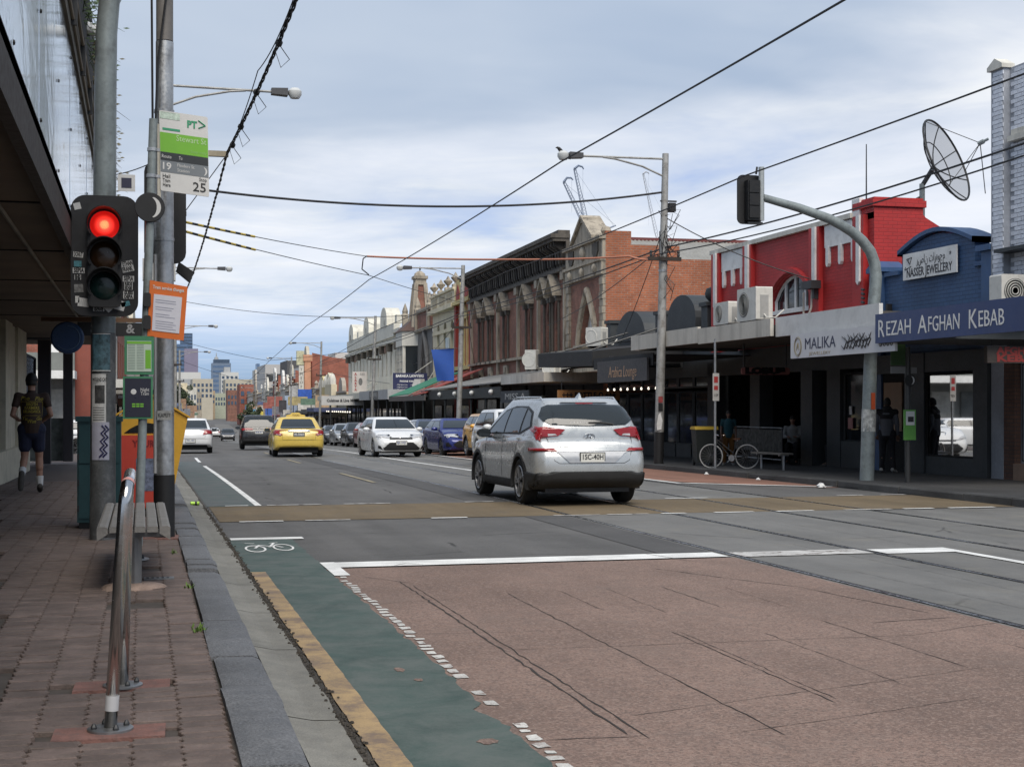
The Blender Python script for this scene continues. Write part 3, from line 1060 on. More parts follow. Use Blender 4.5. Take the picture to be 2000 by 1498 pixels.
for p, q in (((3.3, 4.83), (3.08, 4.85)), ((3.08, 4.85), (3.16, 4.70)), ((3.16, 4.70), (3.3, 4.83)), ((3.24, 4.84), (3.17, 4.71)), ((3.38, 4.60), (3.1, 4.66)), ((3.38, 4.60), (3.34, 4.66))):
 dm.tube([(-.055, p[0], p[1]), (-.055, q[0], q[1])], .008, 4)
dm.build('diamond_emblem', TXT, NS)
# awning with the kebab sign
NAVY = mat('navy_sign_vinyl', (.040, .064, .17), .45, var=.10, scale=1.2, dirt=(.07, .09, .17), dirt_amt=.3)
part(BL, 'awning', SLATE, lambda b: b.box(-3.28, -.12, -3.5, -1.25, 2.72, 2.92))
KS = thing('kebab_shop_sign', 'long navy blue fascia sign reading REZAH AFGHAN KEBAB', 'sign', S(13.3, 17.5))
part(KS, 'panel', NAVY, lambda b: b.box(-.03, .03, 0, 6.72, 2.70, 3.24))
LETT = mat('white_lettering', (.75, .75, .74), .5, var=0)
kt = [('R', .46), ('EZAH', .36), ('A', .46), ('FGHAN', .36), ('K', .46), ('EBAB', .36)]
for s_, sz, yc, w in (('R', .46, 6.50, .22), ('EZAH', .38, 5.87, .86), ('A', .46, 5.05, .30), ('FGHAN', .38, 4.36, .98), ('K', .46, 3.48, .24), ('EBAB', .38, 2.95, .72)):
 text(KS, s_, sz, (-.034, yc, 2.94 + (sz - .38) * .1), LETT, width=w)
part(KS, 'light_box', SLATE, lambda b: b.box(.03, .25, 0, 6.7, 2.74, 2.9))
# under-awning hanging signs and shop windows
HK = thing('hanging_kebab_sign', 'small dark box sign with red AFGHAN KEBAB letters under the awning', 'sign', S(14.6, 22.2))
part(HK, 'box', mat('dim_brown_sign', (.05, .04, .035), .6), lambda b: b.box(-.3, .95, -.05, .05, 2.30, 2.60))
REDL = mat('dull_red_lettering', (.28, .035, .03), .6, var=0)
text(HK, 'AFGHAN', .17, (.33, -.054, 2.51), REDL, FACE_S, width=.9, bold=.008)
text(HK, 'KEBAB', .17, (.33, -.054, 2.38), REDL, FACE_S, width=.9, bold=.008)
part(HK, 'bracket', DARK, lambda b: b.tube([(-.2, 0, 2.6), (-.2, 0, 2.74)], .012, 6).tube([(.85, 0, 2.6), (.85, 0, 2.74)], .012, 6))
window(BL, .55, 2.35, .5, 2.25, x=.28 - .4, fm=NEARBLACK, nh=0, name='shop_window', glass=SHOPGLASS)
WARM = mat('warm_lit_board', (.30, .20, .13), .7, var=.15, scale=1.5)  # warm light of the lit interior is put into this brown
part(BL, 'display_board', WARM, lambda b: b.box(.55, .6, .75, 1.95, .95, 2.15).box(.05, .58, .7, 2.0, .93, .97))
part(BL, 'shop_frame', SLATE, lambda b: b.box(-.2, -.01, 0, .5, -.3, 2.72).box(-.2, -.01, 2.4, 2.62, -.3, 2.72).box(-.16, -.01, .5, 2.4, -.3, .5).box(-.18, -.01, .5, 5, 2.3, 2.72).box(-.15, -.01, 2.62, 3.3, -.3, 2.3))
part(BL, 'recess_door', NEARBLACK, lambda b: b.box(-.06, -.01, 3.3, 4.98, -.3, 2.3))
part(BL, 'painted_glow_panel', WARM, lambda b: b.box(-.1, -.06, 3.5, 4.3, 1.0, 2.1))  # doorway glow painted as a plain warm panel, no lamp
for k, yy in enumerate((1.15, 1.55)):
 bst = MB()
 bst.lathe([(.10, 0), (.12, .05), (.05, .18), (.06, .26), (.13, .34), (.12, .40), (.04, .46)], (.3, yy, .97), 10)
 bst.build('necklace_bust', mat('cream_bust', (.45, .38, .30), .7), BL, True)
part(BL, 'floodlight', BLACK, lambda b: b.box(-.42, -.1, 4.0, 4.28, 3.42, 3.56).box(-.12, 0, 4.1, 4.18, 3.46, 3.9))
ac_unit('air conditioner lying flat on the awning above the kebab sign', S(14.6, 22.4, 2.96), R(-8), 1.5, .34, .8)
ac_unit('beige air conditioner against the white brick wall at the right edge', S(16.0, 23.9, 3.35), R(90), .8, .62, .4)
# ------------------------------------------------------------------ red building
RD = bld('red_brick_building', 'bright red painted brick building with white pilasters and arched window', 30.35)
REDB = brick_mat('red_painted_brick', (.42, .026, .026), (.385, .024, .024), (.29, .017, .018), .24, .086, .009, .6, .12, dirt=(.22, .03, .03), dirt_amt=.3, bump=.35)
REDP = mat('red_painted_render', (.42, .026, .026), .55, var=.10, scale=2)
winbox = (3.25, 5.6, 4.15, 5.05, 'seg')
rw = MB()
wall_open(rw, 0, 9.7, 3.1, 6.15, [winbox], .3)
rw.box(.01, 9, 9.45, 9.7, 3.1, 6.1)
rw.build('wall', REDB, RD)
def red_side(b):   # gable end facing the camera
 b.add([(0, 0, 3.0), (9, 0, 3.0), (9, 0, 3.2), (4.6, 0, 4.3), (1.35, 0, 6.05), (1.28, 0, 6.12), (1.28, 0, 6.50), (0, 0, 6.50)], [(0, 1, 2, 3, 4, 5, 6, 7)])
 b.box(0, 1.28, .001, .9, 6.0, 6.50)
 b.box(-.06, 1.34, -.05, .95, 6.28, 6.44)
part(RD, 'gable_wall', REDB, red_side)
part(RD, 'chimney_quoin', WHITE, lambda b: b.box(-.05, .06, .62, 1.0, 6.05, 6.55))
part(RD, 'roof', mat('iron_roof', (.38, .37, .35), .6, .3, var=.2, scale=2), lambda b: b.add([(0.3, .05, 6.05), (9, .05, 3.2), (9, 9.6, 3.2), (.3, 9.6, 6.05)], [(0, 1, 2, 3)]))
part(RD, 'gutter', OFFWHITE, lambda b: b.box(-.12, .02, .95, 9.75, 6.12, 6.24))
for (y0, y1, z0) in ((.42, .62, 4.55), (2.72, 2.94, 4.6), (6.85, 7.10, 4.6), (9.18, 9.40, 4.55)):
 part(RD, 'pilaster', REDP, lambda b: b.box(-.12, 0, y0 - .12, y1 + .22, 3.2, 6.12))
 part(RD, 'pilaster_strip', WHITE, lambda b: b.box(-.17, -.12, y0, y1 - .04, z0, 6.12).prism([(y0, z0), (y1 - .04, z0), (y0 + .08, z0 - .08)], 'x', -.17, -.12))
for (ya, yb) in ((.85, 2.42), (7.45, 9.0)):
 part(RD, 'white_panel', WHITE, lambda b: b.box(-.05, 0, ya, yb, 5.55, 6.1))
 for k in range(3):
  yy = ya + (yb - ya - .14) * k / 2 * .92
  part(RD, 'drop_moulding', WHITE, lambda b: b.box(-.08, 0, yy, yy + .14, 5.14, 5.56).prism([(yy, 5.14), (yy + .14, 5.14), (yy + .1, 5.07), (yy + .04, 5.07)], 'x', -.08, 0))
w_ = window(RD, 3.25, 5.6, 4.15, 5.05, 'seg', x=.16, fm=WHITE, nv=3, nh=0, fw=.09)
part(RD, 'window_hood', REDP, lambda b: [b.tube([(-.03, p[0], p[1] + .06), (-.03, q[0], q[1] + .06)], .09, 5) for p, q in zip(arch_curve(3.1, 5.75, 4.1, 5.12, 'seg')[:-1], arch_curve(3.1, 5.75, 4.1, 5.12, 'seg')[1:])])
part(RD, 'window_sill', WHITE, lambda b: b.box(-.1, .2, 3.15, 5.7, 4.05, 4.15))
part(RD, 'parapet_flashing', WHITE, lambda b: b.box(-.25, .0, .1, 3.0, 3.55, 3.78))
part(RD, 'meter_box', DARK, lambda b: b.box(-.4, -.13, 2.45, 3.0, 4.55, 4.75).box(-.25, -.13, 2.6, 2.7, 4.3, 4.6))
pp = MB()
pp.tube([(-.2, 2.8, 4.6), (-.22, 2.8, 4.1), (-.25, 2.85, 3.95), (-.25, 3.05, 3.88), (-.24, 3.2, 3.98), (-.24, 3.2, 4.5)], .028, 6)
pp.build('conduit', OFFWHITE, RD)
pp = MB()
for k in range(5):
 pp.tube([(-.16, .3, 4.35 - k * .1), (-.16, .18, 4.33 - k * .1)], .03, 5)
pp.build('insulator', DARK, RD)
# awning of the red and black shops
CONC = mat('awning_fascia', (.54, .515, .46), .75, var=.12, scale=1.0, dirt=(.2, .19, .17), dirt_amt=.5, streak=True)
CONCW = mat('white_awning_fascia', (.66, .66, .65), .6, var=.08, scale=1.0, dirt=(.3, .3, .29), dirt_amt=.3)
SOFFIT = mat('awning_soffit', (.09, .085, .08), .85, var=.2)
AW = thing('concrete_awning', 'pale beige flat awning over the dark shops below the red building', 'awning', S(13.3, 28.9))
part(AW, 'fascia', CONC, lambda b: b.box(0, .08, 0, 4.2, 3.12, 3.50).box(0, .08, 4.22, 9.2, 3.15, 3.55))
part(AW, 'end_fascia', CONC, lambda b: b.box(.08, 3.2, 9.12, 9.2, 3.15, 3.55))
part(AW, 'white_fascia', CONCW, lambda b: b.box(.12, .20, -4.55, -.01, 3.10, 3.52))
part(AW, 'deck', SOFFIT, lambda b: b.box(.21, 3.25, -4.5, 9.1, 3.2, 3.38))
MS = thing('malika_sign', 'white fascia sign with thin letters MALIKA and black calligraphy', 'sign', S(13.36, 23.6))
part(MS, 'panel', mat('white_sign_panel', (.66, .66, .68), .5, var=.04), lambda b: b.box(-.03, .02, 0, 4.35, 2.56, 3.06))
text(MS, 'MALIKA', .33, (-.034, 3.0, 2.83), mat('navy_lettering', (.03, .035, .08), .5, var=0), width=1.35)
text(MS, 'JEWELLERY', .09, (-.034, 3.0, 2.63), mat('pale_gold', (.45, .38, .28), .5, var=0), width=.95)
cal = MB()
cr = random.Random(4)
for k in range(9):
 y0 = 1.95 - k * .12
 cal.tube([(-.036, y0 + .12, 2.72 + cr.uniform(0, .1)), (-.036, y0, 2.66 + cr.uniform(0, .05)), (-.036, y0 - .1, 2.75 + cr.uniform(0, .14)), (-.036, y0 - .02, 2.92 + cr.uniform(-.03, .05))], [.006, .016, .012, .005], 4)
for k in range(3):
 cal.tube([(-.036, 2.05 - k * .35, 2.92), (-.036, 1.8 - k * .3, 2.80), (-.036, 1.55 - k * .3, 2.84), (-.036, 1.38 - k * .25, 2.95)], [.006, .018, .016, .005], 4)
cal.build('calligraphy', TXT, MS)
text(MS, '3000', .2, (-.034, .32, 2.72), TXT, width=.5)
em = MB()
for rr, hh in ((.17, .20), (.14, .17)):
 em.add([], [])
 pts = [(-.035, 4.0 + rr * math.cos(t), 2.80 + hh * math.sin(t)) for t in [2 * math.pi * i / 24 for i in range(25)]]
 em.tube(pts, .007, 4)
em.tube([(-.035, 3.94, 2.72), (-.035, 3.98, 2.88), (-.035, 4.0, 2.76), (-.035, 4.02, 2.88), (-.035, 4.06, 2.72)], .007, 4)
em.build('emblem', mat('gold_emblem', (.35, .30, .20), .5, var=0), MS)
# ground floor of red building: dark columns, black openings
part(RD, 'shop_base', SLATE, lambda b: b.box(-.05, .2, 0, 9.7, 2.5, 3.2).box(-.05, .3, .0, .35, -.3, 2.5).box(-.05, .3, 1.6, 2.3, -.3, 2.5).box(-.2, .3, 2.8, 3.45, -.3, 2.5).box(-.1, .3, 6.2, 6.85, -.3, 2.5).box(-.1, .3, 9.3, 9.7, -.3, 2.5))
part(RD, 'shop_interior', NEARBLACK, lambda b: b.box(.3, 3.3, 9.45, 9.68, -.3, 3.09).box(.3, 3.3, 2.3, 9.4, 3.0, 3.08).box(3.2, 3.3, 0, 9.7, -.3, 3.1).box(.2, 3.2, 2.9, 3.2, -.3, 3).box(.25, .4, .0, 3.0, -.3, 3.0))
window(RD, .35, 1.6, .75, 2.4, x=.1, fm=SLATE, nh=0, name='shop_window')
part(RD, 'stallboard', SLATE, lambda b: b.box(-.03, .2, .35, 1.6, -.3, .75))
part(RD, 'notice', mat('pink_notice', (.42, .20, .19), .7), lambda b: b.box(.05, .075, 1.15, 1.38, 1.05, 1.32))
part(RD, 'notice', WHITE, lambda b: b.box(.05, .075, 1.2, 1.32, 1.40, 1.6))
LB = thing('lobus_sign', 'small hanging LOBUS sign in dull pink under the dark awning', 'sign', S(14.6, 33.4))
part(LB, 'board', mat('dull_pink_sign', (.34, .14, .13), .7), lambda b: b.prism(rrect(-.02, 1.30, 2.42, 2.60, .06), 'y', -.02, .02))
text(LB, 'LOBUS', .2, (.62, -.024, 2.51), NEARBLACK, FACE_S, width=1.1, bold=.02)
part(LB, 'bracket', DARK, lambda b: b.tube([(.05, 0, 2.6), (.05, 0, 3.2)], .02, 6).tube([(1.2, 0, 2.6), (1.2, 0, 3.2)], .02, 6))
ac_unit('shorter air conditioner beside a taller one on the awning of the red building', S(14.9, 35.0, 3.72), 0, 1.0, .58, .4)
ac_unit('taller white air conditioner on the awning below the arched window', S(14.9, 33.3, 3.70), 0, 1.15, .82, .45)
# satellite dish on the red roof
MESHM = None
def mesh_mat():
 m, nt, bs = new_mat('dish_mesh')
 nt.nodes.remove(bs)
 tr = N(nt, 'ShaderNodeBsdfTransparent')
 df = N(nt, 'ShaderNodeBsdfDiffuse')
 df.inputs[0].default_value = (.06, .06, .065, 1)
 mx = N(nt, 'ShaderNodeMixShader')
 mx.inputs[0].default_value = .42
 nt.links.new(tr.outputs[0], mx.inputs[1])
 nt.links.new(df.outputs[0], mx.inputs[2])
 nt.links.new(mx.outputs[0], nt.nodes['Material Output'].inputs[0])
 return m
MESHM = mesh_mat()
SD = thing('satellite_dish', 'large dark mesh satellite dish on a pole above the red roof', 'satellite dish', S(19.0, 32.3, 4.2))
part(SD, 'mast', GREYPOST, lambda b: b.tube([(0, 0, 0), (0, 0, 3.0)], .07, 10))
dish = thing('x', 'x', 'x')
bpy.data.objects.remove(dish)
DR = 1.1
ax = Vector((.55, -.74, .35)).normalized()
e1 = ax.cross(Vector((0, 0, 1))).normalized()
e2 = e1.cross(ax)
dc = Vector((.22, -.2, 3.42))
def DP(r, t):
 return dc + (e1 * math.cos(t) + e2 * math.sin(t)) * r + ax * (.34 * (r / DR) ** 2)
d_ = MB()
nr, na = 6, 32
for i in range(nr + 1):
 for k in range(na):
  d_.v.append(tuple(DP(max(.02, DR * i / nr), 2 * math.pi * k / na)))
for i in range(nr):
 for k in range(na):
  d_.f.append((i * na + k, i * na + (k + 1) % na, (i + 1) * na + (k + 1) % na, (i + 1) * na + k))
  d_.m.append(0)
d_.build('mesh_bowl', MESHM, SD, 'all')
for k in range(8):
 t = 2 * math.pi * (k + .5) / 8
 q = MB()
 q.tube([DP(DR * i / 6, t) - ax * .01 for i in range(7)], .016, 5)
 q.build('rib', BLACK, SD)
for rr in (DR, DR * .55):
 q = MB()
 q.tube([DP(rr, 2 * math.pi * k / 40) for k in range(41)], .026 if rr == DR else .014, 6)
 q.build('rim' if rr == DR else 'hoop', BLACK, SD)
fp = dc + ax * 1.25
for k in range(3):
 q = MB()
 q.tube([DP(DR * .98, 2 * math.pi * (k / 3) + 1.2), fp], .010, 5)
 q.build('feed_strut', DARK, SD)
q = MB()
q.tube([fp - ax * .05, fp + ax * .1], .06, 8)
q.tube([fp + ax * .1, fp + ax * .22], .035, 8)
q.build('feed_horn', GREYPOST, SD)
q = MB()
q.tube([(0, 0, 2.95), dc], .06, 8)
q.tube([(0, 0, 2.7), (-.45, .1, 2.45), (-1.6, .3, 1.95)], .03, 6)
q.build('mount_arm', DARK, SD)
q = MB()
q.tube([fp + Vector((0, 0, 0)), fp + Vector((.08, -.1, -1.25))], .012, 5)
q.build('cable', DARK, SD)
part(SD, 'stay', OFFWHITE, lambda b: b.tube([(-.1, .1, .9), (-.75, .5, 2.3)], .02, 6))
AN = thing('whip_antenna', 'thin dark whip antenna rising above the red building corner', 'antenna', S(16.75, 31.0, 6.2))
part(AN, 'rod', DARK, lambda b: b.tube([(0, 0, -.1), (0, 0, 1.65)], [.02, .012], 6))
part(AN, 'bracket', OFFWHITE, lambda b: b.box(-.06, .06, -.04, .04, -.2, .1))
# ------------------------------------------------------------------ black shop with two arched parapets
BK = bld('black_shop', 'low black painted shop with two rounded parapet arches', 40.06)
part(BK, 'wall', SLATE, lambda b: b.box(0, 8, .02, 10.3, 2.6, 4.1).box(0, .3, 0, .5, -.3, 3).box(0, .3, 4.7, 5.2, -.3, 3).box(0, .3, 9.8, 10.3, -.3, 3))
def half_arch(b, c, r, z, x0, x1):
 P = [(c - r, 4.0), (c - r, z)] + [(c - r * math.cos(math.pi * i / 12), z + (r * .62) * math.sin(math.pi * i / 12)) for i in range(13)] + [(c + r, z), (c + r, 4.0)]
 b.prism(P, 'x', x0, x1)
part(BK, 'parapet_arch', SLATE, lambda b: half_arch(b, 2.6, 1.25, 4.45, -.05, .9))
part(BK, 'parapet_arch', SLATE, lambda b: half_arch(b, 7.6, 1.6, 4.05, -.05, .9))
for yy in (.5, 4.6, 9.9):
 part(BK, 'parapet_pier', SLATE, lambda b: b.box(-.1, .4, yy - .25, yy + .25, 4.0, 4.75).box(-.16, .46, yy - .31, yy + .31, 4.72, 4.84))
 if yy < 1:
  part(BK, 'ball_finial', SLATE, lambda b: b.lathe([(.0, 4.84), (.1, 4.88), (.2, 5.0), (.22, 5.12), (.17, 5.26), (0, 5.33)], (.15, yy, 0), 12), True)
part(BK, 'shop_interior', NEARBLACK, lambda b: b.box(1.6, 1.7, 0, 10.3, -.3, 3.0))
for (a, b_, ) in ((.55, 1.9), (2.0, 3.3), (3.4, 4.65), (5.3, 6.8), (6.9, 8.3), (8.4, 9.75)):
 window(BK, a, b_, .5, 2.15, x=.15, fm=SLATE, nh=0, name='shop_window')
 window(BK, a, b_, 2.3, 2.75, x=.15, fm=mat('grey_frame', (.12, .12, .12), .6), nh=0, nv=0, name='transom_window')
 part(BK, 'stallboard', SLATE, lambda q: q.box(.05, .3, a, b_, -.3, .5))
# black canopy and the lounge sign
BC = thing('black_canopy', 'black fabric canopy projecting in front of the brown brick building', 'canopy', S(13.6, 42.6))
part(BC, 'fabric', mat('black_canvas', (.016, .017, .019), .7, var=.3, scale=2, bump=.3, bscale=3), lambda b: b.add(
 [(0, 0, 2.98), (0, 6.3, 3.1), (3.0, 6.3, 3.1), (3.0, 0, 2.95), (0, 0, 3.45), (0, 6.3, 3.58), (3.0, 6.3, 3.9), (3.0, 0, 3.75)],
 [(0, 3, 2, 1), (4, 5, 6, 7), (0, 1, 5, 4), (1, 2, 6, 5), (2, 3, 7, 6), (3, 0, 4, 7)]))
part(BC, 'lower_flap', mat('black_canvas'), lambda b: b.box(.02, .06, -5.4, -.05, 2.86, 3.2).box(.06, 2.9, -5.4, -.05, 3.12, 3.16))
part(BC, 'arm', DARK, lambda b: b.tube([(.1, 2, 3.4), (2.9, 2, 4.3)], .03, 6).tube([(.1, 5, 3.5), (2.9, 5, 4.3)], .03, 6))
LS = thing('lounge_sign', 'charcoal fascia sign with thin peach script reading Arabica Lounge', 'sign', S(13.55, 37.4))
part(LS, 'panel', mat('charcoal_panel', (.055, .055, .058), .6, var=.08), lambda b: b.box(-.03, .03, 0, 4.45, 2.38, 3.02))
text(LS, 'Arabica Lounge', .46, (-.035, 2.1, 2.66), mat('peach_script', (.42, .27, .17), .6, var=0), width=2.5, shear=.15)
BU = MB()
sl = thing('string_light', 'string of small white bulbs hanging under the lounge sign', 'string light', S(14.2, 37.6))
pts = []
for i in range(25):
 t = i / 24
 pts.append((.0, t * 5.5, 2.28 - .10 * math.sin((t * 5 % 1) * math.pi)))
part(sl, 'cable', BLACK, lambda b: b.tube(pts, .008, 4))
for k in range(9):
 part(sl, 'bulb', mat('lit_bulb', (1, .9, .75), .4, var=0, emit=1.2), lambda b: b.lathe([(0, -.04), (.03, -.02), (.033, .01), (.015, .05)], (0, .3 + k * .62, 2.18), 8), True)
# dark vestibule beams / pipe between the awnings
DP_ = thing('drain_pipe', 'white drain pipe running along the gap between the two awnings', 'pipe', S(13.8, 38.4))
part(DP_, 'pipe', OFFWHITE, lambda b: b.tube([(0, 5.8, 3.05), (0, .6, 3.10), (.05, .35, 3.05), (.1, .3, 2.85)], .05, 8))
part(DP_, 'bracket', DARK, lambda b: b.box(-.06, .06, 2.9, 2.95, 3.0, 3.2).box(-.06, .06, 4.9, 4.95, 3.0, 3.2))
# ------------------------------------------------------------------ brown brick Victorian block
BR = bld('victorian_brick_block', 'two storey brown brick block with gothic windows and soot dark cornice', 50.7)
BRB = brick_mat('sooty_brown_brick', (.27, .115, .078), (.22, .095, .068), (.17, .13, .11), .23, .08, .010, .9, .25, dirt=(.05, .042, .038), dirt_amt=.6)
BRSIDE = brick_mat('orange_brick', (.42, .135, .062), (.32, .10, .048), (.30, .20, .155), .24, .086, .012, .9, .22, dirt=(.26, .10, .055), dirt_amt=.5, stain=(.48, .36, .27))
STONE = mat('grimy_sandstone', (.36, .315, .25), .85, var=.22, scale=2, bump=.3, bscale=12, dirt=(.075, .065, .055), dirt_amt=.8, streak=True)
SOOT = mat('soot_stone', (.085, .076, .066), .9, var=.35, scale=2.5, bump=.5, bscale=8, dirt=(.13, .115, .095), dirt_amt=.6, streak=True)
SOOTD = mat('dark_soot_recess', (.028, .025, .023), .9, var=.3)
ops = [(1.15, 3.35, 4.25, 6.15, 'gothic')]
gw = [(6.6, 7.2), (8.0, 8.6), (11.3, 12.0), (15.9, 16.7), (19.5, 20.2), (21.8, 22.5)]
ops += [(a, b_, 4.15, 6.35, 'gothic') for a, b_ in gw]
b = MB()
wall_open(b, 0, 25.0, 3.0, 7.3, ops, .35)
b.build('wall', BRB, BR)
def br_side(b):
 # side wall towards the camera, stepped under the iron roof
 P = [(0, -.3), (22, -.3), (22, 6.0), (7.6, 6.0), (6.2, 6.85), (4.6, 6.85), (4.6, 7.35), (2.9, 7.35), (2.9, 7.85), (1.0, 7.85), (1.0, 8.35), (0, 8.35)]
 b.prism(P, 'y', -.02, .25)
part(BR, 'side_wall', BRSIDE, br_side)
part(BR, 'side_wall', BRSIDE, lambda b: b.box(.3, 1.3, 5.2, 5.45, 7.3, 8.75))
part(BR, 'rear_wall', BRSIDE, lambda b: b.box(.35, 22, 24.7, 25, -.3, 7.2))
def corrug(b, x0, x1, y0, y1, za, zb, n):
 for i in range(n):
  xa, xb = x0 + (x1 - x0) * i / n, x0 + (x1 - x0) * (i + .5) / n
  xc = x0 + (x1 - x0) * (i + 1) / n
  b.quad((xa, y0, za), (xb, y0, za + .05), (xb, y1, zb + .05), (xa, y1, zb))
  b.quad((xb, y0, za + .05), (xc, y0, za), (xc, y1, zb), (xb, y1, zb + .05))
part(BR, 'iron_roof', mat('corrugated_iron', (.34, .33, .30), .55, .3, var=.15, scale=1, dirt=(.22, .2, .17), dirt_amt=.4), lambda b: corrug(b, .8, 16, .3, 6.0, 6.5, 8.75, 90))
part(BR, 'roof_ridge', mat('oxide_red_flashing', (.14, .035, .032), .6), lambda b: b.box(.8, 16, 5.9, 6.15, 8.74, 8.86))
part(BR, 'roof_gutter', WHITE, lambda b: b.box(4.6, 16, -.16, -.03, 6.2, 6.36))
part(BR, 'rear_roof', mat('corrugated_iron'), lambda b: b.add([(.5, 6.1, 8.6), (16, 6.1, 8.6), (16, 24.7, 7.6), (.5, 24.7, 7.6)], [(0, 1, 2, 3)]))
# gabled bay at the near end
GB = lambda name, m, fn, sm=False: part(BR, name, m, fn, sm)
GB('quoin', STONE, lambda b: [b.box(-.10 - (.03 if k % 2 else 0), .0, -.03, .42, 3.4 + k * .27, 3.4 + k * .27 + .255) for k in range(15)])
GB('quoin', STONE, lambda b: [b.box(-.10 - (.03 if k % 2 else 0), .0, 4.75, 5.15, 3.4 + k * .27, 3.4 + k * .27 + .255) for k in range(15)])
GB('gable_frieze', STONE, lambda b: b.box(-.16, 0, -.02, 5.15, 6.75, 7.25).box(-.24, 0, -.06, 5.2, 7.25, 7.36).box(-.12, 0, -.02, 5.15, 7.36, 8.05).box(-.26, 0, -.08, 5.25, 8.05, 8.18))
GB('gable', STONE, lambda b: b.prism([(1.1, 8.18), (4.0, 8.18), (2.55, 9.05)], 'x', -.14, .5).box(-.2, .5, 2.3, 2.8, 8.95, 9.12))
GB('gable_coping', STONE, lambda b: b.add([(-.26, 1.0, 8.18), (.55, 1.0, 8.18), (.55, 2.55, 9.12), (-.26, 2.55, 9.12), (-.26, 1.0, 8.30), (.55, 1.0, 8.30), (.55, 2.55, 9.24), (-.26, 2.55, 9.24)], [(0, 1, 2, 3), (4, 5, 6, 7), (0, 1, 5, 4), (0, 3, 7, 4), (1, 2, 6, 5), (2, 3, 7, 6)]).add(
 [(-.26, 4.1, 8.18), (.55, 4.1, 8.18), (.55, 2.55, 9.12), (-.26, 2.55, 9.12), (-.26, 4.1, 8.30), (.55, 4.1, 8.30), (.55, 2.55, 9.24), (-.26, 2.55, 9.24)], [(0, 1, 2, 3), (4, 5, 6, 7), (0, 1, 5, 4), (0, 3, 7, 4), (1, 2, 6, 5), (2, 3, 7, 6)]))
GB('ball_finial', STONE, lambda b: b.lathe([(0, 8.18), (.12, 8.22), (.2, 8.36), (.16, 8.5), (0, 8.56)], (.1, .25, 0), 12), True)
for yy in (.85, 4.25):
 GB('shield_panel', SOOT, lambda b: b.prism([(yy - .38, 7.98), (yy + .38, 7.98), (yy + .38, 7.65), (yy + .2, 7.45), (yy, 7.40), (yy - .2, 7.45), (yy - .38, 7.65)], 'x', -.17, -.12))
for yy in (.8, 2.55, 4.3):
 GB('carved_mask', STONE, lambda b: b.lathe([(.22, 0), (.2, -.06), (.12, -.12), (0, -.15)], (-.16, yy, 7.0), 10, 'x'), True)
GB('carved_mask', STONE, lambda b: b.lathe([(.3, 0), (.26, -.08), (.12, -.14), (0, -.16)], (-.13, 2.55, 7.75), 10, 'x'), True)
ac_ = arch_curve(1.0, 3.5, 4.25, 6.35, 'gothic', 14)
GB('arch_moulding', STONE, lambda b: [b.tube([(-.06, p[0], p[1]), (-.06, q[0], q[1])], .13, 6) for p, q in zip(ac_, ac_[1:])] + [b.box(-.14, .02, .87, 1.13, 4.2, ac_[0][1] + .05), b.box(-.14, .02, 3.37, 3.63, 4.2, ac_[0][1] + .05)])
w_ = window(BR, 1.15, 3.35, 4.25, 6.15, 'gothic', x=.3, fm=mat('pale_window_frame', (.4, .4, .38), .6), nv=1, nh=1, fw=.09)
GB('curtain', mat('pale_curtain', (.55, .56, .58), .8, var=.15, scale=4), lambda b: b.prism([(1.9, 4.3), (3.1, 4.3), (3.05, 5.2), (2.6, 5.75), (2.2, 5.6)], 'x', .27, .285))
GB('balustrade', STONE, lambda b: [b.lathe([(.05, 3.72), (.09, 3.85), (.05, 4.0), (.06, 4.1)], (-.12, 1.2 + k * .21, 0), 8) for k in range(11)] + [b.box(-.25, .02, 1.0, 3.6, 4.1, 4.22), b.box(-.25, .02, 1.0, 3.6, 3.6, 3.72)])
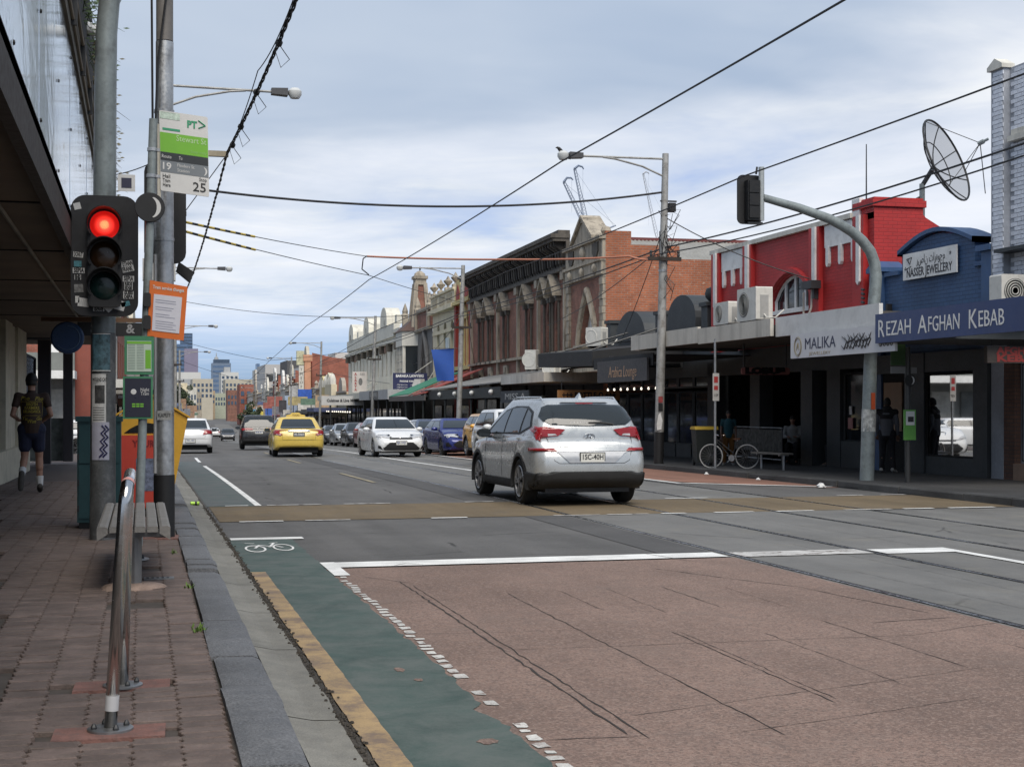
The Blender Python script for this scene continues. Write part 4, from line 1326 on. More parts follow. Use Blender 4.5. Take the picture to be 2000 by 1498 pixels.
# long cornice with brackets
GB('cornice', SOOT, lambda b: b.box(-.25, .1, 5.3, 25.1, 7.35, 7.48).box(-.06, .1, 5.3, 25.1, 7.48, 8.55).box(-.62, .1, 5.3, 25.2, 8.55, 8.68).box(-.72, .1, 5.25, 25.25, 8.68, 8.84).box(-.4, .1, 5.3, 25.1, 8.84, 9.0))
for k in range(44):
 yy = 5.6 + k * .445
 GB('cornice_bracket', SOOT if k % 3 else SOOTD, lambda b: b.prism([(-.06, 7.6), (-.18, 7.7), (-.22, 8.2), (-.52, 8.4), (-.52, 8.54), (-.06, 8.54)], 'y', yy - .07, yy + .07))
for (a, b_) in gw:
 c = (a + b_) / 2
 window(BR, a, b_, 4.15, 6.35, 'gothic', x=.32, fm=SOOTD, nv=0, nh=1, fw=.06)
 GB('window_gablet', STONE, lambda q: q.prism([(c - .62, 6.38), (c + .62, 6.38), (c, 7.15)], 'x', -.06, 0).add(
  [(-.42, c - .72, 6.40), (0, c - .72, 6.40), (0, c, 7.2), (-.42, c, 7.2), (-.42, c - .72, 6.52), (0, c - .72, 6.52), (0, c, 7.32), (-.42, c, 7.32)], [(0, 1, 2, 3), (4, 7, 6, 5), (0, 4, 5, 1), (0, 3, 7, 4), (1, 5, 6, 2)]).add(
  [(-.42, c + .72, 6.40), (0, c + .72, 6.40), (0, c, 7.2), (-.42, c, 7.2), (-.42, c + .72, 6.52), (0, c + .72, 6.52), (0, c, 7.32), (-.42, c, 7.32)], [(0, 1, 2, 3), (4, 7, 6, 5), (0, 4, 5, 1), (0, 3, 7, 4), (1, 5, 6, 2)]))
 for s in (-1, 1):
  GB('window_column', SOOT, lambda q: q.tube([(-.08, c + s * .5, 4.1), (-.08, c + s * .5, 6.2)], .055, 8).box(-.22, 0, c + s * .5 - .12, c + s * .5 + .12, 6.2, 6.42).box(-.22, 0, c + s * .5 - .12, c + s * .5 + .12, 3.98, 4.12))
 GB('window_apron', STONE, lambda q: q.box(-.12, 0, c - .4, c + .4, 3.35, 3.8).box(-.16, 0, c - .2, c + .2, 3.45, 3.7))
for yy in (5.5, 9.9, 13.8, 18.1, 24.6):
 GB('pilaster', STONE, lambda b: b.box(-.12, 0, yy - .12, yy + .12, 3.2, 7.0).box(-.22, 0, yy - .24, yy + .24, 7.0, 7.35))
GB('string_course', STONE, lambda b: b.box(-.2, 0, 5.2, 25, 3.98, 4.10).box(-.18, 0, 0, 25, 3.15, 3.3))
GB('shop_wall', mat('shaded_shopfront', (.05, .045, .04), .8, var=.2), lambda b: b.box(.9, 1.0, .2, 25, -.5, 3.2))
for (a, b_, k) in ((.5, 3.2, 0), (3.4, 6.3, 1), (6.6, 9.4, 0), (9.8, 12.6, 1), (13.0, 15.8, 0), (16.2, 19, 1), (19.4, 22, 0), (22.3, 24.8, 1)):
 window(BR, a, b_, .35, 2.2, x=.2, fm=TIMBERDARK, nh=0, nv=1, name='shop_window')
 GB('stallboard', TIMBERDARK, lambda q: q.box(.12, .35, a, b_, -.6, .35))
 GB('shop_header', TIMBERDARK, lambda q: q.box(.1, .35, a, b_, 2.2, 3.1))
# near low parapet roof behind and verandah
VE = thing('verandah', 'grey iron verandah on cast iron posts in front of the brown block', 'verandah', S(13.4, 46.5), heading(58))
VIRON = mat('weathered_grey_iron', (.26, .255, .24), .65, .2, var=.15, scale=1.2, dirt=(.16, .15, .13), dirt_amt=.5, streak=False)
part(VE, 'roof', VIRON, lambda b: corrug(b, 0, 3.1, 5.5, 26.5, 0, 0, 1) if False else b.add([(-.1, 8.0, 2.74), (3.15, 8.0, 3.42), (3.15, 27.5, 3.35), (-.1, 27.5, 2.62), (-.1, 8.0, 2.69), (3.15, 8.0, 3.37), (3.15, 27.5, 3.30), (-.1, 27.5, 2.57)], [(0, 1, 2, 3), (4, 7, 6, 5), (0, 4, 5, 1), (0, 3, 7, 4), (2, 6, 7, 3)]))
LACE = mat('green_black_cast_iron', (.03, .034, .032), .6, var=.2)
part(VE, 'fascia_frieze', LACE, lambda b: b.box(-.05, .0, 8.0, 27.5, 2.12, 2.55))
part(VE, 'flat_awning', CONC, lambda b: b.box(-.05, 3.1, 1.0, 7.9, 2.62, 2.95))
for k in range(9):
 yy = 1.6 + k * 3.2
 part(VE, 'post', LACE, lambda b: b.tube([(.05, yy, -.6), (.05, yy, 2.15)], .055, 8).tube([(.05, yy, 1.75), (.05, yy + .35, 2.12)], .02, 5).tube([(.05, yy, 1.75), (.05, yy - .35, 2.12)], .02, 5).lathe([(.1, -.05), (.1, .25), (.06, .3)], (.05, yy, 0), 8))
for k in range(5):
 part(VE, 'globe_lamp', mat('white_globe', (.75, .74, .7), .4, var=0), lambda b: b.lathe([(0, -.12), (.09, -.07), (.12, 0), (.09, .08), (0, .12)], (-.1, 9.5 + k * 4, 2.35), 10), True)
BO = thing('bottle_shop_sign', 'orange brown sign with black blackletter BOTTLE-O under the verandah', 'sign', S(14.2, 46.4))
part(BO, 'board', mat('amber_sign', (.36, .17, .06), .6, var=.12), lambda b: b.box(-.65, 1.55, -.04, .04, 1.98, 2.32))
text(BO, '+++ BOTTLE-O +++', .26, (.45, -.045, 2.14), mat('black_lettering', (.02, .012, .01), .6, var=0), FACE_S, width=1.9, bold=.012)
part(BO, 'bracket', DARK, lambda b: b.tube([(-.5, 0, 2.32), (-.5, 0, 2.62)], .015, 6).tube([(1.4, 0, 2.32), (1.4, 0, 2.62)], .015, 6))
AD = thing('shop_name_board', 'dark curved board with pale letters beside the bottle shop sign', 'sign', S(13.5, 50.0))
part(AD, 'board', SLATE, lambda b: b.box(-.03, .03, 0, 4.2, 1.95, 2.4))
text(AD, 'MISS A', .34, (-.035, 2.0, 2.17), mat('pale_lettering', (.4, .4, .38), .6, var=0), width=3.0)
DS = thing('delis_board', 'dark green fascia glass with faint DELIS letters behind the verandah', 'sign', S(14.4, 58.5), heading(58))
part(DS, 'board', mat('dark_green_glass', (.03, .045, .04), .3), lambda b: b.box(-.03, .03, 0, 5.2, 1.25, 1.8))
text(DS, 'DELIS', .42, (-.035, 2.5, 1.5), mat('faint_lettering', (.13, .14, .13), .6, var=0), width=2.6)
ac_unit('white air conditioner bracketed below the gothic bay window', S(15.5, 48.2, 3.85), R(35), .66, .66, .42, fan=False)
ac_unit('tall narrow air conditioner above the verandah beside the black canopy', S(15.6, 58.0, 3.4), R(50), .5, .82, .36, fan=False)
ac_unit('small square air conditioner on the verandah roof near the black canopy', S(15.2, 53.2, 2.95), R(30), .6, .62, .4, fan=False)
ac_unit('double fan air conditioner on the verandah roof in front of the brown block', S(15.9, 68.5, 2.75), R(25), .85, .68, .45, fan=False)
# ------------------------------------------------------------------ red and yellow shop house
RY = bld('red_yellow_shophouse', 'terracotta and yellow shop house with twin rounded parapets', 75.9)
TERRA = mat('terracotta_render', (.42, .12, .072), .75, var=.12, scale=1, dirt=(.24, .09, .06), dirt_amt=.4)
DKRED = mat('deep_red_paint', (.27, .035, .025), .7, var=.1)
YELT = mat('cream_yellow_trim', (.58, .46, .21), .75, var=.12, scale=1.5, dirt=(.3, .24, .13), dirt_amt=.4)
ops = [(1.6, 2.3, 4.6, 7.1), (2.5, 3.2, 4.6, 7.1)]
b = MB()
wall_open(b, 0, 4.9, -.3, 8.0, ops, .2)
b.box(.2, 9, .02, 4.88, -.3, 7.6)
b.build('wall', TERRA, RY)
for o in ops:
 window(RY, *o[:4], x=.15, fm=YELT, nv=0, nh=1)
part(RY, 'window_surround', YELT, lambda b: b.box(-.1, 0, 1.35, 1.58, 4.5, 7.4).box(-.1, 0, 2.32, 2.48, 4.5, 7.4).box(-.1, 0, 3.22, 3.45, 4.5, 7.4).box(-.14, 0, 1.2, 3.6, 7.12, 7.4).prism([(1.4, 7.4), (3.4, 7.4), (2.4, 8.15)], 'x', -.14, 0).box(-.2, 0, .3, 4.6, 4.28, 4.5))
part(RY, 'cornice', YELT, lambda b: b.box(-.3, 0, 0, 4.9, 8.0, 8.2).box(-.12, 0, 0, 4.9, 8.2, 8.9))
for c in (1.15, 3.75):
 part(RY, 'rounded_parapet', YELT, lambda b: b.prism([(c - .85, 8.2), (c + .85, 8.2), (c + .85, 8.75)] + [(c + .85 * math.cos(math.pi * i / 10), 8.75 + .7 * math.sin(math.pi * i / 10)) for i in range(11)] + [(c - .85, 8.75)], 'x', -.15, .2))
 part(RY, 'parapet_panel', DKRED, lambda b: b.prism([(c - .5, 8.3), (c + .5, 8.3), (c + .5, 8.7), (c, 9.15), (c - .5, 8.7)], 'x', -.18, -.15))
part(RY, 'edge_pier', DKRED, lambda b: b.box(-.16, 0, -.02, .45, -.3, 8.0).box(-.16, 0, 4.45, 4.92, -.3, 8.0))
part(RY, 'shop_front', TIMBERDARK, lambda b: b.box(-.02, .1, .5, 4.4, -.3, 3.0))
window(RY, .7, 4.2, .3, 2.3, x=-.05, fm=TIMBERDARK, nv=1, nh=0, name='shop_window')
# ------------------------------------------------------------------ cream shop house with urns
CM = bld('cream_shophouse', 'cream rendered shop house with stone urns along its parapet', 80.85)
CREAM = mat('cream_render', (.62, .55, .40), .8, var=.12, scale=1, dirt=(.30, .26, .19), dirt_amt=.45, streak=True)
ops = [(1.0, 2.0, 4.2, 7.4, 'round'), (3.4, 4.4, 4.2, 7.4, 'round'), (5.8, 6.8, 4.2, 7.4, 'round')]
b = MB()
wall_open(b, 0, 8.4, -.3, 8.3, ops, .25)
b.box(.25, 9, .02, 8.38, -.3, 8.0)
b.build('wall', CREAM, CM)
for o in ops:
 window(CM, *o, x=.2, fm=OFFWHITE, nv=0, nh=1)
part(CM, 'cornice', CREAM, lambda b: b.box(-.35, 0, 0, 8.4, 8.05, 8.3).box(-.14, .1, 0, 8.4, 8.3, 9.1).box(-.24, .15, 0, 8.4, 9.1, 9.22))
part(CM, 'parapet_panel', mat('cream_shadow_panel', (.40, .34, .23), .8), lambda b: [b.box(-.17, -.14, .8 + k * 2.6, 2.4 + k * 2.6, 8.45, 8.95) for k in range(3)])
for k in range(4):
 part(CM, 'urn', STONE, lambda b: b.box(-.2, .2, .35 + k * 2.5 - .2, .35 + k * 2.5 + .2, 9.2, 9.4).lathe([(.1, 9.4), (.06, 9.5), (.26, 9.72), (.28, 9.8), (.12, 9.9), (.08, 10.0), (0, 10.12)], (0, .35 + k * 2.5, 0), 10), True)
part(CM, 'impost', CREAM, lambda b: b.box(-.08, 0, .3, 8.1, 6.75, 6.95).box(-.2, 0, .2, 8.2, 3.9, 4.15))
part(CM, 'sign_panel', mat('pale_blue_panel', (.50, .55, .58), .6), lambda b: b.box(-.12, -.03, 2.2, 3.1, 4.2, 6.4).box(-.14, -.03, .8, 6.0, 3.55, 4.1))
part(CM, 'shop_front', TIMBERDARK, lambda b: b.box(-.05, .0, .3, 8.1, -.3, 3.1))
window(CM, .7, 4.0, .3, 2.4, x=-.08, fm=TIMBERDARK, nv=1, nh=0, name='shop_window')
window(CM, 4.4, 7.8, .3, 2.4, x=-.08, fm=TIMBERDARK, nv=1, nh=0, name='shop_window')
# ------------------------------------------------------------------ grey building with the corner spire
TU = bld('spired_building', 'grey rendered building with oriel bay and a tall brick spire', 89.4)
GREYR = mat('dark_grey_render', (.16, .155, .15), .8, var=.15, scale=1, dirt=(.09, .085, .08), dirt_amt=.5)
RUST = brick_mat('rust_brick', (.26, .095, .06), (.2, .075, .05), (.18, .14, .12), .24, .09, .012)
ops = [(1.2, 4.0, 4.4, 7.2, 'gothic')]
b = MB()
wall_open(b, 0, 12.6, -.4, 7.6, ops, .5)
b.box(.5, 8, .02, 12.5, -.4, 7.4)
b.build('wall', GREYR, TU)
part(TU, 'recess', mat('dark_red_recess', (.10, .028, .022), .8), lambda b: b.box(.48, .5, 1.1, 4.1, 4.3, 7.3))
ac_ = arch_curve(1.0, 4.2, 4.4, 7.4, 'gothic', 14)
part(TU, 'arch_moulding', GREYR, lambda b: [b.tube([(-.1, p[0], p[1]), (-.1, q[0], q[1])], .16, 6) for p, q in zip(ac_, ac_[1:])])
part(TU, 'attic', RUST, lambda b: b.box(-.05, .4, .3, 6.0, 7.6, 8.7))
part(TU, 'attic_coping', STONE, lambda b: b.box(-.15, .5, .2, 6.2, 8.7, 8.95).box(-.25, .1, 0, 12.6, 7.45, 7.62))
part(TU, 'oriel_bay', OFFWHITE, lambda b: b.prism([(0, 5.9), (-1.0, 6.6), (-1.0, 9.6), (0, 10.3)], 'z', 4.0, 7.5) if False else b.prism([(0.0, 5.9), (-1.0, 6.6), (-1.0, 9.6), (0.0, 10.3)], 'z', 4.0, 4.6).prism([(0.0, 5.9), (-1.0, 6.6), (-1.0, 9.6), (0.0, 10.3)], 'z', 6.6, 7.6).box(-.95, 0, 6.6, 6.75, 4.6, 6.6).box(-.95, 0, 9.45, 9.6, 4.6, 6.6).box(-.95, -.85, 8.0, 8.15, 4.6, 6.6))
part(TU, 'oriel_glazing', GLASS, lambda b: b.prism([(0.0, 6.1), (-.9, 6.7), (-.9, 9.5), (0.0, 10.1)], 'z', 4.6, 6.6))
part(TU, 'oriel_grid', OFFWHITE, lambda b: [b.box(-.93, -.89, 6.7, 9.5, 4.6 + .5 * k - .02, 4.6 + .5 * k + .02) for k in range(1, 4)] + [b.box(-.93, -.89, 6.75 + .35 * k - .02, 6.75 + .35 * k + .02, 4.6, 6.6) for k in range(1, 8)])
part(TU, 'oriel_roof', mat('brown_lead_roof', (.085, .05, .04), .7), lambda b: b.add([(0, 5.8, 7.6), (-1.1, 6.5, 7.6), (-1.1, 9.7, 7.6), (0, 10.4, 7.6), (0, 7.3, 8.6), (0, 9.0, 8.6)], [(0, 1, 4), (1, 2, 5, 4), (2, 3, 5), (0, 1, 2, 3)]))
sp = Vector((.35, 7.4, 0))
part(TU, 'spire', RUST, lambda b: b.add([(sp.x - .55, sp.y - .9, 7.6), (sp.x + .55, sp.y - .9, 7.6), (sp.x + .55, sp.y + .9, 7.6), (sp.x - .55, sp.y + .9, 7.6), (sp.x - .3, sp.y - .4, 10.8), (sp.x + .3, sp.y - .4, 10.8), (sp.x + .3, sp.y + .4, 10.8), (sp.x - .3, sp.y + .4, 10.8)], [(0, 1, 5, 4), (1, 2, 6, 5), (2, 3, 7, 6), (3, 0, 4, 7), (4, 5, 6, 7)]))
for dx, dy in ((-.5, -.85), (.5, -.85), (.5, .85), (-.5, .85)):
 part(TU, 'spire_rib', STONE, lambda b: b.tube([(sp.x + dx * 1.1, sp.y + dy * 1.05, 7.6), (sp.x + dx * .62, sp.y + dy * .5, 10.9)], [.22, .15], 6))
part(TU, 'spire_cap', STONE, lambda b: b.box(sp.x - .38, sp.x + .38, sp.y - .5, sp.y + .5, 10.8, 11.2).box(sp.x - .48, sp.x + .48, sp.y - .6, sp.y + .6, 11.2, 11.4).lathe([(.4, 11.4), (.36, 11.6), (.15, 11.75), (0, 11.8)], (sp.x, sp.y, 0), 10))
part(TU, 'bird', BLACK, lambda b: b.lathe([(0, 11.78), (.06, 11.85), (.05, 11.98), (0, 12.08)], (sp.x, sp.y - .1, 0), 6))
for yy in (1.0, 6.1, 11.9):
 part(TU, 'pinnacle', STONE, lambda b: b.box(-.2, .2, yy - .22, yy + .22, 7.6, 9.0).lathe([(.3, 9.0), (.2, 9.15), (.22, 9.3), (.08, 9.7), (0, 9.9)], (0, yy, 0), 8))
part(TU, 'shop_front', NEARBLACK, lambda b: b.box(-.05, .0, .3, 12.3, -.4, 3.2))
BS = thing('lawyers_sign', 'navy billboard reading BARAKA LAWYERS above the striped awning', 'sign', S(13.9, 88.2), heading(90))
part(BS, 'board', mat('navy_board', (.022, .026, .085), .5, var=.08), lambda b: b.box(0, 2.15, -.05, .05, 3.4, 4.55))
text(BS, 'BARAKA LAWYERS', .24, (1.05, -.056, 4.36), LETT, FACE_S, width=1.75, bold=.008)
text(BS, 'PHONE 9383 2003', .16, (1.05, -.056, 4.03), LETT, FACE_S, width=1.25, bold=.004)
for k in range(3):
 text(BS, '- Migration Law', .1, (.55, -.056, 3.82 - k * .15), LETT, FACE_S, width=.7)
 text(BS, '- Litigation Dispute', .1, (1.45, -.056, 3.82 - k * .15), LETT, FACE_S, width=.8)
part(BS, 'stay', OFFWHITE, lambda b: b.tube([(1.9, 0, 3.6), (2.7, -.2, 4.9)], .03, 6).tube([(1.2, .1, 4.4), (2.5, .3, 5.3)], .03, 6))
ac_unit('white air conditioner in front of the navy lawyers sign', S(15.3, 86.5, 3.2), R(40), .5, .85, .4, fan=False)
SA = thing('striped_awning', 'sloping green and red striped awning below the navy sign', 'awning', S(13.3, 71.5), heading(78))
GRN = mat('green_canvas', (.035, .20, .115), .7, var=.12)
RDC = mat('red_canvas', (.30, .06, .045), .7, var=.12)
def slope(b, y0, y1):
 b.add([(-.1, y0, 2.85), (-.1, y1, 2.75), (2.9, y1, 4.0), (2.9, y0, 4.1), (-.1, y0, 2.80), (-.1, y1, 2.70), (2.9, y1, 3.95), (2.9, y0, 4.05)], [(0, 1, 2, 3), (4, 7, 6, 5), (0, 4, 5, 1), (0, 3, 7, 4), (1, 5, 6, 2)])
for k, (a, b_) in enumerate(((0, 4), (4.01, 5.6), (5.61, 13.5))):
 part(SA, 'stripe', (RDC, mat('pale_canvas', (.42, .14, .1), .7), GRN)[k], lambda q: slope(q, a, b_))
part(SA, 'valance', mat('dim_fascia', (.12, .11, .10), .8), lambda b: b.box(-.1, -.05, 0, 13.5, 2.45, 2.72))
for k in range(5):
 part(SA, 'post', LACE, lambda b: b.tube([(0, 1 + k * 3, -1), (0, 1 + k * 3, 2.6)], .05, 6))
SBX = thing('grey_box_awning', 'flat grey box awning with a small lettered panel past the striped awning', 'awning', S(13.3, 85.5), heading(92))
part(SBX, 'fascia', mat('pale_grey_fascia', (.40, .41, .42), .6, var=.1, dirt=(.25, .25, .25)), lambda b: b.box(-.1, 3.0, 0, 15, 2.85, 3.45))
part(SBX, 'panel', mat('dark_grey_panel', (.13, .13, .13), .6), lambda b: b.box(-.13, -.1, 4.5, 9.0, 2.9, 3.4))
text(SBX, 'BOB JANES', .4, (-.135, 6.7, 3.15), mat('grey_lettering', (.4, .4, .4), .6, var=0), width=3.6)
for k in range(4):
 part(SBX, 'post', DARK, lambda b: b.tube([(0, 1 + k * 4, -1.4), (0, 1 + k * 4, 2.9)], .06, 6))
FB = thing('blue_flag', 'royal blue banner hanging from the second street lamp pole', 'banner', S(12.95, 61.4, 0), heading(61))
flag = MB()
nz_, nx_ = 8, 6
for i in range(nz_ + 1):
 for k in range(nx_ + 1):
  a, z = k / nx_, 1.75 - 1.0 * 0
  w0 = 1.02 - .28 * (i / nz_)
  flag.v.append((-.07 - w0 * a, .06 * math.sin(a * 4 + i * .5), 4.50 - 1.42 * i / nz_ - .06 * a * (1 - i / nz_)))
for i in range(nz_):
 for k in range(nx_):
  flag.f.append((i * (nx_ + 1) + k, i * (nx_ + 1) + k + 1, (i + 1) * (nx_ + 1) + k + 1, (i + 1) * (nx_ + 1) + k))
  flag.m.append(0)
flag.build('cloth', mat('royal_blue_cloth', (.018, .075, .33), .7, var=.1), FB, 'all')
part(FB, 'arm', DARK, lambda b: b.tube([(.1, 0, 4.5), (-1.1, 0, 4.5)], .015, 6))
# ------------------------------------------------------------------ white terrace with rounded parapets
WT = bld('white_terrace', 'long off white terrace with three tall rounded parapet arches', 102.2)
TERW = mat('terrace_render', (.66, .635, .55), .8, var=.12, scale=.8, dirt=(.33, .31, .27), dirt_amt=.5, streak=True)
TERG = mat('terrace_grey_render', (.58, .565, .50), .8, var=.1, scale=.8, dirt=(.3, .3, .29), dirt_amt=.4)
b = MB()
ops = [(1.0 + k * 2.55, 1.75 + k * 2.55, 5.1, 6.9) for k in range(14)]
wall_open(b, 0, 37, -.6, 8.3, ops, .25)
b.box(.25, 10, .02, 36.9, -.6, 8.0)
b.build('wall', TERW, WT)
for o in ops:
 window(WT, *o, x=.2, fm=TERG, nv=0, nh=1)
part(WT, 'cornice', TERG, lambda b: b.box(-.35, 0, 0, 37, 7.5, 7.75).box(-.15, .3, 4.0, 37, 8.0, 9.0).box(-.3, .3, 0, 4.0, 8.2, 8.45))
for c, r in ((9.5, 1.9), (21.0, 1.9), (33.0, 1.9)):
 part(WT, 'rounded_parapet', TERW, lambda b: b.prism([(c - r, 9.0), (c + r, 9.0), (c + r, 9.5)] + [(c + r * math.cos(math.pi * i / 12), 9.5 + 1.0 * math.sin(math.pi * i / 12)) for i in range(13)] + [(c - r, 9.5)], 'x', -.2, .9))
for k in range(6):
 part(WT, 'parapet_block', TERG, lambda b: b.box(-.2, .3, 2.0 + k * 6.2, 3.0 + k * 6.2, 8.9, 9.5))
for k in range(9):
 part(WT, 'bracket', SOOT, lambda b: b.box(-.45, 0, 1.5 + k * 4.2, 1.9 + k * 4.2, 6.9, 7.5))
part(WT, 'relief_panel', mat('dusty_pink_relief', (.30, .19, .15), .8, var=.3, scale=6), lambda b: b.box(-.1, 0, 9, 13, 6.95, 7.45).box(-.1, 0, 30, 32, 6.9, 7.4))
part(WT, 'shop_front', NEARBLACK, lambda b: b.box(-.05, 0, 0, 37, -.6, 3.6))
for k in range(10):
 window(WT, .4 + k * 3.7, 3.6 + k * 3.7, .2, 2.6, x=-.08, fm=DARK, nv=1, nh=0, name='shop_window')
part(WT, 'awning', TERG, lambda b: b.box(-3.0, -.05, 0, 37, 3.3, 3.7))
ALS = thing('alarya_sign', 'vertical white and red sign reading ALARYA above the awnings', 'sign', S(14.3, 114.0), heading(110))
part(ALS, 'board', mat('white_red_sign', (.50, .47, .45), .6), lambda b: b.box(-.1, 1.05, -.06, .06, 4.1, 5.75))
for k, ch in enumerate('ALARYA'):
 text(ALS, ch, .27, (.16, -.07, 5.55 - k * .25), REDL, FACE_S, bold=.01)
text(ALS, '555', .25, (.7, -.07, 5.55), TXT, FACE_S)
part(ALS, 'portrait_patch', mat('grey_print', (.12, .12, .12), .6, var=.5, scale=5), lambda b: b.prism([(.55 + .16 * math.cos(t), 4.95 + .3 * math.sin(t)) for t in [k * math.pi / 6 for k in range(12)]], 'y', -.07, -.061))
part(ALS, 'stay', OFFWHITE, lambda b: b.tube([(.2, 0, 4.1), (1.6, .3, 5.0)], .03, 5).tube([(.8, 0, 4.1), (2.0, .3, 4.9)], .03, 5))
WSN = thing('white_shop_sign', 'wide pale sign with dark lettering on the awning beyond the taxi', 'sign', S(11.6, 108), heading(110))
part(WSN, 'panel', mat('pale_panel', (.50, .50, .49), .6), lambda b: b.box(-.4, 2.75, -.1, .1, 2.95, 3.65))
text(WSN, 'Cuisines & Live Music', .3, (1.2, -.12, 3.3), TXT, FACE_S, width=2.4, bold=.01)
part(WSN, 'post', DARK, lambda b: b.tube([(.3, 0, -1.7), (.3, 0, 3.0)], .06, 6).tube([(2.4, 0, -1.7), (2.4, 0, 3.0)], .06, 6))
# ------------------------------------------------------------------ far rows of shops
FR = random.Random(17)
ROWC = [(.50, .46, .37), (.55, .53, .48), (.24, .07, .05), (.42, .30, .18), (.36, .34, .31), (.30, .10, .06), (.56, .55, .52), (.45, .40, .26), (.20, .18, .17), (.48, .44, .40)]
def shophouse(Y0, L, Hh, ci, side, label, brick_side=False, detail=True, X=None, awn=None, name='shop_house'):
 """a two storey shop: wall with window openings, parapet, awning on posts, shopfront; side +1 right row, -1 left row"""
 X = (16.6 if side > 0 else -2.75) if X is None else X
 t = thing(name, label, 'building', S(X, Y0), heading(Y0 + L / 2))
 wm = mat('row_render_%d' % ci, ROWC[ci], .8, var=.14, scale=.8, dirt=tuple(v * .5 for v in ROWC[ci]), dirt_amt=.5, streak=True)
 tm = mat('row_trim_%d' % (ci % 4), [(.55, .52, .45), (.46, .42, .34), (.60, .59, .56), (.35, .31, .26)][ci % 4], .8, var=.12)
 n = max(2, int(L / 2.3))
 ops = [(L * (k + .5) / n - .42, L * (k + .5) / n + .42, 4.3, min(Hh - 1.4, 6.5), 'round' if ci % 3 == 0 else 'rect') for k in range(n)] if Hh > 6.4 else []
 b = MB()
 wall_open(b, 0, L, -1.2, Hh, ops, .2, sx=side)
 b.box(min(0, side * 12) + (0.21 if side > 0 else 0), max(0, side * 12) - (0.21 if side < 0 else 0), .02, L - .02, -1.2, Hh - .5)
 b.build('wall', wm, t)
 if brick_side:
  part(t, 'party_wall', brick_mat('party_brick', (.30, .082, .05), (.24, .066, .042), (.22, .15, .12), .26, .09, .012), lambda q: q.prism([(side * .3, -1), (side * 13, -1), (side * 13, Hh - 1.6), (side * 8, Hh - 1.2), (side * 5, Hh + .1), (side * 3, Hh + .3), (side * .3, Hh + .9)], 'y', -.25, -.02))
 for o in ops:
  window(t, *o, x=.15, sx=side, fm=tm if detail else None, nv=0, nh=1)
 xo = -side
 part(t, 'cornice', tm, lambda q: q.box(min(0, xo * .3), max(0, xo * .3), 0, L, Hh - .95, Hh - .75).box(min(0, xo * .2), max(0, xo * .2), 0, L, Hh - .1, Hh + .08))
 k = FR.random()
 if k < .45:
  c, r = L / 2, L * .22
  part(t, 'pediment', tm, lambda q: q.prism([(c - r, Hh + .08)] + [(c - r * math.cos(math.pi * i / 8), Hh + .08 + r * .7 * math.sin(math.pi * i / 8)) for i in range(9)] + [(c + r, Hh + .08)], 'x', -.15, .25))
 elif k < .8:
  for yy in (.4, L - .4):
   part(t, 'parapet_urn', tm, lambda q: q.box(-.2, .2, yy - .2, yy + .2, Hh, Hh + .5).lathe([(.12, Hh + .5), (.24, Hh + .75), (.1, Hh + 1.0), (0, Hh + 1.1)], (0, yy, 0), 8))
 a = awn if awn is not None else (.36, .35, .33)
 am = mat('row_awning_%02d%02d%02d' % tuple(int(v * 99) for v in a), a, .7, var=.15, dirt=tuple(v * .5 for v in a), dirt_amt=.5)
 x0, x1 = (-3.2, -.02) if side > 0 else (.02, 2.5)
 part(t, 'awning', am, lambda q: q.box(x0, x1, .05, L - .05, 3.0, 3.4))
 for kk in range(2):
  xp = x0 + .1 if side > 0 else x1 - .1
  part(t, 'awning_post', DARK, lambda q: q.tube([(xp, .5 + kk * (L - 1), -1), (xp, .5 + kk * (L - 1), 3.0)], .05, 6))
 window(t, .4, L * .48, .3, 2.5, x=-.03, sx=side, fm=DARK, nv=1, nh=0, name='shop_window')
 window(t, L * .52, L - .4, .3, 2.5, x=-.03, sx=side, fm=DARK, nv=1, nh=0, name='shop_window')
 return t
ORD = ['first', 'second', 'third', 'fourth', 'fifth', 'sixth', 'seventh', 'eighth', 'ninth', 'tenth', 'eleventh', 'twelfth', 'thirteenth', 'fourteenth', 'fifteenth']
CN = ['cream', 'off white', 'dark red', 'tan', 'grey', 'brick red', 'white', 'sandy yellow', 'charcoal', 'pale stone']
rows_r = [(141, 9, 5.0, 7, 0), (150.2, 8, 5.2, 0, 0), (158.4, 9, 5.4, 9, 0), (167.6, 10, 6.2, 3, 0), (178, 10, 6.6, 1, 0), (188.5, 13, 10.6, 5, 1), (202, 10, 7.4, 3, 0), (212.4, 12, 8.2, 1, 0), (225, 12, 9.6, 5, 1), (237.4, 12, 8.4, 0, 0), (250, 16, 9.0, 6, 0), (266.5, 14, 8.0, 7, 0), (281, 16, 10.5, 2, 1), (297.5, 18, 9.4, 4, 0), (316, 20, 9, 0, 0), (336.5, 24, 10, 6, 0), (361, 28, 9, 9, 0), (390, 40, 10, 3, 0), (431, 60, 10, 1, 0)]
for i, (y0, L, h, ci, bs_) in enumerate(rows_r):
 shophouse(y0, L, h, ci, 1, '%s shop house in the right row beyond the white terrace, %s from it' % (CN[ci], ORD[i] if i < 15 else 'far ' + ORD[i - 15]), bool(bs_), detail=i < 8, awn=FR.choice([(.36, .35, .33), (.5, .49, .46), (.12, .12, .12), (.3, .1, .08), (.08, .1, .2)]))
rows_l = [(70, 10, 6.4, 2, 0), (80.5, 10, 7.8, 1, 0), (91, 12, 8.6, 5, 0), (103.5, 14, 8.0, 9, 0), (118, 16, 9, 0, 0), (134.5, 18, 8.6, 6, 0), (153, 22, 9.4, 4, 0), (176, 26, 9, 7, 0), (203, 32, 9.6, 1, 0), (236, 44, 10, 3, 0), (281, 60, 9.5, 8, 0), (342, 90, 10, 0, 0)]
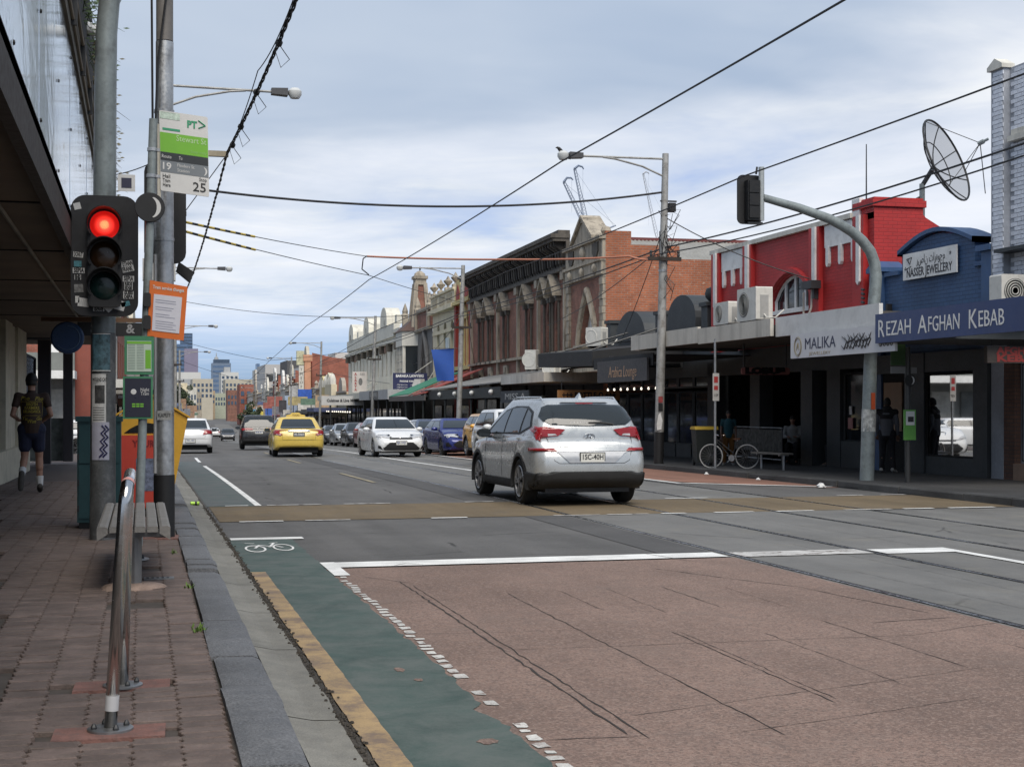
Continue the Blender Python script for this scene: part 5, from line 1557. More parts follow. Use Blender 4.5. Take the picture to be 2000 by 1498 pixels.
for i, (y0, L, h, ci, bs_) in enumerate(rows_l):
 shophouse(y0, L, h, ci, -1, '%s shop house in the left row behind the poles, %s from the corner' % (CN[ci], ORD[i] if i < 15 else 'last'), False, detail=i < 4, awn=FR.choice([(.36, .35, .33), (.55, .54, .5), (.1, .1, .12)]))
# signs and banners over the far awnings on the right
SR = random.Random(23)
far_signs = [(150, 14.3, 1.4, 3.6, 1.3, (.45, .32, .2), 'tan square sign'), (166, 13.6, 2.6, 3.2, 1.2, (.55, .54, .52), 'white sign with grey script'), (172, 14.5, 1.5, 3.6, .9, (.28, .03, .04), 'dark red box sign'), (186, 13.8, 2.6, 4.7, 2.4, (.52, .53, .53), 'ragged white poster wall'),
   (178, 14.4, 1.7, 4.2, 2.2, (.03, .10, .42), 'bright blue banner'), (205, 14.2, 2.8, 3.6, 2.6, (.34, .44, .58), 'pale blue billboard'), (206, 14.2, 2.8, 2.8, .7, (.5, .5, .1), 'yellow green strip sign'),
   (240, 14.0, 3, 3.4, 1.6, (.5, .12, .1), 'red shop sign'), (255, 13.4, 2.4, 3.2, 1.6, (.05, .12, .4), 'blue shop sign'), (270, 13.0, 3, 3, 1.4, (.6, .5, .1), 'yellow shop sign'), (290, 13, 4, 3.3, 1.8, (.55, .55, .55), 'white shop sign'), (315, 13, 4, 3.2, 1.8, (.1, .3, .5), 'teal blue shop sign')]
for i, (y, x, w, z, h, c, nm) in enumerate(far_signs):
 s_ = thing('far_shop_sign', nm + ' among the far shops on the right', 'sign', S(x, y), heading(y))
 part(s_, 'board', mat('far_sign_%d' % i, c, .6, var=.3, scale=3), lambda b: b.box(0, w, -.06, .06, z, z + h))
 part(s_, 'bracket', DARK, lambda b: b.tube([(w * .2, .1, z), (w * .2, .1, -1)], .05, 5) if i % 2 else b.tube([(w, 0, z + h * .7), (w + .8, .1, z + h)], .05, 5))
SC = [((.32, .11, .09), 'red'), ((.10, .14, .27), 'blue'), ((.52, .50, .46), 'white'), ((.40, .33, .16), 'yellow'), ((.12, .20, .15), 'green'), ((.05, .05, .06), 'black'), ((.34, .22, .15), 'orange'), ((.20, .22, .26), 'slate')]
for i in range(40):
 sd_ = -1 if i % 2 else 1
 y = 150 + i * 6.2 + SR.uniform(0, 4)
 c, cn = SC[SR.randrange(8)]
 w, h, z = SR.uniform(.9, 2.4), SR.uniform(.6, 1.8), SR.uniform(2.4, 5.0)
 x = -2.6 + SR.uniform(.2, 1.8) if sd_ < 0 else 16.4 - SR.uniform(.2, 2.4) - w
 s_ = thing('far_shop_sign', '%s shop sign, %s along the far %s row of shops' % (cn, (ORD + ['sixteenth', 'seventeenth', 'eighteenth', 'nineteenth', 'twentieth'])[i // 2], 'left' if sd_ < 0 else 'right'), 'sign', S(x, y), heading(y), 'far shop signs')
 part(s_, 'board', mat('farsign_%s' % cn, c, .6, var=.35, scale=2.5), lambda b: b.box(0, w, -.06, .06, z, z + h))
 part(s_, 'post', DARK, lambda b: b.tube([(w * .5, .1, z), (w * .5, .1, -1)], .05, 5))
VS = thing('vertical_tower_sign', 'tall narrow pale vertical sign on a peach fronted tower', 'sign', S(14.9, 184), heading(184))
part(VS, 'board', OFFWHITE, lambda b: b.box(0, .62, -.08, .08, 4.2, 9.6))
for k, ch in enumerate('THEOFTOWN'):
 text(VS, ch, .5, (.31, -.09, 9.1 - k * .55), TXT, FACE_S)
part(VS, 'peach_front', mat('peach_render', (.50, .26, .16), .8, var=.15), lambda b: b.box(.7, 1.5, -.2, 1.5, 3.5, 10.2).box(.55, 1.7, -.3, 1.5, 10.2, 11.0))
part(VS, 'crest', mat('pale_relief', (.45, .44, .30), .8, var=.4, scale=4), lambda b: b.box(-.3, .65, -.1, .6, 9.7, 11.5))
for i, (y, x, w, h) in enumerate(((149.5, 15.9, 2.6, 1.8), (157.9, 16.0, 2.4, 1.6))):
 q = thing('moulded_pediment', ['cream moulded pediment with domes above the low shops', 'yellow rounded gable front above the low shops'][i], 'pediment', S(x, y), heading(y))
 part(q, 'front', [CREAM, YELT][i], lambda b: b.box(0, .6, 0, 7.5, 3.6, 6.0).prism([(0.2, 6.0), (7.3, 6.0), (5.5, 6.9), (3.75, 7.3), (2, 6.9)], 'x', 0, .5))
 for k in range(4):
  part(q, 'dome', OFFWHITE, lambda b: b.lathe([(.35, 6.0), (.36, 6.5), (.2, 7.0), (0, 7.2)], (.2, .5 + k * 2.1, 0), 8), True)
# larger blocks rising behind
def block(name, label, X, Y, w, d, z1, m, floors=0, gm=None, roof=None, rz=0, grid=None):
 t = thing(name, label, 'building', (X, Y, lev(min(Y, 600))), rz)
 part(t, 'walls', m, lambda b: b.box(0, w, 0, d, -2, z1))
 if floors:
  for k in range(floors):
   z = z1 - (k + 1) * (z1 / (floors + .5)) * .95
   part(t, 'window_band', gm or GLASS, lambda b: b.box(w * .04, w * .96, -.12, -.02, z, z + z1 / (floors + .5) * .42))
 if grid:
  for a in range(grid[0]):
   for c in range(grid[1]):
    x0, z0 = w * (a + .2) / grid[0], z1 - 1.2 - (c + 1) * 2.6
    part(t, 'window', BGD, lambda b: b.box(x0, x0 + w * .55 / grid[0], -.12, -.01, z0, z0 + 1.5))
 if roof:
  part(t, 'roof_plant', roof, lambda b: b.box(w * .2, w * .55, d * .2, d * .6, z1, z1 + z1 * .12))
 return t
WHT = mat('far_white_concrete', (.55, .55, .53), .8, var=.08, scale=.1)
GRC = mat('far_grey_concrete', (.34, .35, .36), .8, var=.1, scale=.1)
BEI = mat('far_beige_concrete', (.45, .41, .33), .8, var=.1, scale=.1)
BGL = mat('far_blue_glass', (.10, .16, .27), .25, var=.15, scale=.05)
BGD = mat('far_dark_glass', (.06, .09, .14), .3, var=.1, scale=.05)
LIL = mat('far_lilac_concrete', (.22, .20, .28), .8, var=.06, scale=.1)
def skyX(px_, Y):      # lateral offset of a bearing for the distant blocks
 k = (px_ - 1000) / 2800
 A = R(14.5)
 return Y * (math.sin(A) + k * math.cos(A)) / (math.cos(A) - k * math.sin(A))
def skyz(py_, px_, Y):
 A = R(14.5)
 return 1.5 + (795 - py_) / 2800 * (skyX(px_, Y) * math.sin(A) + Y * math.cos(A))
def far(name, label, x0, x1, top, Y, m, floors=0, gm=None, roof=None, d=None, grid=None):
 X0, X1 = skyX(x0, Y), skyX(x1, Y)
 return block(name, label, X0, Y, X1 - X0, d or (X1 - X0), skyz(top, (x0 + x1) / 2, Y) - lev(min(Y, 600)), m, floors, gm, roof, 0, grid)
far('office_tower', 'tall blue glass tower with a slanted facade behind the orange notice', 330, 366, 672, 2400, BGL, 14, BGD)
far('office_tower', 'taller striped glass tower rising behind the lilac slab', 352, 376, 651, 2500, BGD, 22, BGL)
far('office_tower', 'plain lilac grey slab tower on the skyline', 360, 387, 681, 2300, LIL, 0)
t = far('office_tower', 'wide blue grey tower with a small spire on the skyline', 414, 451, 709, 2600, mat('far_steel_glass', (.16, .21, .29), .4, var=.08, scale=.05), 9, BGL)
zt = skyz(709, 430, 2600) + 5
part(t, 'crown', BGD, lambda b: b.box(3, 31, 3, 28, zt, zt + 6))
part(t, 'spire', GRC, lambda b: b.lathe([(4, zt + 6), (3, zt + 10), (1.0, zt + 11), (.4, zt + 18)], (8, 8, 0), 8))
far('apartment_block', 'low white banded office block below the skyline towers', 342, 392, 727, 900, WHT, 3, GRC, d=30)
far('apartment_block', 'pale low warehouse between the towers and the shops', 376, 416, 740, 720, BEI, 0, d=30, grid=(5, 3))
far('apartment_block', 'white apartment block under the spired tower', 432, 466, 727, 860, WHT, 0, GRC, GRC, d=25, grid=(4, 5))
far('apartment_block', 'long beige block in the middle distance', 440, 500, 741, 800, BEI, 0, d=25, grid=(8, 3))
far('apartment_block', 'small teal roofed block left of the grey office', 500, 516, 722, 600, WHT, 4, BGD, BGL, d=20)
PB_ = brick_mat('party_brick', (.30, .082, .05), (.24, .066, .042), (.22, .15, .12))
far('far_hotel', 'red brick corner hotel closing the right row in the distance', 468, 516, 751, 490, PB_, 0, d=14, grid=(4, 2))
far('far_shop', 'cream shop block at the end of the left row', 344, 366, 748, 430, CREAM, 0, d=12, grid=(3, 3))
far('far_shop', 'white shop block beside the cream one far left', 366, 384, 757, 470, OFFWHITE, 0, d=12, grid=(3, 2))
far('far_shop', 'terracotta shop block farthest down the left row', 384, 394, 766, 540, STONE, 0, d=12, grid=(2, 2))
far('far_shop', 'tan shop block in the gap at the far end of the road', 398, 420, 763, 760, mat('far_tan', (.40, .30, .20), .8), 0, d=12, grid=(4, 2))
far('far_shop', 'pale green shop block in the gap at the far end of the road', 420, 446, 768, 780, mat('far_sage', (.36, .38, .30), .8), 0, d=12, grid=(5, 2))
far('far_shop', 'brown shop block right of the gap at the far end', 444, 470, 762, 640, BRB, 0, d=12, grid=(4, 2))
t = far('office_block', 'grey and white office block with dark window bands behind the shops', 518, 572, 712, 420, mat('far_office_grey', (.42, .42, .42), .8, var=.08), 3, mat('far_dark_band', (.04, .045, .05), .4), d=30)
far('apartment_block', 'dark crenellated block behind the peach tower', 561, 598, 704, 380, mat('far_dark_block', (.08, .08, .085), .8, var=.2), 0, d=20)
far('warehouse', 'pale warehouse wall with a red roof turret behind the low shops', 592, 676, 716, 290, mat('far_pale_wall', (.52, .51, .49), .8, var=.06), 0, d=20)
far('apartment_block', 'white modern house with one dark window above the trees', 655, 690, 689, 235, WHT, 1, BGD, d=10)
far('warehouse', 'red brown brick warehouse wall behind the yellow gable', 640, 700, 738, 215, brick_mat('party_brick', (.30, .082, .05), (.24, .066, .042), (.22, .15, .12)), 0, d=8)
t = thing('roof_turret', 'small dark red roof turret on the pale warehouse', 'turret', (skyX(609, 285), 285, skyz(716, 609, 285)))
part(t, 'body', DKRED, lambda b: b.box(-.5, .5, -.5, .5, -1, .8))
part(t, 'cap', DKRED, lambda b: b.box(-.8, .8, -.8, .8, .8, 1.1).lathe([(.4, 1.1), (.2, 1.5), (.25, 1.7), (0, 2.0)], (0, 0, 0), 8))
# trees far off
LEAF = mat('dark_foliage', (.050, .072, .036), .8, var=.45, scale=1.2)
BARK = mat('bark', (.09, .07, .05), .9, var=.3)
def tree(label, X, Y, h, r, n, seed, z0=0):
 rr = random.Random(seed)
 t = thing('tree', label, 'tree', (X, Y, lev(min(Y, 600)) + z0))
 tr = MB()
 tr.tube([(0, 0, -1), (.1, 0, h * .35), (0, .1, h * .7)], [.28, .2, .08], 7)
 for k in range(4):
  a = k * 1.6
  tr.tube([(0, 0, h * .4), (math.cos(a) * r * .6, math.sin(a) * r * .6, h * .7)], [.12, .04], 5)
 tr.build('trunk', BARK, t)
 c = MB()
 cl = [(rr.gauss(0, r * .45), rr.gauss(0, r * .45), h * .68 + rr.gauss(0, h * .13), r * rr.uniform(.3, .5)) for _ in range(14)]
 for i in range(n):
  q = rr.choice(cl)
  d = Vector((rr.gauss(0, 1), rr.gauss(0, 1), rr.gauss(0, .8))).normalized() * q[3] * rr.uniform(.55, 1.1)
  p = Vector(q[:3]) + d
  s = rr.uniform(.12, .28)
  u = Vector((rr.gauss(0, 1), rr.gauss(0, 1), rr.gauss(0, 1))).normalized()
  v = u.cross(Vector((rr.gauss(0, 1), rr.gauss(0, 1), rr.gauss(0, 1)))).normalized()
  c.quad(p - u * s, p + v * s * .6, p + u * s, p - v * s * .6)
 me = bpy.data.meshes.new('crown')
 me.from_pydata(c.v, [], c.f)
 me.materials.append(LEAF)
 ob('crown', me, t)
 return t
tree('green tree behind the white terrace parapet', skyX(664, 200), 200, 12.5, 2.6, 2600, 1)
tree('bushy green tree next to the white modern house', skyX(650, 205), 205, 11, 2.4, 2200, 2)
tree('grey green street tree far down the left row', skyX(347, 300), 300, 11, 2.6, 2000, 3)
tree('dark street tree farther along the left row', skyX(360, 380), 380, 10, 2.4, 1800, 4)
tree('small dark green tree by the far white wall on the right', skyX(490, 240), 240, 5, 1.5, 1200, 5)
# tower cranes
CRM = mat('crane_blue_grey', (.16, .20, .28), .6, var=.1)
CRW = mat('crane_pale', (.40, .42, .46), .6, var=.1)
def crane(label, pts, Y, m, base, hook=None):
 """pts: jib tip and foot as bearings"""
 P = [Vector((skyX(a, Y), Y, skyz(b_, a, Y))) for a, b_ in pts]
 t = thing('tower_crane', label, 'crane', (P[1].x, Y, 0))
 o = Vector((P[1].x, Y, 0))
 tip, foot = P[0] - o, P[1] - o
 ax_ = (tip - foot).normalized()
 sd = ax_.cross(Vector((0, 1, 0))).normalized()
 bk = Vector((0, 1, 0))
 n = 22
 jb = MB()
 def cp(k, c):
  t_ = k / n
  w = 1.5 * (1 - .55 * t_) if t_ > .12 else 1.5 * (.3 + t_ * 5.2)
  bow = .0
  return foot + (tip - foot) * t_ + (sd * [-1, 1, 0][c] + bk * [-.6, -.6, .9][c]) * w
 for c in range(3):
  jb.tube([cp(k, c) for k in range(n + 1)], .16, 4)
 for k in range(n):
  for c in range(3):
   jb.tube([cp(k, c), cp(k + 1, (c + 1) % 3)], .09, 3)
 jb.build('jib', m, t)
 hd = MB()
 hd.tube([tip, tip - sd * 2.5 + ax_ * 1.2, tip - sd * 4.5 + ax_ * .2, tip - sd * 5 - ax_ * 1.2], [.7, .6, .5, .3], 5)
 hd.build('jib_head', m, t)
 ms = MB()
 for dx, dy in ((-1, -1), (1, -1), (1, 1), (-1, 1)):
  ms.tube([foot + Vector((dx, dy, 0)), Vector((foot.x + dx, foot.y + dy, 0))], .18, 4)
 for k in range(14):
  z0, z1 = foot.z * k / 14, foot.z * (k + 1) / 14
  ms.tube([(foot.x - 1, foot.y - 1, z0), (foot.x + 1, foot.y - 1, z1)], .1, 3)
  ms.tube([(foot.x + 1, foot.y + 1, z0), (foot.x + 1, foot.y - 1, z1)], .1, 3)
 ms.build('mast', m, t)
 cb = MB()
 cb.tube([tip - sd * 4.8, Vector(((tip - sd * 4.8).x, 0, foot.z + 12))], .05, 4)
 back = foot + Vector((14, 0, 6))
 cb.tube([tip, back], .06, 4)
 cb.tube([foot, back], .3, 5)
 cb.build('hoist_cable', m, t)
crane('blue grey lattice crane jib leaning left above the brown block', [(1101, 356), (1152, 462)], 700, CRM, 0)
crane('steeper lattice crane jib crossing behind the first crane', [(1122, 330), (1150, 462)], 730, CRM, 0)
crane('pale distant crane jib seen behind the lamp pole', [(1256, 340), (1284, 470)], 1100, CRW, 0)
# ------------------------------------------------------------------ left corner building with the big reflective fascia
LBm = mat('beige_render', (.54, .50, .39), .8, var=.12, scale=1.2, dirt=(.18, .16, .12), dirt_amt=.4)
LF = thing('corner_shop_building', 'beige left corner building with dark soffit and columns along the footpath', 'building', (-2.75, 0, .09))
part(LF, 'column', LBm, lambda b: b.box(-.3, .10, 30.6, 32.2, -.1, 3.2).box(-.2, .04, 32.2, 33.6, -.1, 3.2).box(-.3, .10, 33.6, 36.0, -.1, 3.2))
part(LF, 'plinth', LBm, lambda b: b.box(-.6, .18, 14, 36.0, -.1, .55))
part(LF, 'column', LBm, lambda b: b.box(-.25, .06, 20.0, 20.9, .52, 3.6))
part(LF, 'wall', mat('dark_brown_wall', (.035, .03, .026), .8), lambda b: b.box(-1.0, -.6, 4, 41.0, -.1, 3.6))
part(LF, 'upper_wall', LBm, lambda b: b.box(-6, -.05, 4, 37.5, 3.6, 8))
window(LF, 14.2, 26.3, .6, 3.0, x=.30, sx=-1, fm=TIMBERDARK, nv=4, nh=0, name='shop_window')
window(LF, 36.2, 40.0, .5, 2.7, x=.0, sx=-1, fm=mat('blue_grey_frame', (.06, .09, .15), .5), nv=2, nh=0, name='shop_window', glass=mat('blue_poster_glass', (.07, .13, .24), .25, var=.25))
part(LF, 'column', mat('dark_post', (.05, .045, .05), .7), lambda b: b.box(.1, .42, 39.8, 40.2, -.1, 3.3))
part(LF, 'wall_end', mat('painted_low_wall', (.16, .17, .15), .8, var=.5, scale=5), lambda b: b.box(-.3, .9, 42.0, 42.2, -.1, 1.1))
part(LF, 'column', mat('dark_post'), lambda b: b.box(.65, .90, 41.6, 41.9, -.1, 3.3))
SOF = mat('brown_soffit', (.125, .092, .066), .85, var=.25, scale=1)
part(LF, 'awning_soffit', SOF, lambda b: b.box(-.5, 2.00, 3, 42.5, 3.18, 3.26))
part(LF, 'awning_edge', mat('dark_brown_edge', (.030, .022, .018), .8, var=.2), lambda b: b.box(1.97, 2.05, 3, 42.5, 3.05, 3.42))
part(LF, 'soffit_batten', mat('pale_batten', (.22, .20, .17), .8, var=.3), lambda b: b.tube([(1.55, 3, 3.16), (1.55, 34, 3.16)], .022, 5))
for k in range(6):
 part(LF, 'soffit_joint', NEARBLACK, lambda b: b.box(-.4, 1.9, 9 + k * 4, 9.04 + k * 4, 3.168, 3.181))
# rippled reflective panels
m, nt, bs = new_mat('rippled_mirror_panel')
co = ncoord(nt)
mp = N(nt, 'ShaderNodeMapping')
mp.inputs[3].default_value = (1, .5, .9)
nt.links.new(co, mp.inputs[0])
bs.inputs['Metallic'].default_value = .92
nt.links.new(nmix(nt, nramp(nt, nnoise(nt, mp.outputs[0], 2.2, 5, .6), .4, .75, 0, .5), (.90, .93, .96), (.62, .65, .66)), bs.inputs['Base Color'])
bs.inputs['Roughness'].default_value = .10
wv = nnoise(nt, mp.outputs[0], 2.6, 3, .5, .6)
nbump(nt, bs, wv, .14, .05)
MIRROR = m
FAS = thing('mirror_fascia', 'rippled silvery reflective fascia panels above the left awning', 'fascia', (-.72, 0, 0))
for k in range(16):
 part(FAS, 'panel', MIRROR, lambda b: b.box(-.03 + (k % 2) * .004, .0 + (k % 2) * .004, 4 + k * 2.32, 4 + k * 2.32 + 2.30, 3.50, 5.28))
 for zz in (3.6, 4.4, 5.15):
  part(FAS, 'fixing', BLACK, lambda b: b.lathe([(.018, 0), (.014, .012), (0, .014)], (.004, 4.08 + k * 2.32, zz), 6, 'x'))
part(FAS, 'top_beam', mat('weathered_beam', (.13, .115, .09), .85, var=.3, scale=2, dirt=(.05, .045, .04), dirt_amt=.6), lambda b: b.box(-.3, .03, 4, 42.4, 5.30, 5.9))
part(FAS, 'conduit', mat('rusty_conduit', (.20, .17, .13), .7), lambda b: b.tube([(.06, 4, 5.75), (.06, 42, 5.72)], .022, 6).tube([(.05, 4, 5.45), (.05, 42, 5.42)], .018, 6))
for k in range(12):
 part(FAS, 'clip', DARK, lambda b: b.box(.03, .09, 6 + k * 2.3, 6.06 + k * 2.3, 5.38, 5.82))
part(FAS, 'bottom_trim', NEARBLACK, lambda b: b.box(-.04, .02, 4, 42.4, 3.42, 3.50))
part(FAS, 'dark_roof_edge', mat('black_roof_edge', (.02, .019, .018), .9, var=.3), lambda b: b.box(-.35, .06, 4, 42.4, 5.9, 6.9))
WEED = mat('dry_weed', (.10, .085, .045), .85, var=.5, scale=6)
WEEDG = mat('green_weed', (.055, .085, .03), .8, var=.4, scale=6)
wr_ = random.Random(31)
for k, (yy, zz, n_, grn) in enumerate(((17.5, 7.0, 120, 1), (21.5, 6.8, 180, 0), (24, 6.7, 240, 0), (26.5, 6.6, 260, 0), (29, 6.5, 240, 0), (19.3, 6.9, 120, 1))):
 w_ = thing('weed_tuft', ['leafy green weed on top of the left fascia by the white pipe', 'thin dry weed above the middle of the fascia', 'dense brown weed tuft in the fascia gutter', 'largest dead brown weed tuft hanging over the fascia', 'dead weed tuft nearest the end of the fascia', 'sparse green weed stalks beside the white pipe'][k], 'weed', (-.80, yy, zz - .45))
 b = MB()
 for i in range(n_):
  a = wr_.uniform(0, 6.28)
  l_ = wr_.uniform(.15, .5)
  d = Vector((math.cos(a) * .35 + .15, math.sin(a), wr_.uniform(-.6, .9))).normalized() * l_
  p0 = Vector((wr_.uniform(-.05, .15), wr_.uniform(-.7, .7), wr_.uniform(-.5, .35)))
  b.tube([p0, p0 + d * .6 + Vector((0, 0, .04)), p0 + d + Vector((.02, 0, -.05))], [.006, .005, .002], 3)
  if grn or i % 3 == 0:
   p = p0 + d
   b.quad(p, p + Vector((.05, .03, .02)), p + Vector((.09, 0, .0)), p + Vector((.04, -.03, -.02)))
 b.build('stalks', WEEDG if grn else WEED, w_)
WP = thing('white_roof_pipe', 'white pipe poking out above the left fascia', 'pipe', (-1.12, 18.6, 6.15))
part(WP, 'pipe', WHITE, lambda b: b.tube([(-.3, 0, .32), (.75, .3, .05)], .075, 10))
part(WP, 'collar', OFFWHITE, lambda b: b.tube([(-.1, .06, .27), (-.02, .08, .25)], .09, 10))
# signs hung under the left awning
RS = thing('round_blue_sign', 'round blue disc sign hung under the left awning', 'sign', (-1.31, 27.5, -.05))
part(RS, 'disc', mat('deep_blue_disc', (.018, .05, .13), .35, var=.1), lambda b: b.lathe([(.0, -.05), (.27, -.05), (.295, -.03), (.295, .03), (.27, .05), (0, .05)], (0, 0, 2.82), 28, 'y'))
part(RS, 'ring', mat('pale_blue_print', (.10, .16, .26), .5, var=0), lambda b: b.tube([(.22 * math.cos(t), -.056, 2.82 + .22 * math.sin(t)) for t in [R(-140 + 12 * k) for k in range(20)]], .008, 4))
part(RS, 'bracket', DARK, lambda b: b.tube([(-.7, 0, 2.8), (-.3, 0, 2.8)], .02, 6))
KSG = thing('style_sign', 'black hanging sign with grey letters under the left awning', 'sign', (-1.1, 27.9, 0))
part(KSG, 'board', mat('black_sign', (.014, .014, .015), .6), lambda b: b.box(-.05, 1.30, -.05, .05, 2.83, 3.08))
text(KSG, 'St', .24, (.28, -.056, 2.96), mat('grey_letter', (.30, .30, .30), .6, var=0), FACE_S, bold=.006)
text(KSG, '&', .24, (.90, -.056, 2.96), mat('grey_letter'), FACE_S, bold=.006)
part(KSG, 'timber_rail', mat('brown_rail', (.14, .075, .04), .7), lambda b: b.box(-.7, 1.3, -.04, .04, 3.09, 3.17))
# side street building across the mouth
XS = thing('side_street_shop', 'pale shop with a white awning across the side street on the left', 'building', (-14, 69.5, lev(69)))
part(XS, 'wall', mat('grey_shop_wall', (.24, .24, .23), .8, var=.2), lambda b: b.box(0, 11.0, .3, 8, -.5, 4.6))
part(XS, 'awning', WHITE, lambda b: b.box(.5, 11.1, -2.2, .28, 3.35, 3.72))
part(XS, 'upper_band', mat('grey_green_band', (.16, .17, .16), .8), lambda b: b.box(.2, 11.0, .1, .28, 3.8, 4.6))
part(XS, 'upper_wall', brick_mat('party_brick', (.30, .082, .05), (.24, .066, .042), (.22, .15, .12)), lambda b: b.box(0, 11.0, .35, 8, 4.6, 6.6))
for k in range(5):
 part(XS, 'white_column', WHITE, lambda b: b.box(1 + k * 2.2, 1.5 + k * 2.2, .1, .34, 4.6, 6.4))
for k in range(6):
 part(XS, 'display_panel', mat('display_%d' % (k % 3), [(.3, .28, .25), (.12, .13, .13), (.4, .39, .36)][k % 3], .6, var=.3, scale=3), lambda b: b.box(.4 + k * 1.8, 1.8 + k * 1.8, .18, .29, .4, 2.9))
# ------------------------------------------------------------------ vehicles
def lin(tab, y):
 if y <= tab[0][0]:
  return tab[0][1]
 for (a, b), (c, d) in zip(tab, tab[1:]):
  if y <= c:
   return b + (d - b) * (y - a) / (c - a)
 return tab[-1][1]
CARGLASS = glass_mat('car_glass', (.020, .025, .028), .03, .6)
TRIM = mat('black_car_trim', (.010, .010, .011), .5, var=.15, scale=4)
CLAD = mat('dark_grey_cladding', (.020, .020, .021), .65, var=.2, scale=5, bump=.15, bscale=120)
TYRE = mat('tyre_rubber', (.014, .014, .014), .85, var=.25, scale=8)
ALLOY = mat('alloy_rim', (.34, .34, .35), .35, .8, var=.15, scale=6)
REDLENS = mat('red_tail_lens', (.24, .006, .008), .12, var=.15, scale=8, coat=.6)
WHITELENS = mat('clear_lens', (.45, .46, .48), .10, var=.1, scale=10, coat=.6)
CHROME = mat('chrome', (.72, .72, .73), .12, 1.0, var=0)
SEAM = mat('panel_gap', (.012, .012, .012), .9, var=0)
PLATE = mat('number_plate', (.62, .62, .58), .5, var=.05)
class Car:
 def __init__(s, P):
  s.P = P
  L, Wd, Hh = P['L'], P['W'], P['H']
  b = MB()
  hw = Wd / 2
  ya = [-L / 2 + P['ro'], -L / 2 + P['ro'] + P['wb']]
  s.ya = ya
  wr = P['wr']
  ra = wr * P.get('ar', 1.16)
  ys_ = set()
  for e in (0, .02, .05, .09, .15, .23, .33, .45):
   ys_.add(round(-L / 2 + e, 4)); ys_.add(round(L / 2 - e, 4))
  y = -L / 2 + .5
  while y < L / 2 - .45:
   ys_.add(round(y, 4)); y += .11
  for a in ya:
   for k in range(-10, 11):
    q = a + ra * math.sin(k / 10 * math.pi / 2)
    ys_.add(round(q, 4))
   ys_.add(round(a - ra - .004, 4)); ys_.add(round(a + ra + .004, 4))
  ys_ = sorted(v for v in ys_ if -L / 2 <= v <= L / 2)
  secs = []
  for y in ys_:
   er, ef = y + L / 2, L / 2 - y
   e = min(er, ef)
   k = P.get('taper_r', .07) if er < ef else P.get('taper_f', .13)
   w = hw * (1 - k * max(0, 1 - e / .75) ** 2)
   w -= .13 * max(0, 1 - e / .16) ** 2.4
   zt = lin(P['top'], y)
   zt -= .05 * max(0, 1 - e / .10) ** 2
   zb = lin(P['bot'], y) + .05 * max(0, 1 - e / .10) ** 2
   zc = zb
   for a in ya:
    if abs(y - a) < ra:
     zc = max(zc, wr + math.sqrt(max(0, ra * ra - (y - a) ** 2)))
   zm = lin([(0, 0), (1, 1)], .5)
   pts = [(0, zb if zc == zb else zc), (w - .12, zc), (w - .035, max(zc, zb + .02)), (w - .015, max(zc + .012, zb + .10)), (w, max(zc + .05, zb + (zt - zb) * .42)), (w - .004, max(zc + .09, zb + (zt - zb) * .62)),
    (w - .022, zt - .14), (w - .030, zt - .085), (w - .055, zt - .035), (w - .13, zt - .004), (w * .55, zt + .018), (0, zt + .026)]
   pts = [(x, min(z, zt + .03)) for x, z in pts]
   row = []
   lr = P.get('lean_r', .12) * max(0, 1 - er / .55)
   lf = P.get('lean_f', .10) * max(0, 1 - ef / .55)
   for (x, z) in pts:
    yy = y + lr * max(0, z - .72) / .3 - lf * max(0, z - .55) / .3
    if er < .3:
     yy += P.get('tuck_r', .10) * max(0, .5 - z) * (1 - er / .3)
    if ef < .3:
     yy -= .12 * max(0, .4 - z) * (1 - ef / .3)
    row.append((x, yy, z))
   secs.append(row)
  n = len(secs[0])
  ring = 2 * n - 2
  for row in secs:
   for p in row:
    b.v.append(p)
   for p in row[-2:0:-1]:
    b.v.append((-p[0], p[1], p[2]))
  for i in range(len(secs) - 1):
   for k in range(ring):
    b.f.append((i * ring + k, i * ring + (k + 1) % ring, (i + 1) * ring + (k + 1) % ring, (i + 1) * ring + k))
    b.m.append(0)
  # end caps as strips between the two sides
  for i in (0, len(secs) - 1):
   for k in range(n - 1):
    a0, a1 = i * ring + k, i * ring + k + 1
    m0, m1 = i * ring + (ring - k) % ring, i * ring + (ring - k - 1) % ring
    f_ = [a0, a1, m1, m0]
    f2 = []
    for q in f_:
     if q not in f2:
      f2.append(q)
    if len(f2) > 2:
     b.f.append(tuple(f2)); b.m.append(0)
  # cabin
  cf, cr, rf, rr_ = P['cowl'], P['cab_r'], P['roof_f'], P['roof_r']
  w0, w1 = P.get('cw0', hw - .035), P.get('cw1', hw - .22)
  z0, z1 = P['belt'], Hh - .055
  lev_ = [0, .12, .3, .5, .7, .86, .96, 1.0]
  def ringpts(yf, yr, w, z, rcf, rcr, bow):
   h = []
   for k in range(5):
    x = (w - rcf) * k / 5
    h.append((x, yf + bow * (1 - (x / w) ** 2)))
   for k in range(5):
    a = math.pi / 2 * (1 - k / 4)
    h.append((w - rcf + rcf * math.cos(a), yf - rcf + rcf * math.sin(a) + bow * (1 - ((w - rcf) / w) ** 2) * (1 - k / 4)))
   y_a, y_b = yf - rcf, yr + rcr
   for k in range(1, 10):
    tt = k / 10
    h.append((w - .03 * (tt ** 3) * P.get('pinch', 1), y_a + (y_b - y_a) * tt))
   wq = w - .03 * P.get('pinch', 1)
   for k in range(5):
    a = -math.pi / 2 * k / 4
    h.append((wq - rcr + rcr * math.cos(a), yr + rcr + rcr * math.sin(a)))
   for k in range(1, 6):
    x = (wq - rcr) * (1 - k / 5)
    h.append((x, yr - bow * .5 * (1 - (x / w) ** 2)))
   return [(x, y, z) for x, y in h] + [(-x, y, z) for x, y in h[-2:0:-1]]
  rings = []
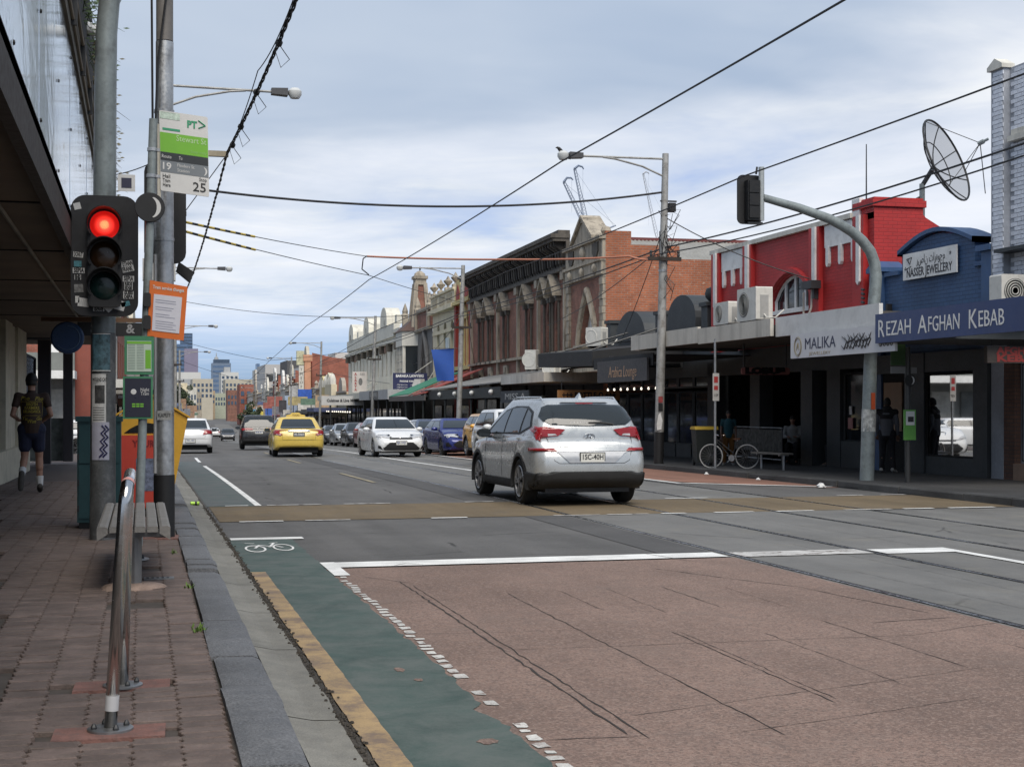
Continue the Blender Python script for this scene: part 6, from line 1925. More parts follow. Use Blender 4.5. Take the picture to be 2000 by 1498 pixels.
  for t in lev_:
   yf = cf + (rf - cf) * t + .05 * math.sin(math.pi * t)
   yr = cr + (rr_ - cr) * t - P.get('rb', .05) * math.sin(math.pi * t)
   w = w0 + (w1 - w0) * t ** 1.15 + .012 * math.sin(math.pi * t)
   rings.append(ringpts(yf, yr, w, z0 + (z1 - z0) * t, .10 + .06 * t, .12 + .06 * t, .06))
  cy = (rf + rr_) / 2
  for sc, dz_ in ((.965, .030), (.90, .046), (.72, .056), (.4, .062), (.04, .064)):
   rings.append([(x * sc, cy + (y - cy) * (1 - (1 - sc) * .92), z1 + dz_) for x, y, z in rings[len(lev_) - 1]])
  base = len(b.v)
  m_ = len(rings[0])
  for r_ in rings:
   b.v += r_
  for i in range(len(rings) - 1):
   for k in range(m_):
    b.f.append((base + i * m_ + k, base + i * m_ + (k + 1) % m_, base + (i + 1) * m_ + (k + 1) % m_, base + (i + 1) * m_ + k))
    b.m.append(0)
  b.f.append(tuple(base + (len(rings) - 1) * m_ + k for k in range(m_))); b.m.append(0)
  s.body = b
  s.lim = .5
  s.bvh = BVHTree.FromPolygons([Vector(v) for v in b.v], b.f)
 def hit(s, view, u, v):
  o, d = {'rear': ((u, -9, v), (0, 1, 0)), 'front': ((u, 9, v), (0, -1, 0)), 'left': ((-9, u, v), (1, 0, 0)), 'right': ((9, u, v), (-1, 0, 0)), 'top': ((u, v, 9), (0, 0, -1))}[view]
  loc, nrm, _, _ = s.bvh.ray_cast(Vector(o), Vector(d))
  far_ = loc is not None and {'rear': loc.y > -s.P['L'] / 2 + s.lim, 'front': loc.y < s.P['L'] / 2 - s.lim, 'left': loc.x > -.2, 'right': loc.x < .2, 'top': False}[view]
  if loc is None or far_:
   # outside the silhouette: slide to the nearest surface point level with it
   q = {'rear': (u, -s.P['L'] / 2, v), 'front': (u, s.P['L'] / 2, v), 'left': (-s.P['W'] / 2, u, v), 'right': (s.P['W'] / 2, u, v), 'top': (u, v, s.P['H'])}[view]
   loc, nrm, _, _ = s.bvh.find_nearest(Vector(q))
  if nrm.dot(Vector(d)) > 0:
   nrm = -nrm
  return loc, nrm
 def patch(s, view, poly, off=.006, nu=8, dv=.05, b=None):
  vs_ = sorted(set(round(p[1], 4) for p in poly))
  rows = []
  for a, c in zip(vs_, vs_[1:]):
   k = max(1, int((c - a) / dv))
   rows += [a + (c - a) * i / k for i in range(k)]
  rows.append(vs_[-1])
  b = b or MB()
  base = len(b.v)
  n = len(poly)
  for v in rows:
   xs = []
   for i in range(n):
    p, q = poly[i], poly[(i + 1) % n]
    if abs(p[1] - v) < 1e-4:
     xs.append(p[0])
    if (p[1] - v) * (q[1] - v) < 0:
     xs.append(p[0] + (q[0] - p[0]) * (v - p[1]) / (q[1] - p[1]))
   lo, hi = min(xs), max(xs)
   for k in range(nu + 1):
    loc, nrm = s.hit(view, lo + (hi - lo) * k / nu, v)
    b.v.append(tuple(loc + nrm * off))
  for i in range(len(rows) - 1):
   for k in range(nu):
    b.f.append((base + i * (nu + 1) + k, base + i * (nu + 1) + k + 1, base + (i + 1) * (nu + 1) + k + 1, base + (i + 1) * (nu + 1) + k))
    b.m.append(0)
  return b
 def line(s, view, pts, w=.008, off=.003):
  b = MB()
  P_ = []
  for p, q in zip(pts, pts[1:]):
   k = max(2, int(math.hypot(q[0] - p[0], q[1] - p[1]) / .08))
   P_ += [(p[0] + (q[0] - p[0]) * i / k, p[1] + (q[1] - p[1]) * i / k) for i in range(k)]
  P_.append(pts[-1])
  b.tube([s.hit(view, *p)[0] for p in P_], w / 2, 4)
  return b
def mirror(poly):
 return [(-x, z) for x, z in poly]
def wheel_meshes(wr, wd, spokes, rim_mat, style=0):
 ty = MB()
 ri = wr * .70
 ty.lathe([(ri, -wd / 2 + .02), (wr * .88, -wd / 2), (wr * .96, -wd / 2 + .012), (wr, -wd / 2 + .04), (wr, wd / 2 - .04), (wr * .96, wd / 2 - .012), (wr * .88, wd / 2), (ri, wd / 2 - .02)], n=32, axis='x', caps=False)
 rm = MB()
 rm.lathe([(ri * 1.0, -wd / 2 + .005), (ri * .97, -wd / 2 - .004), (ri * .92, -wd / 2 + .004), (ri * .90, -wd / 2 + .05)], n=32, axis='x', caps=False)
 hub = MB()
 hub.lathe([(ri * .99, -wd / 2 + .07), (.03, -wd / 2 + .06)], n=24, axis='x', caps=False)
 for k in range(spokes):
  a = 2 * math.pi * k / spokes
  for da in ((-.10, .10) if style else (0,)):
   c0, s0 = math.cos(a + da * .6), math.sin(a + da * .6)
   c1, s1 = math.cos(a + da * 1.6), math.sin(a + da * 1.6)
   t = Vector((0, -s0, c0))
   w0, w1 = (.016, .011) if style else (.028, .020)
   p0, p1 = Vector((0, c0 * .05, s0 * .05)), Vector((0, c1 * ri * .94, s1 * ri * .94))
   x0, x1, xb = -wd / 2 + .005, -wd / 2 + .0, -wd / 2 + .04
   rm.add([p0 + t * w0 + Vector((x0, 0, 0)), p0 - t * w0 + Vector((x0, 0, 0)), p1 - t * w1 + Vector((x1, 0, 0)), p1 + t * w1 + Vector((x1, 0, 0)),
     p0 + t * w0 + Vector((xb, 0, 0)), p0 - t * w0 + Vector((xb, 0, 0)), p1 - t * w1 + Vector((xb, 0, 0)), p1 + t * w1 + Vector((xb, 0, 0))],
    [(0, 1, 2, 3), (0, 4, 5, 1), (1, 5, 6, 2), (2, 6, 7, 3), (3, 7, 4, 0)])
 rm.lathe([(.055, -wd / 2 - .004), (.03, -wd / 2 - .012), (0, -wd / 2 - .012)], n=12, axis='x')
 return ty.mesh('tyre', TYRE, True), rm.mesh('rim', rim_mat, True), hub.mesh('brake_disc', TRIM)
def make_car(name, label, P, paint, D, text_plate=None):
 """D: style details"""
 c = Car(P)
 L, Wd, Hh = P['L'], P['W'], P['H']
 t = thing(name, label, D.get('cat', 'car'))
 bo = ob('body', c.body.mesh('body', paint, True), t)
 bo.material_slots[0].link = 'OBJECT'
 bo.material_slots[0].material = paint
 def pt(nm, m, view, poly, off=.006, both=False, parent=None, nu=8, dv=.05):
  for sgn in ((1, -1) if both else (1,)):
   vw = view if not (both and sgn < 0 and view in ('left', 'right')) else {'left': 'right', 'right': 'left'}[view]
   pl = poly if sgn > 0 or view in ('left', 'right') else mirror(poly)
   o = c.patch(vw, pl, off, nu, dv).build(nm, m, parent or t, 'all')
  return o
 # glass
 c.lim = 2.4
 pt('rear_window', CARGLASS, 'rear', D['rear_glass'], .016, nu=28, dv=.025)
 pt('windscreen', CARGLASS, 'front', D['front_glass'], .014, nu=24, dv=.03)
 pt('window_trim', TRIM, 'left', D['side_trim'], .004, True, nu=24, dv=.05)
 for pl in D['side_glass']:
  pt('side_window', CARGLASS, 'left', pl, .009, True, nu=8, dv=.05)
 # lights
 c.lim = .5
 for nm, m, view, pl, off, both in D.get('patches', []):
  pt(nm, m, view, pl, off + .008, both, nu=16 if len(pl) < 8 else 28, dv=.025)
 for nm, view, pts, w in D.get('lines', []):
  c.lim = 1.2
  for vw in ((view, 'right') if view == 'left' else (view,)):
   c.line(vw, pts, w).build(nm, SEAM, t)
 # wheels
 wr, wd = P['wr'], P.get('wd', .215)
 tm, rm, hm = D['wheel']
 for yy in c.ya:
  for sgn in (-1, 1):
   w_ = ob('wheel', tm, t, (sgn * (Wd / 2 - wd / 2 - .015), yy, wr), 0 if sgn < 0 else math.pi)
   ob('rim', rm, w_)
   ob('brake_disc', hm, w_)
 # dark wheel wells and floor
 part(t, 'underbody', TRIM, lambda b: b.box(-Wd / 2 + .25, Wd / 2 - .25, -L / 2 + .25, L / 2 - .3, P['gc'], .55))
 for yy in c.ya:
  part(t, 'wheel_well', NEARBLACK, lambda b: b.box(-Wd / 2 + .06, Wd / 2 - .06, yy - wr * .95, yy + wr * .95, wr * 1.2, wr * 1.95))
  if D.get('arch'):
   for sgn in (-1, 1):
    a = MB()
    ra0, ra1 = wr * P.get('ar', 1.16) - .01, wr * P.get('ar', 1.16) + D['arch']
    n = 18
    pr_ = []
    for k in range(n + 1):
     an = R(-14 + 208 * k / n)
     for r_ in (ra0, ra1):
      z = max(P['gc'] + .02, wr + r_ * math.sin(an))
      loc, nr = c.hit('left' if sgn < 0 else 'right', yy + r_ * math.cos(an), max(z, wr + .02) if r_ == ra0 else z)
      a.v.append((sgn * (Wd / 2 + .004 - (0 if r_ == ra0 else .012)), yy + r_ * math.cos(an), z))
     if k:
      q = 2 * k
      a.f.append((q - 2, q - 1, q + 1, q)); a.m.append(0)
    nv = len(a.v)
    a.v += [(v[0] - sgn * .08, v[1], v[2]) for v in a.v]
    for k in range(n):
     q = 2 * k
     a.f.append((q, q + 2, q + 2 + nv, q + nv)); a.m.append(0)
     a.f.append((q + 1, q + 3, q + 3 + nv, q + 1 + nv)); a.m.append(0)
    a.build('arch_cladding', CLAD, t, True)
 # mirrors
 for sgn in (-1, 1):
  mx, my, mz = sgn * (Wd / 2 + .09), P['cowl'] - .52, P['belt'] + .07
  mo = part(t, 'mirror', D.get('mirror', paint), lambda b: b.lathe([(0, .09), (.06, .085), (.085, .05), (.09, 0), (.085, -.055)], (mx, my, mz), 14, 'y'), 'all')
  for v in mo.data.vertices:
   v.co.x = mx + (v.co.x - mx) * 1.35
   v.co.z = mz + (v.co.z - mz) * .85
  if D.get('mirror') is None:
   mo.material_slots[0].link = 'OBJECT'
   mo.material_slots[0].material = paint
  part(mo, 'mirror_glass', CARGLASS, lambda b: b.box(mx - .1, mx + .1, my - .057, my - .052, mz - .06, mz + .06))
  part(t, 'mirror_arm', TRIM, lambda b: b.box(min(sgn * (Wd / 2 - .08), mx), max(sgn * (Wd / 2 - .08), mx), my - .02, my + .03, mz - .07, mz - .04))
 # door handles
 for yy, zz in D.get('handles', []):
  for sgn in (-1, 1):
   loc, nr = c.hit('left' if sgn < 0 else 'right', yy, zz)
   part(t, 'door_handle', D.get('handle_mat', CHROME), lambda b: b.box(loc.x - .018, loc.x + .018, yy - .10, yy + .10, zz - .014, zz + .014))
 # plates
 for view, zz, s_, tm_ in D.get('plates', []):
  loc, nr = c.hit(view, 0, zz)
  off = -.012 if view == 'rear' else .012
  y0 = loc.y + off
  pl = part(t, 'number_plate', tm_[0], lambda b: b.box(-.19, .19, min(y0, y0 + off), max(y0, y0 + off), zz - .068, zz + .068))
  part(pl, 'plate_frame', TRIM, lambda b: b.box(-.205, .205, min(y0, y0 + off * .5), max(y0, y0 + off * .5), zz - .085, zz + .08))
  fc = FACE_S if view == 'rear' else Matrix(((-1, 0, 0), (0, 0, 1), (0, 1, 0)))
  text(pl, s_, .115, (0, y0 + off + (-.002 if view == 'rear' else .002), zz + .006), tm_[1], fc, width=.33, bold=.002, depth=.001)
 t['_ya'] = c.ya
 return t, c
def set_paint(root, paint):
 for ch in root.children:
  if ch.name.split('.')[0] in ('body', 'mirror') and ch.material_slots[0].link == 'OBJECT':
   ch.material_slots[0].material = paint
def place_car(o, x, y, rz=0.0):
 o.location = S(x, y, .012)
 o.rotation_euler = (math.atan((lev(y + 2) - lev(y - 2)) / 4) * (1 if abs(rz) < 1 else -1), 0, heading(y) + rz)
DARKTXT = mat('plate_black', (.02, .02, .025), .6, var=0)
SILVER = paint_mat('silver_paint', (.50, .52, .53), .5)
wh_suv = wheel_meshes(.355, .235, 5, ALLOY, 1)
wh_car = wheel_meshes(.32, .205, 7, ALLOY, 0)
wh_dark = wheel_meshes(.33, .215, 5, mat('dark_alloy', (.10, .10, .105), .4, .7), 1)
# ---- silver SUV
P_SUV = dict(L=4.48, W=1.86, H=1.655, wb=2.67, ro=.91, wr=.355, wd=.235, gc=.20, ar=1.14, cowl=1.05, cab_r=-2.06, roof_f=.25, roof_r=-1.72, belt=1.02, cw0=.885, cw1=.655, rb=.10, lean_r=.10, lean_f=.14, taper_r=.07, taper_f=.15, tuck_r=.28,
   top=[(-2.24, 1.00), (-2.0, 1.10), (-1.2, 1.09), (0, 1.05), (.8, 1.04), (1.1, 1.02), (1.7, .96), (2.05, .86), (2.24, .74)], bot=[(-2.24, .36), (-1.9, .27), (-1.2, .23), (1.2, .23), (1.9, .22), (2.24, .28)])
RG = [(-.60, 1.235), (-.3, 1.222), (0, 1.218), (.3, 1.222), (.60, 1.235), (.715, 1.30), (.735, 1.36), (.66, 1.50), (.58, 1.535), (0, 1.55), (-.58, 1.535), (-.66, 1.50), (-.735, 1.36), (-.715, 1.30)]
FG = [(-.70, 1.10), (.70, 1.10), (.60, 1.50), (.5, 1.54), (-.5, 1.54), (-.60, 1.50)]
SUV_D = dict(cat='suv', rear_glass=RG, front_glass=FG,
   side_trim=[(-1.72, 1.20), (-1.2, 1.085), (.80, 1.07), (.86, 1.10), (.10, 1.47), (-.4, 1.535), (-1.1, 1.53), (-1.5, 1.44)],
   side_glass=[[(-.22, 1.105), (.70, 1.09), (.08, 1.435), (-.20, 1.49)], [(-1.13, 1.115), (-.30, 1.105), (-.28, 1.495), (-.75, 1.51), (-1.10, 1.49)], [(-1.62, 1.215), (-1.22, 1.125), (-1.19, 1.475), (-1.45, 1.41)]],
   wheel=wh_suv, arch=.085, mirror=TRIM, handles=[(-.42, 1.0), (-1.28, 1.02)], handle_mat=SILVER,
   patches=[('tail_light', REDLENS, 'rear', [(-.915, 1.10), (-.84, 1.065), (-.70, 1.055), (-.50, 1.07), (-.385, 1.165), (-.55, 1.19), (-.80, 1.215), (-.90, 1.17)], .012, True),
     ('tail_light_wrap', REDLENS, 'left', [(-2.12, 1.07), (-1.95, 1.10), (-1.66, 1.165), (-1.76, 1.195), (-2.03, 1.205), (-2.12, 1.19)], .011, True),
     ('reverse_light', WHITELENS, 'rear', [(-.66, 1.068), (-.52, 1.078), (-.55, 1.10), (-.66, 1.10)], .016, True),
     ('rear_reflector', REDLENS, 'rear', [(-.90, .838), (-.55, .835), (-.60, .882), (-.90, .885)], .010, True),
     ('lower_bumper', CLAD, 'rear', [(-.92, .28), (.92, .28), (.92, .50), (.70, .475), (.62, .53), (-.62, .53), (-.70, .475), (-.92, .50)], .022, False),
     ('skid_strip', mat('mid_grey_trim', (.10, .10, .105), .5), 'rear', [(-.62, .455), (.62, .455), (.58, .485), (-.58, .485)], .020, False),
     ('sill_cladding', CLAD, 'left', [(-1.0, .24), (1.05, .24), (1.05, .37), (-1.0, .37)], .010, True),
     ('rear_side_cladding', CLAD, 'left', [(-2.2, .30), (-1.68, .26), (-1.68, .52), (-2.2, .50)], .010, True),
     ('front_bumper', CLAD, 'front', [(-.85, .28), (.85, .28), (.80, .42), (-.80, .42)], .010, False),
     ('head_light', WHITELENS, 'front', [(.45, .78), (.86, .80), (.84, .92), (.5, .86)], .010, True),
     ('grille', TRIM, 'front', [(-.42, .52), (.42, .52), (.5, .8), (-.5, .8)], .010, False),
     ('spoiler_strip', TRIM, 'rear', [(-.40, 1.555), (.40, 1.555), (.36, 1.575), (-.36, 1.575)], .012, False),
     ('brake_light', REDLENS, 'rear', [(-.14, 1.545), (.14, 1.545), (.14, 1.558), (-.14, 1.558)], .018, False),
     ('plate_recess', mat('silver_shadow_panel', (.40, .41, .43), .4, .5, var=.05), 'rear', [(-.36, .66), (.36, .66), (.52, .80), (.58, .83), (-.58, .83), (-.52, .80)], .006, False)],
   lines=[('panel_seam', 'rear', [(-.70, 1.22), (-.66, .9), (-.60, .70), (-.52, .655), (.52, .655), (.60, .70), (.66, .9), (.70, 1.22)], .009), ('panel_seam', 'rear', [(-.55, .832), (.55, .832)], .016),
     ('door_seam', 'left', [(-.26, 1.06), (-.30, .70), (-.30, .40)], .008), ('door_seam', 'left', [(.86, 1.04), (.80, .7), (.78, .40)], .008), ('door_seam', 'left', [(-1.45, 1.12), (-1.20, .95), (-1.02, .62)], .008)],
   plates=[('rear', .742, '1SC-40H', (PLATE, DARKTXT))])
suv, cc = make_car('silver_suv', 'silver five door suv seen from behind on the near tram track', P_SUV, SILVER, SUV_D)
for sgn in (-1, 1):
 rl = MB()
 pts = []
 for k in range(9):
  yy = .15 - 1.85 * k / 8
  z = cc.hit('top', sgn * .60, yy)[0].z
  pts.append((sgn * .60, yy, z + (.032 if 0 < k < 8 else -.01)))
 rl.tube(pts, .014, 8)
 rl.build('roof_rail', SILVER, suv, True)
part(suv, 'shark_fin', SILVER, lambda b: b.add([(-.03, -1.62, 1.64), (.03, -1.62, 1.64), (.03, -1.40, 1.645), (-.03, -1.40, 1.645), (0, -1.60, 1.735), (0, -1.55, 1.735)], [(0, 1, 4), (1, 2, 5, 4), (2, 3, 5), (3, 0, 4, 5), (0, 3, 2, 1)]))
cc.lim = 1.5
lo = cc.hit('rear', 0, 1.06)[0].y
em = MB()
em.tube([(.085 * math.cos(t), lo - .014, 1.06 + .045 * math.sin(t)) for t in [2 * math.pi * k / 28 for k in range(29)]], .007, 5)
em.tube([(-.045, lo - .014, 1.03), (-.015, lo - .014, 1.09)], .008, 5)
em.tube([(.015, lo - .014, 1.03), (.045, lo - .014, 1.09)], .008, 5)
em.tube([(-.03, lo - .014, 1.06), (.03, lo - .014, 1.062)], .008, 5)
em.build('emblem', CHROME, suv, True)
text(suv, 'TUCSON', .055, (-.50, cc.hit('rear', -.5, .91)[0].y - .008, .905), CHROME, FACE_S, width=.26)
text(suv, 'ISLAND', .06, (-.16, cc.hit('rear', -.16, 1.265)[0].y - .016, 1.262), LETT, FACE_S, width=.26)
wp = MB()
wp.tube([cc.hit('rear', x, 1.245 + .05 * (1 - ((x - .1) / .3) ** 2) * .6)[0] - Vector((0, .022, 0)) for x in (.0, .1, .2, .3, .4)], .013, 6)
wp.build('rear_wiper', TRIM, suv)
ex = MB()
ex.tube([(-.5, -2.02, .30), (-.5, -1.5, .30)], .035, 8)
ex.tube([(.45, -2.0, .33), (.45, -1.6, .33)], .05, 8)
ex.box(-.7, .7, -1.9, -1.0, .24, .34)
ex.build('exhaust', TRIM, suv)
place_car(suv, 6.64, 23.10, R(.6))
# ---- sedans, hatches and suvs
def P_gen(L, Wd, Hh, kind):
 a = L / 2
 if kind == 'sedan':
  return dict(L=L, W=Wd, H=Hh, wb=L * .575, ro=L * .225, wr=.325, gc=.15, ar=1.12, cowl=a - 1.25, cab_r=-a + .62, roof_f=a - 2.05, roof_r=-a + 1.42, belt=.90, cw0=Wd / 2 - .05, cw1=Wd / 2 - .24, lean_r=.08, lean_f=.16, taper_r=.09, taper_f=.15,
     top=[(-a, .96), (-a + .3, 1.02), (-a + .9, 1.0), (0, .955), (a - 1.2, .945), (a - .6, .86), (a - .25, .77), (a, .64)], bot=[(-a, .34), (-a + .4, .24), (0, .19), (a - .4, .19), (a, .24)])
 if kind == 'hatch':
  return dict(L=L, W=Wd, H=Hh, wb=L * .605, ro=L * .185, wr=.32, gc=.14, ar=1.13, cowl=a - 1.02, cab_r=-a + .16, roof_f=a - 1.85, roof_r=-a + .62, belt=.92, cw0=Wd / 2 - .05, cw1=Wd / 2 - .25, lean_r=.10, lean_f=.18, taper_r=.09, taper_f=.16,
     top=[(-a, .93), (-a + .3, 1.02), (0, .965), (a - 1.0, .96), (a - .5, .87), (a - .22, .77), (a, .62)], bot=[(-a, .33), (-a + .4, .23), (0, .18), (a - .4, .18), (a, .22)])
 return dict(L=L, W=Wd, H=Hh, wb=L * .59, ro=L * .205, wr=.36, gc=.2, ar=1.13, cowl=a - 1.15, cab_r=-a + .12, roof_f=a - 1.95, roof_r=-a + .48, belt=1.03, cw0=Wd / 2 - .045, cw1=Wd / 2 - .21, lean_r=.06, lean_f=.12, taper_r=.06, taper_f=.13, tuck_r=.2,
    top=[(-a, 1.02), (-a + .3, 1.12), (0, 1.08), (a - 1.15, 1.07), (a - .5, 1.0), (a - .22, .92), (a, .78)], bot=[(-a, .40), (-a + .4, .28), (0, .24), (a - .4, .24), (a, .30)])
def D_gen(P, kind, rear=True, plates=None, clad=0, wheel=None, mir=None):
 a, hw, Hh = P['L'] / 2, P['W'] / 2, P['H']
 bz, rz = P['belt'] + .06, Hh - .12
 cwf, rf, cr, rr_ = P['cowl'], P['roof_f'], P['cab_r'], P['roof_r']
 w1 = P['cw1']
 sg = lambda y, z: (y, z)
 k = (rz - bz) / (Hh - P['belt'])
 yft, yrt = cwf + (rf - cwf) * (k + .1), cr + (rr_ - cr) * (k + .1)
 mid = (cwf + cr) / 2 - (.05 if kind == 'sedan' else .12)
 z0 = bz + .03
 fa, ra = cwf - .30, cr + (.42 if kind == 'sedan' else .34)
 ft, rt = yft - .30, yrt + .24
 if kind == 'sedan':
  tl = [(-hw + .02, .80), (-hw + .42, .76), (-hw + .36, .92), (-hw + .03, .99)]
 elif kind == 'hatch':
  tl = [(-hw + .02, .80), (-hw + .38, .80), (-hw + .40, .93), (-hw + .04, 1.0)]
 else:
  tl = [(-hw + .02, .97), (-hw + .62, .985), (-hw + .60, 1.04), (-hw + .03, 1.09)]
 d = dict(rear_glass=[(-w1 - .02, bz + .04), (w1 + .02, bz + .04), (w1 - .07, rz + .02), (-w1 + .07, rz + .02)], front_glass=[(-w1 - .10, bz + .03), (w1 + .10, bz + .03), (w1 - .06, rz + .02), (-w1 + .06, rz + .02)],
   side_trim=[(ra - .06, z0 + .02), (fa + .08, z0 - .02), (ft + .03, rz + .02), (rt - .03, rz + .02)],
   side_glass=[[(mid + .04, z0 + .01), (fa, z0), (ft, rz), (mid + .04, rz)], [(ra, z0 + .03), (mid - .04, z0 + .01), (mid - .04, rz), (rt, rz)]],
   wheel=wheel or wh_car, handles=[(mid + .2, P['belt'] - .10), (mid - .75, P['belt'] - .09)], handle_mat=TRIM if clad else CHROME, mirror=mir,
   patches=[('tail_light', REDLENS, 'rear', tl, .012, True), ('tail_light_wrap', REDLENS, 'left', [(-a + .06, tl[0][1]), (-a + .34, tl[-1][1] - .1), (-a + .30, tl[-1][1] - .03), (-a + .08, tl[-1][1])], .011, True),
     ('head_light', WHITELENS, 'front', [(hw - .50, .66), (hw - .06, .72), (hw - .05, .82), (hw - .30, .77)], .010, True),
     ('head_light_wrap', WHITELENS, 'left', [(a - .42, .76), (a - .14, .68), (a - .14, .76), (a - .36, .83)], .010, True),
     ('grille', TRIM, 'front', [(-.46, .30), (.46, .30), (.62, .42), (.42, .56), (-.42, .56), (-.62, .42)], .012, False),
     ('upper_grille', TRIM, 'front', [(-.38, .635), (.38, .635), (.44, .67), (-.44, .67)], .012, False),
     ('fog_trim', TRIM, 'front', [(hw - .26, .32), (hw - .08, .36), (hw - .07, .48), (hw - .14, .5)], .012, True),
     ('rear_diffuser', TRIM, 'rear', [(-hw + .2, .26), (hw - .2, .26), (hw - .26, .36), (-hw + .26, .36)], .012, False)],
   lines=[('door_seam', 'left', [(mid, z0 - .04), (mid - .02, .6), (mid - .02, .3)], .008), ('door_seam', 'left', [(fa + .10, z0 - .06), (fa + .04, .6), (fa + .02, .3)], .008), ('door_seam', 'left', [(ra + .05, z0 - .04), (ra + .25, .75), (ra + .40, .5)], .008),
     ('panel_seam', 'rear', [(-.62, .99 if kind == 'sedan' else .9), (-.58, .62), (.58, .62), (.62, .99 if kind == 'sedan' else .9)], .008), ('bumper_seam', 'rear', [(-hw + .05, .60), (hw - .05, .60)], .007)],
   plates=plates or [])
 if clad:
  d['arch'] = .06
  d['patches'] += [('lower_bumper', CLAD, 'rear', [(-hw + .02, .30), (hw - .02, .30), (hw - .02, .52), (-hw + .02, .52)], .011, False), ('sill_cladding', CLAD, 'left', [(-.9, .25), (.95, .25), (.95, .36), (-.9, .36)], .010, True), ('bumper_cladding', CLAD, 'front', [(-hw + .06, .3), (hw - .06, .3), (hw - .1, .4), (-hw + .1, .4)], .010, False)]
 return d
YEL = paint_mat('taxi_yellow', (.62, .45, .09))
WHT_P = paint_mat('white_car_paint', (.68, .69, .70))
BLK_P = paint_mat('black_car_paint', (.012, .012, .014))
BLU_P = paint_mat('deep_blue_paint', (.012, .022, .16), .2)
ORG_P = paint_mat('orange_yellow_paint', (.66, .33, .03))
RED_P = paint_mat('dull_red_paint', (.26, .05, .05))
GRY_P = paint_mat('dark_grey_paint', (.07, .075, .085), .4)
SLV_P = paint_mat('pale_silver_paint', (.40, .42, .44), .5)
NVY_P = paint_mat('slate_blue_paint', (.06, .075, .13), .3)
PLW = (PLATE, mat('plate_blue', (.04, .06, .2), .6, var=0))
PLD = (mat('dark_plate', (.12, .13, .13), .5, var=.1), mat('plate_white', (.6, .6, .6), .6, var=0))
Ps = P_gen(4.95, 1.87, 1.445, 'sedan')
Ds = D_gen(Ps, 'sedan', plates=[('rear', .80, 'M-3060', PLD)])
Ds['rear_glass'] = [(-.62, 1.02), (.62, 1.02), (.63, 1.06), (.53, 1.33), (.46, 1.36), (-.46, 1.36), (-.53, 1.33), (-.63, 1.06)]
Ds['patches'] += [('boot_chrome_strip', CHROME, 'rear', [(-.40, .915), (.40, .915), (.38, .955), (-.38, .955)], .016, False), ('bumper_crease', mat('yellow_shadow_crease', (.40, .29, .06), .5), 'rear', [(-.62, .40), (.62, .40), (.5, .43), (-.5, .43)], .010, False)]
Ds['patches'] = [p for p in Ds['patches'] if p[0] not in ('tail_light',)] + [('tail_light', REDLENS, 'rear', [(-.90, .80), (-.68, .755), (-.58, .80), (-.72, .90), (-.88, .965)], .012, True), ('reverse_light', WHITELENS, 'rear', [(-.80, .795), (-.66, .775), (-.66, .80), (-.80, .82)], .016, True)]
taxi, tc = make_car('taxi', 'yellow taxi sedan with a roof sign driving away in the left lane', Ps, YEL, Ds)
rz_ = tc.hit('top', 0, -.1)[0].z
ts = part(taxi, 'roof_sign', mat('taxi_sign_yellow', (.55, .42, .12), .5), lambda b: b.prism([(-.36, rz_ - .01), (.36, rz_ - .01), (.34, rz_ + .07), (.20, rz_ + .09), (.13, rz_ + .16), (-.13, rz_ + .16), (-.20, rz_ + .09), (-.34, rz_ + .07)], 'y', -.25, .02))
text(ts, 'TAXI', .09, (0, -.255, rz_ + .06), DARKTXT, FACE_S, width=.26)
place_car(taxi, 5.45, 54.3, R(-1.5))
Pk = P_gen(4.69, 1.81, 1.71, 'suv')
Dk = D_gen(Pk, 'suv', plates=[('rear', .86, 'BKM-4SV', PLW)], clad=1, wheel=wh_dark)
bsuv, bc = make_car('black_suv', 'black suv with narrow tail lights ahead of the taxi', Pk, BLK_P, Dk)
ly = bc.hit('rear', 0, 1.06)[0].y
part(bsuv, 'emblem', CHROME, lambda b: [b.add([(cx_ - .025, ly - .016, cz_), (cx_, ly - .016, cz_ - .04), (cx_ + .025, ly - .016, cz_), (cx_, ly - .016, cz_ + .04)], [(0, 1, 2, 3)]) for cx_, cz_ in ((0, 1.095), (-.04, 1.04), (.04, 1.04))])
place_car(bsuv, 4.95, 73.8, R(-1))
Ph = P_gen(4.37, 1.79, 1.435, 'hatch')
Dh = D_gen(Ph, 'hatch', plates=[('front', .50, 'BJX-1WJC', PLW)])
Dh['patches'] = [p for p in Dh['patches'] if p[0] not in ('grille', 'fog_trim', 'upper_grille')] + [
 ('grille', TRIM, 'front', [(-.62, .26), (.62, .26), (.66, .32), (.42, .52), (-.42, .52), (-.66, .32)], .012, False), ('upper_grille', TRIM, 'front', [(-.42, .625), (.42, .625), (.40, .675), (-.40, .675)], .012, False),
 ('fog_trim', TRIM, 'front', [(.66, .26), (.80, .32), (.80, .42), (.74, .40)], .012, True), ('lip', WHT_P, 'front', [(-.7, .225), (.7, .225), (.68, .255), (-.68, .255)], .02, False)]
hatch, hc = make_car('white_hatchback', 'white hatchback driving towards the camera with its lights on', Ph, WHT_P, Dh)
part(hatch, 'emblem', CHROME, lambda b: b.tube([(.07 * math.cos(t), hc.hit('front', 0, .65)[0].y + .02, .65 + .045 * math.sin(t)) for t in [2 * math.pi * k / 16 for k in range(17)]], .008, 5))
place_car(hatch, 8.78, 52.6, math.pi + R(3))
Dg = D_gen(Ph, 'hatch')
hproto, _ = make_car('parked_car', 'deep blue coupe parked at the right kerb beside the orange car', P_gen(4.5, 1.82, 1.39, 'hatch'), BLU_P, D_gen(P_gen(4.5, 1.82, 1.39, 'hatch'), 'hatch', wheel=wh_dark, plates=[('front', .48, 'CCR-9TT', PLW)]))
place_car(hproto, 11.5, 53.6, math.pi + R(2))
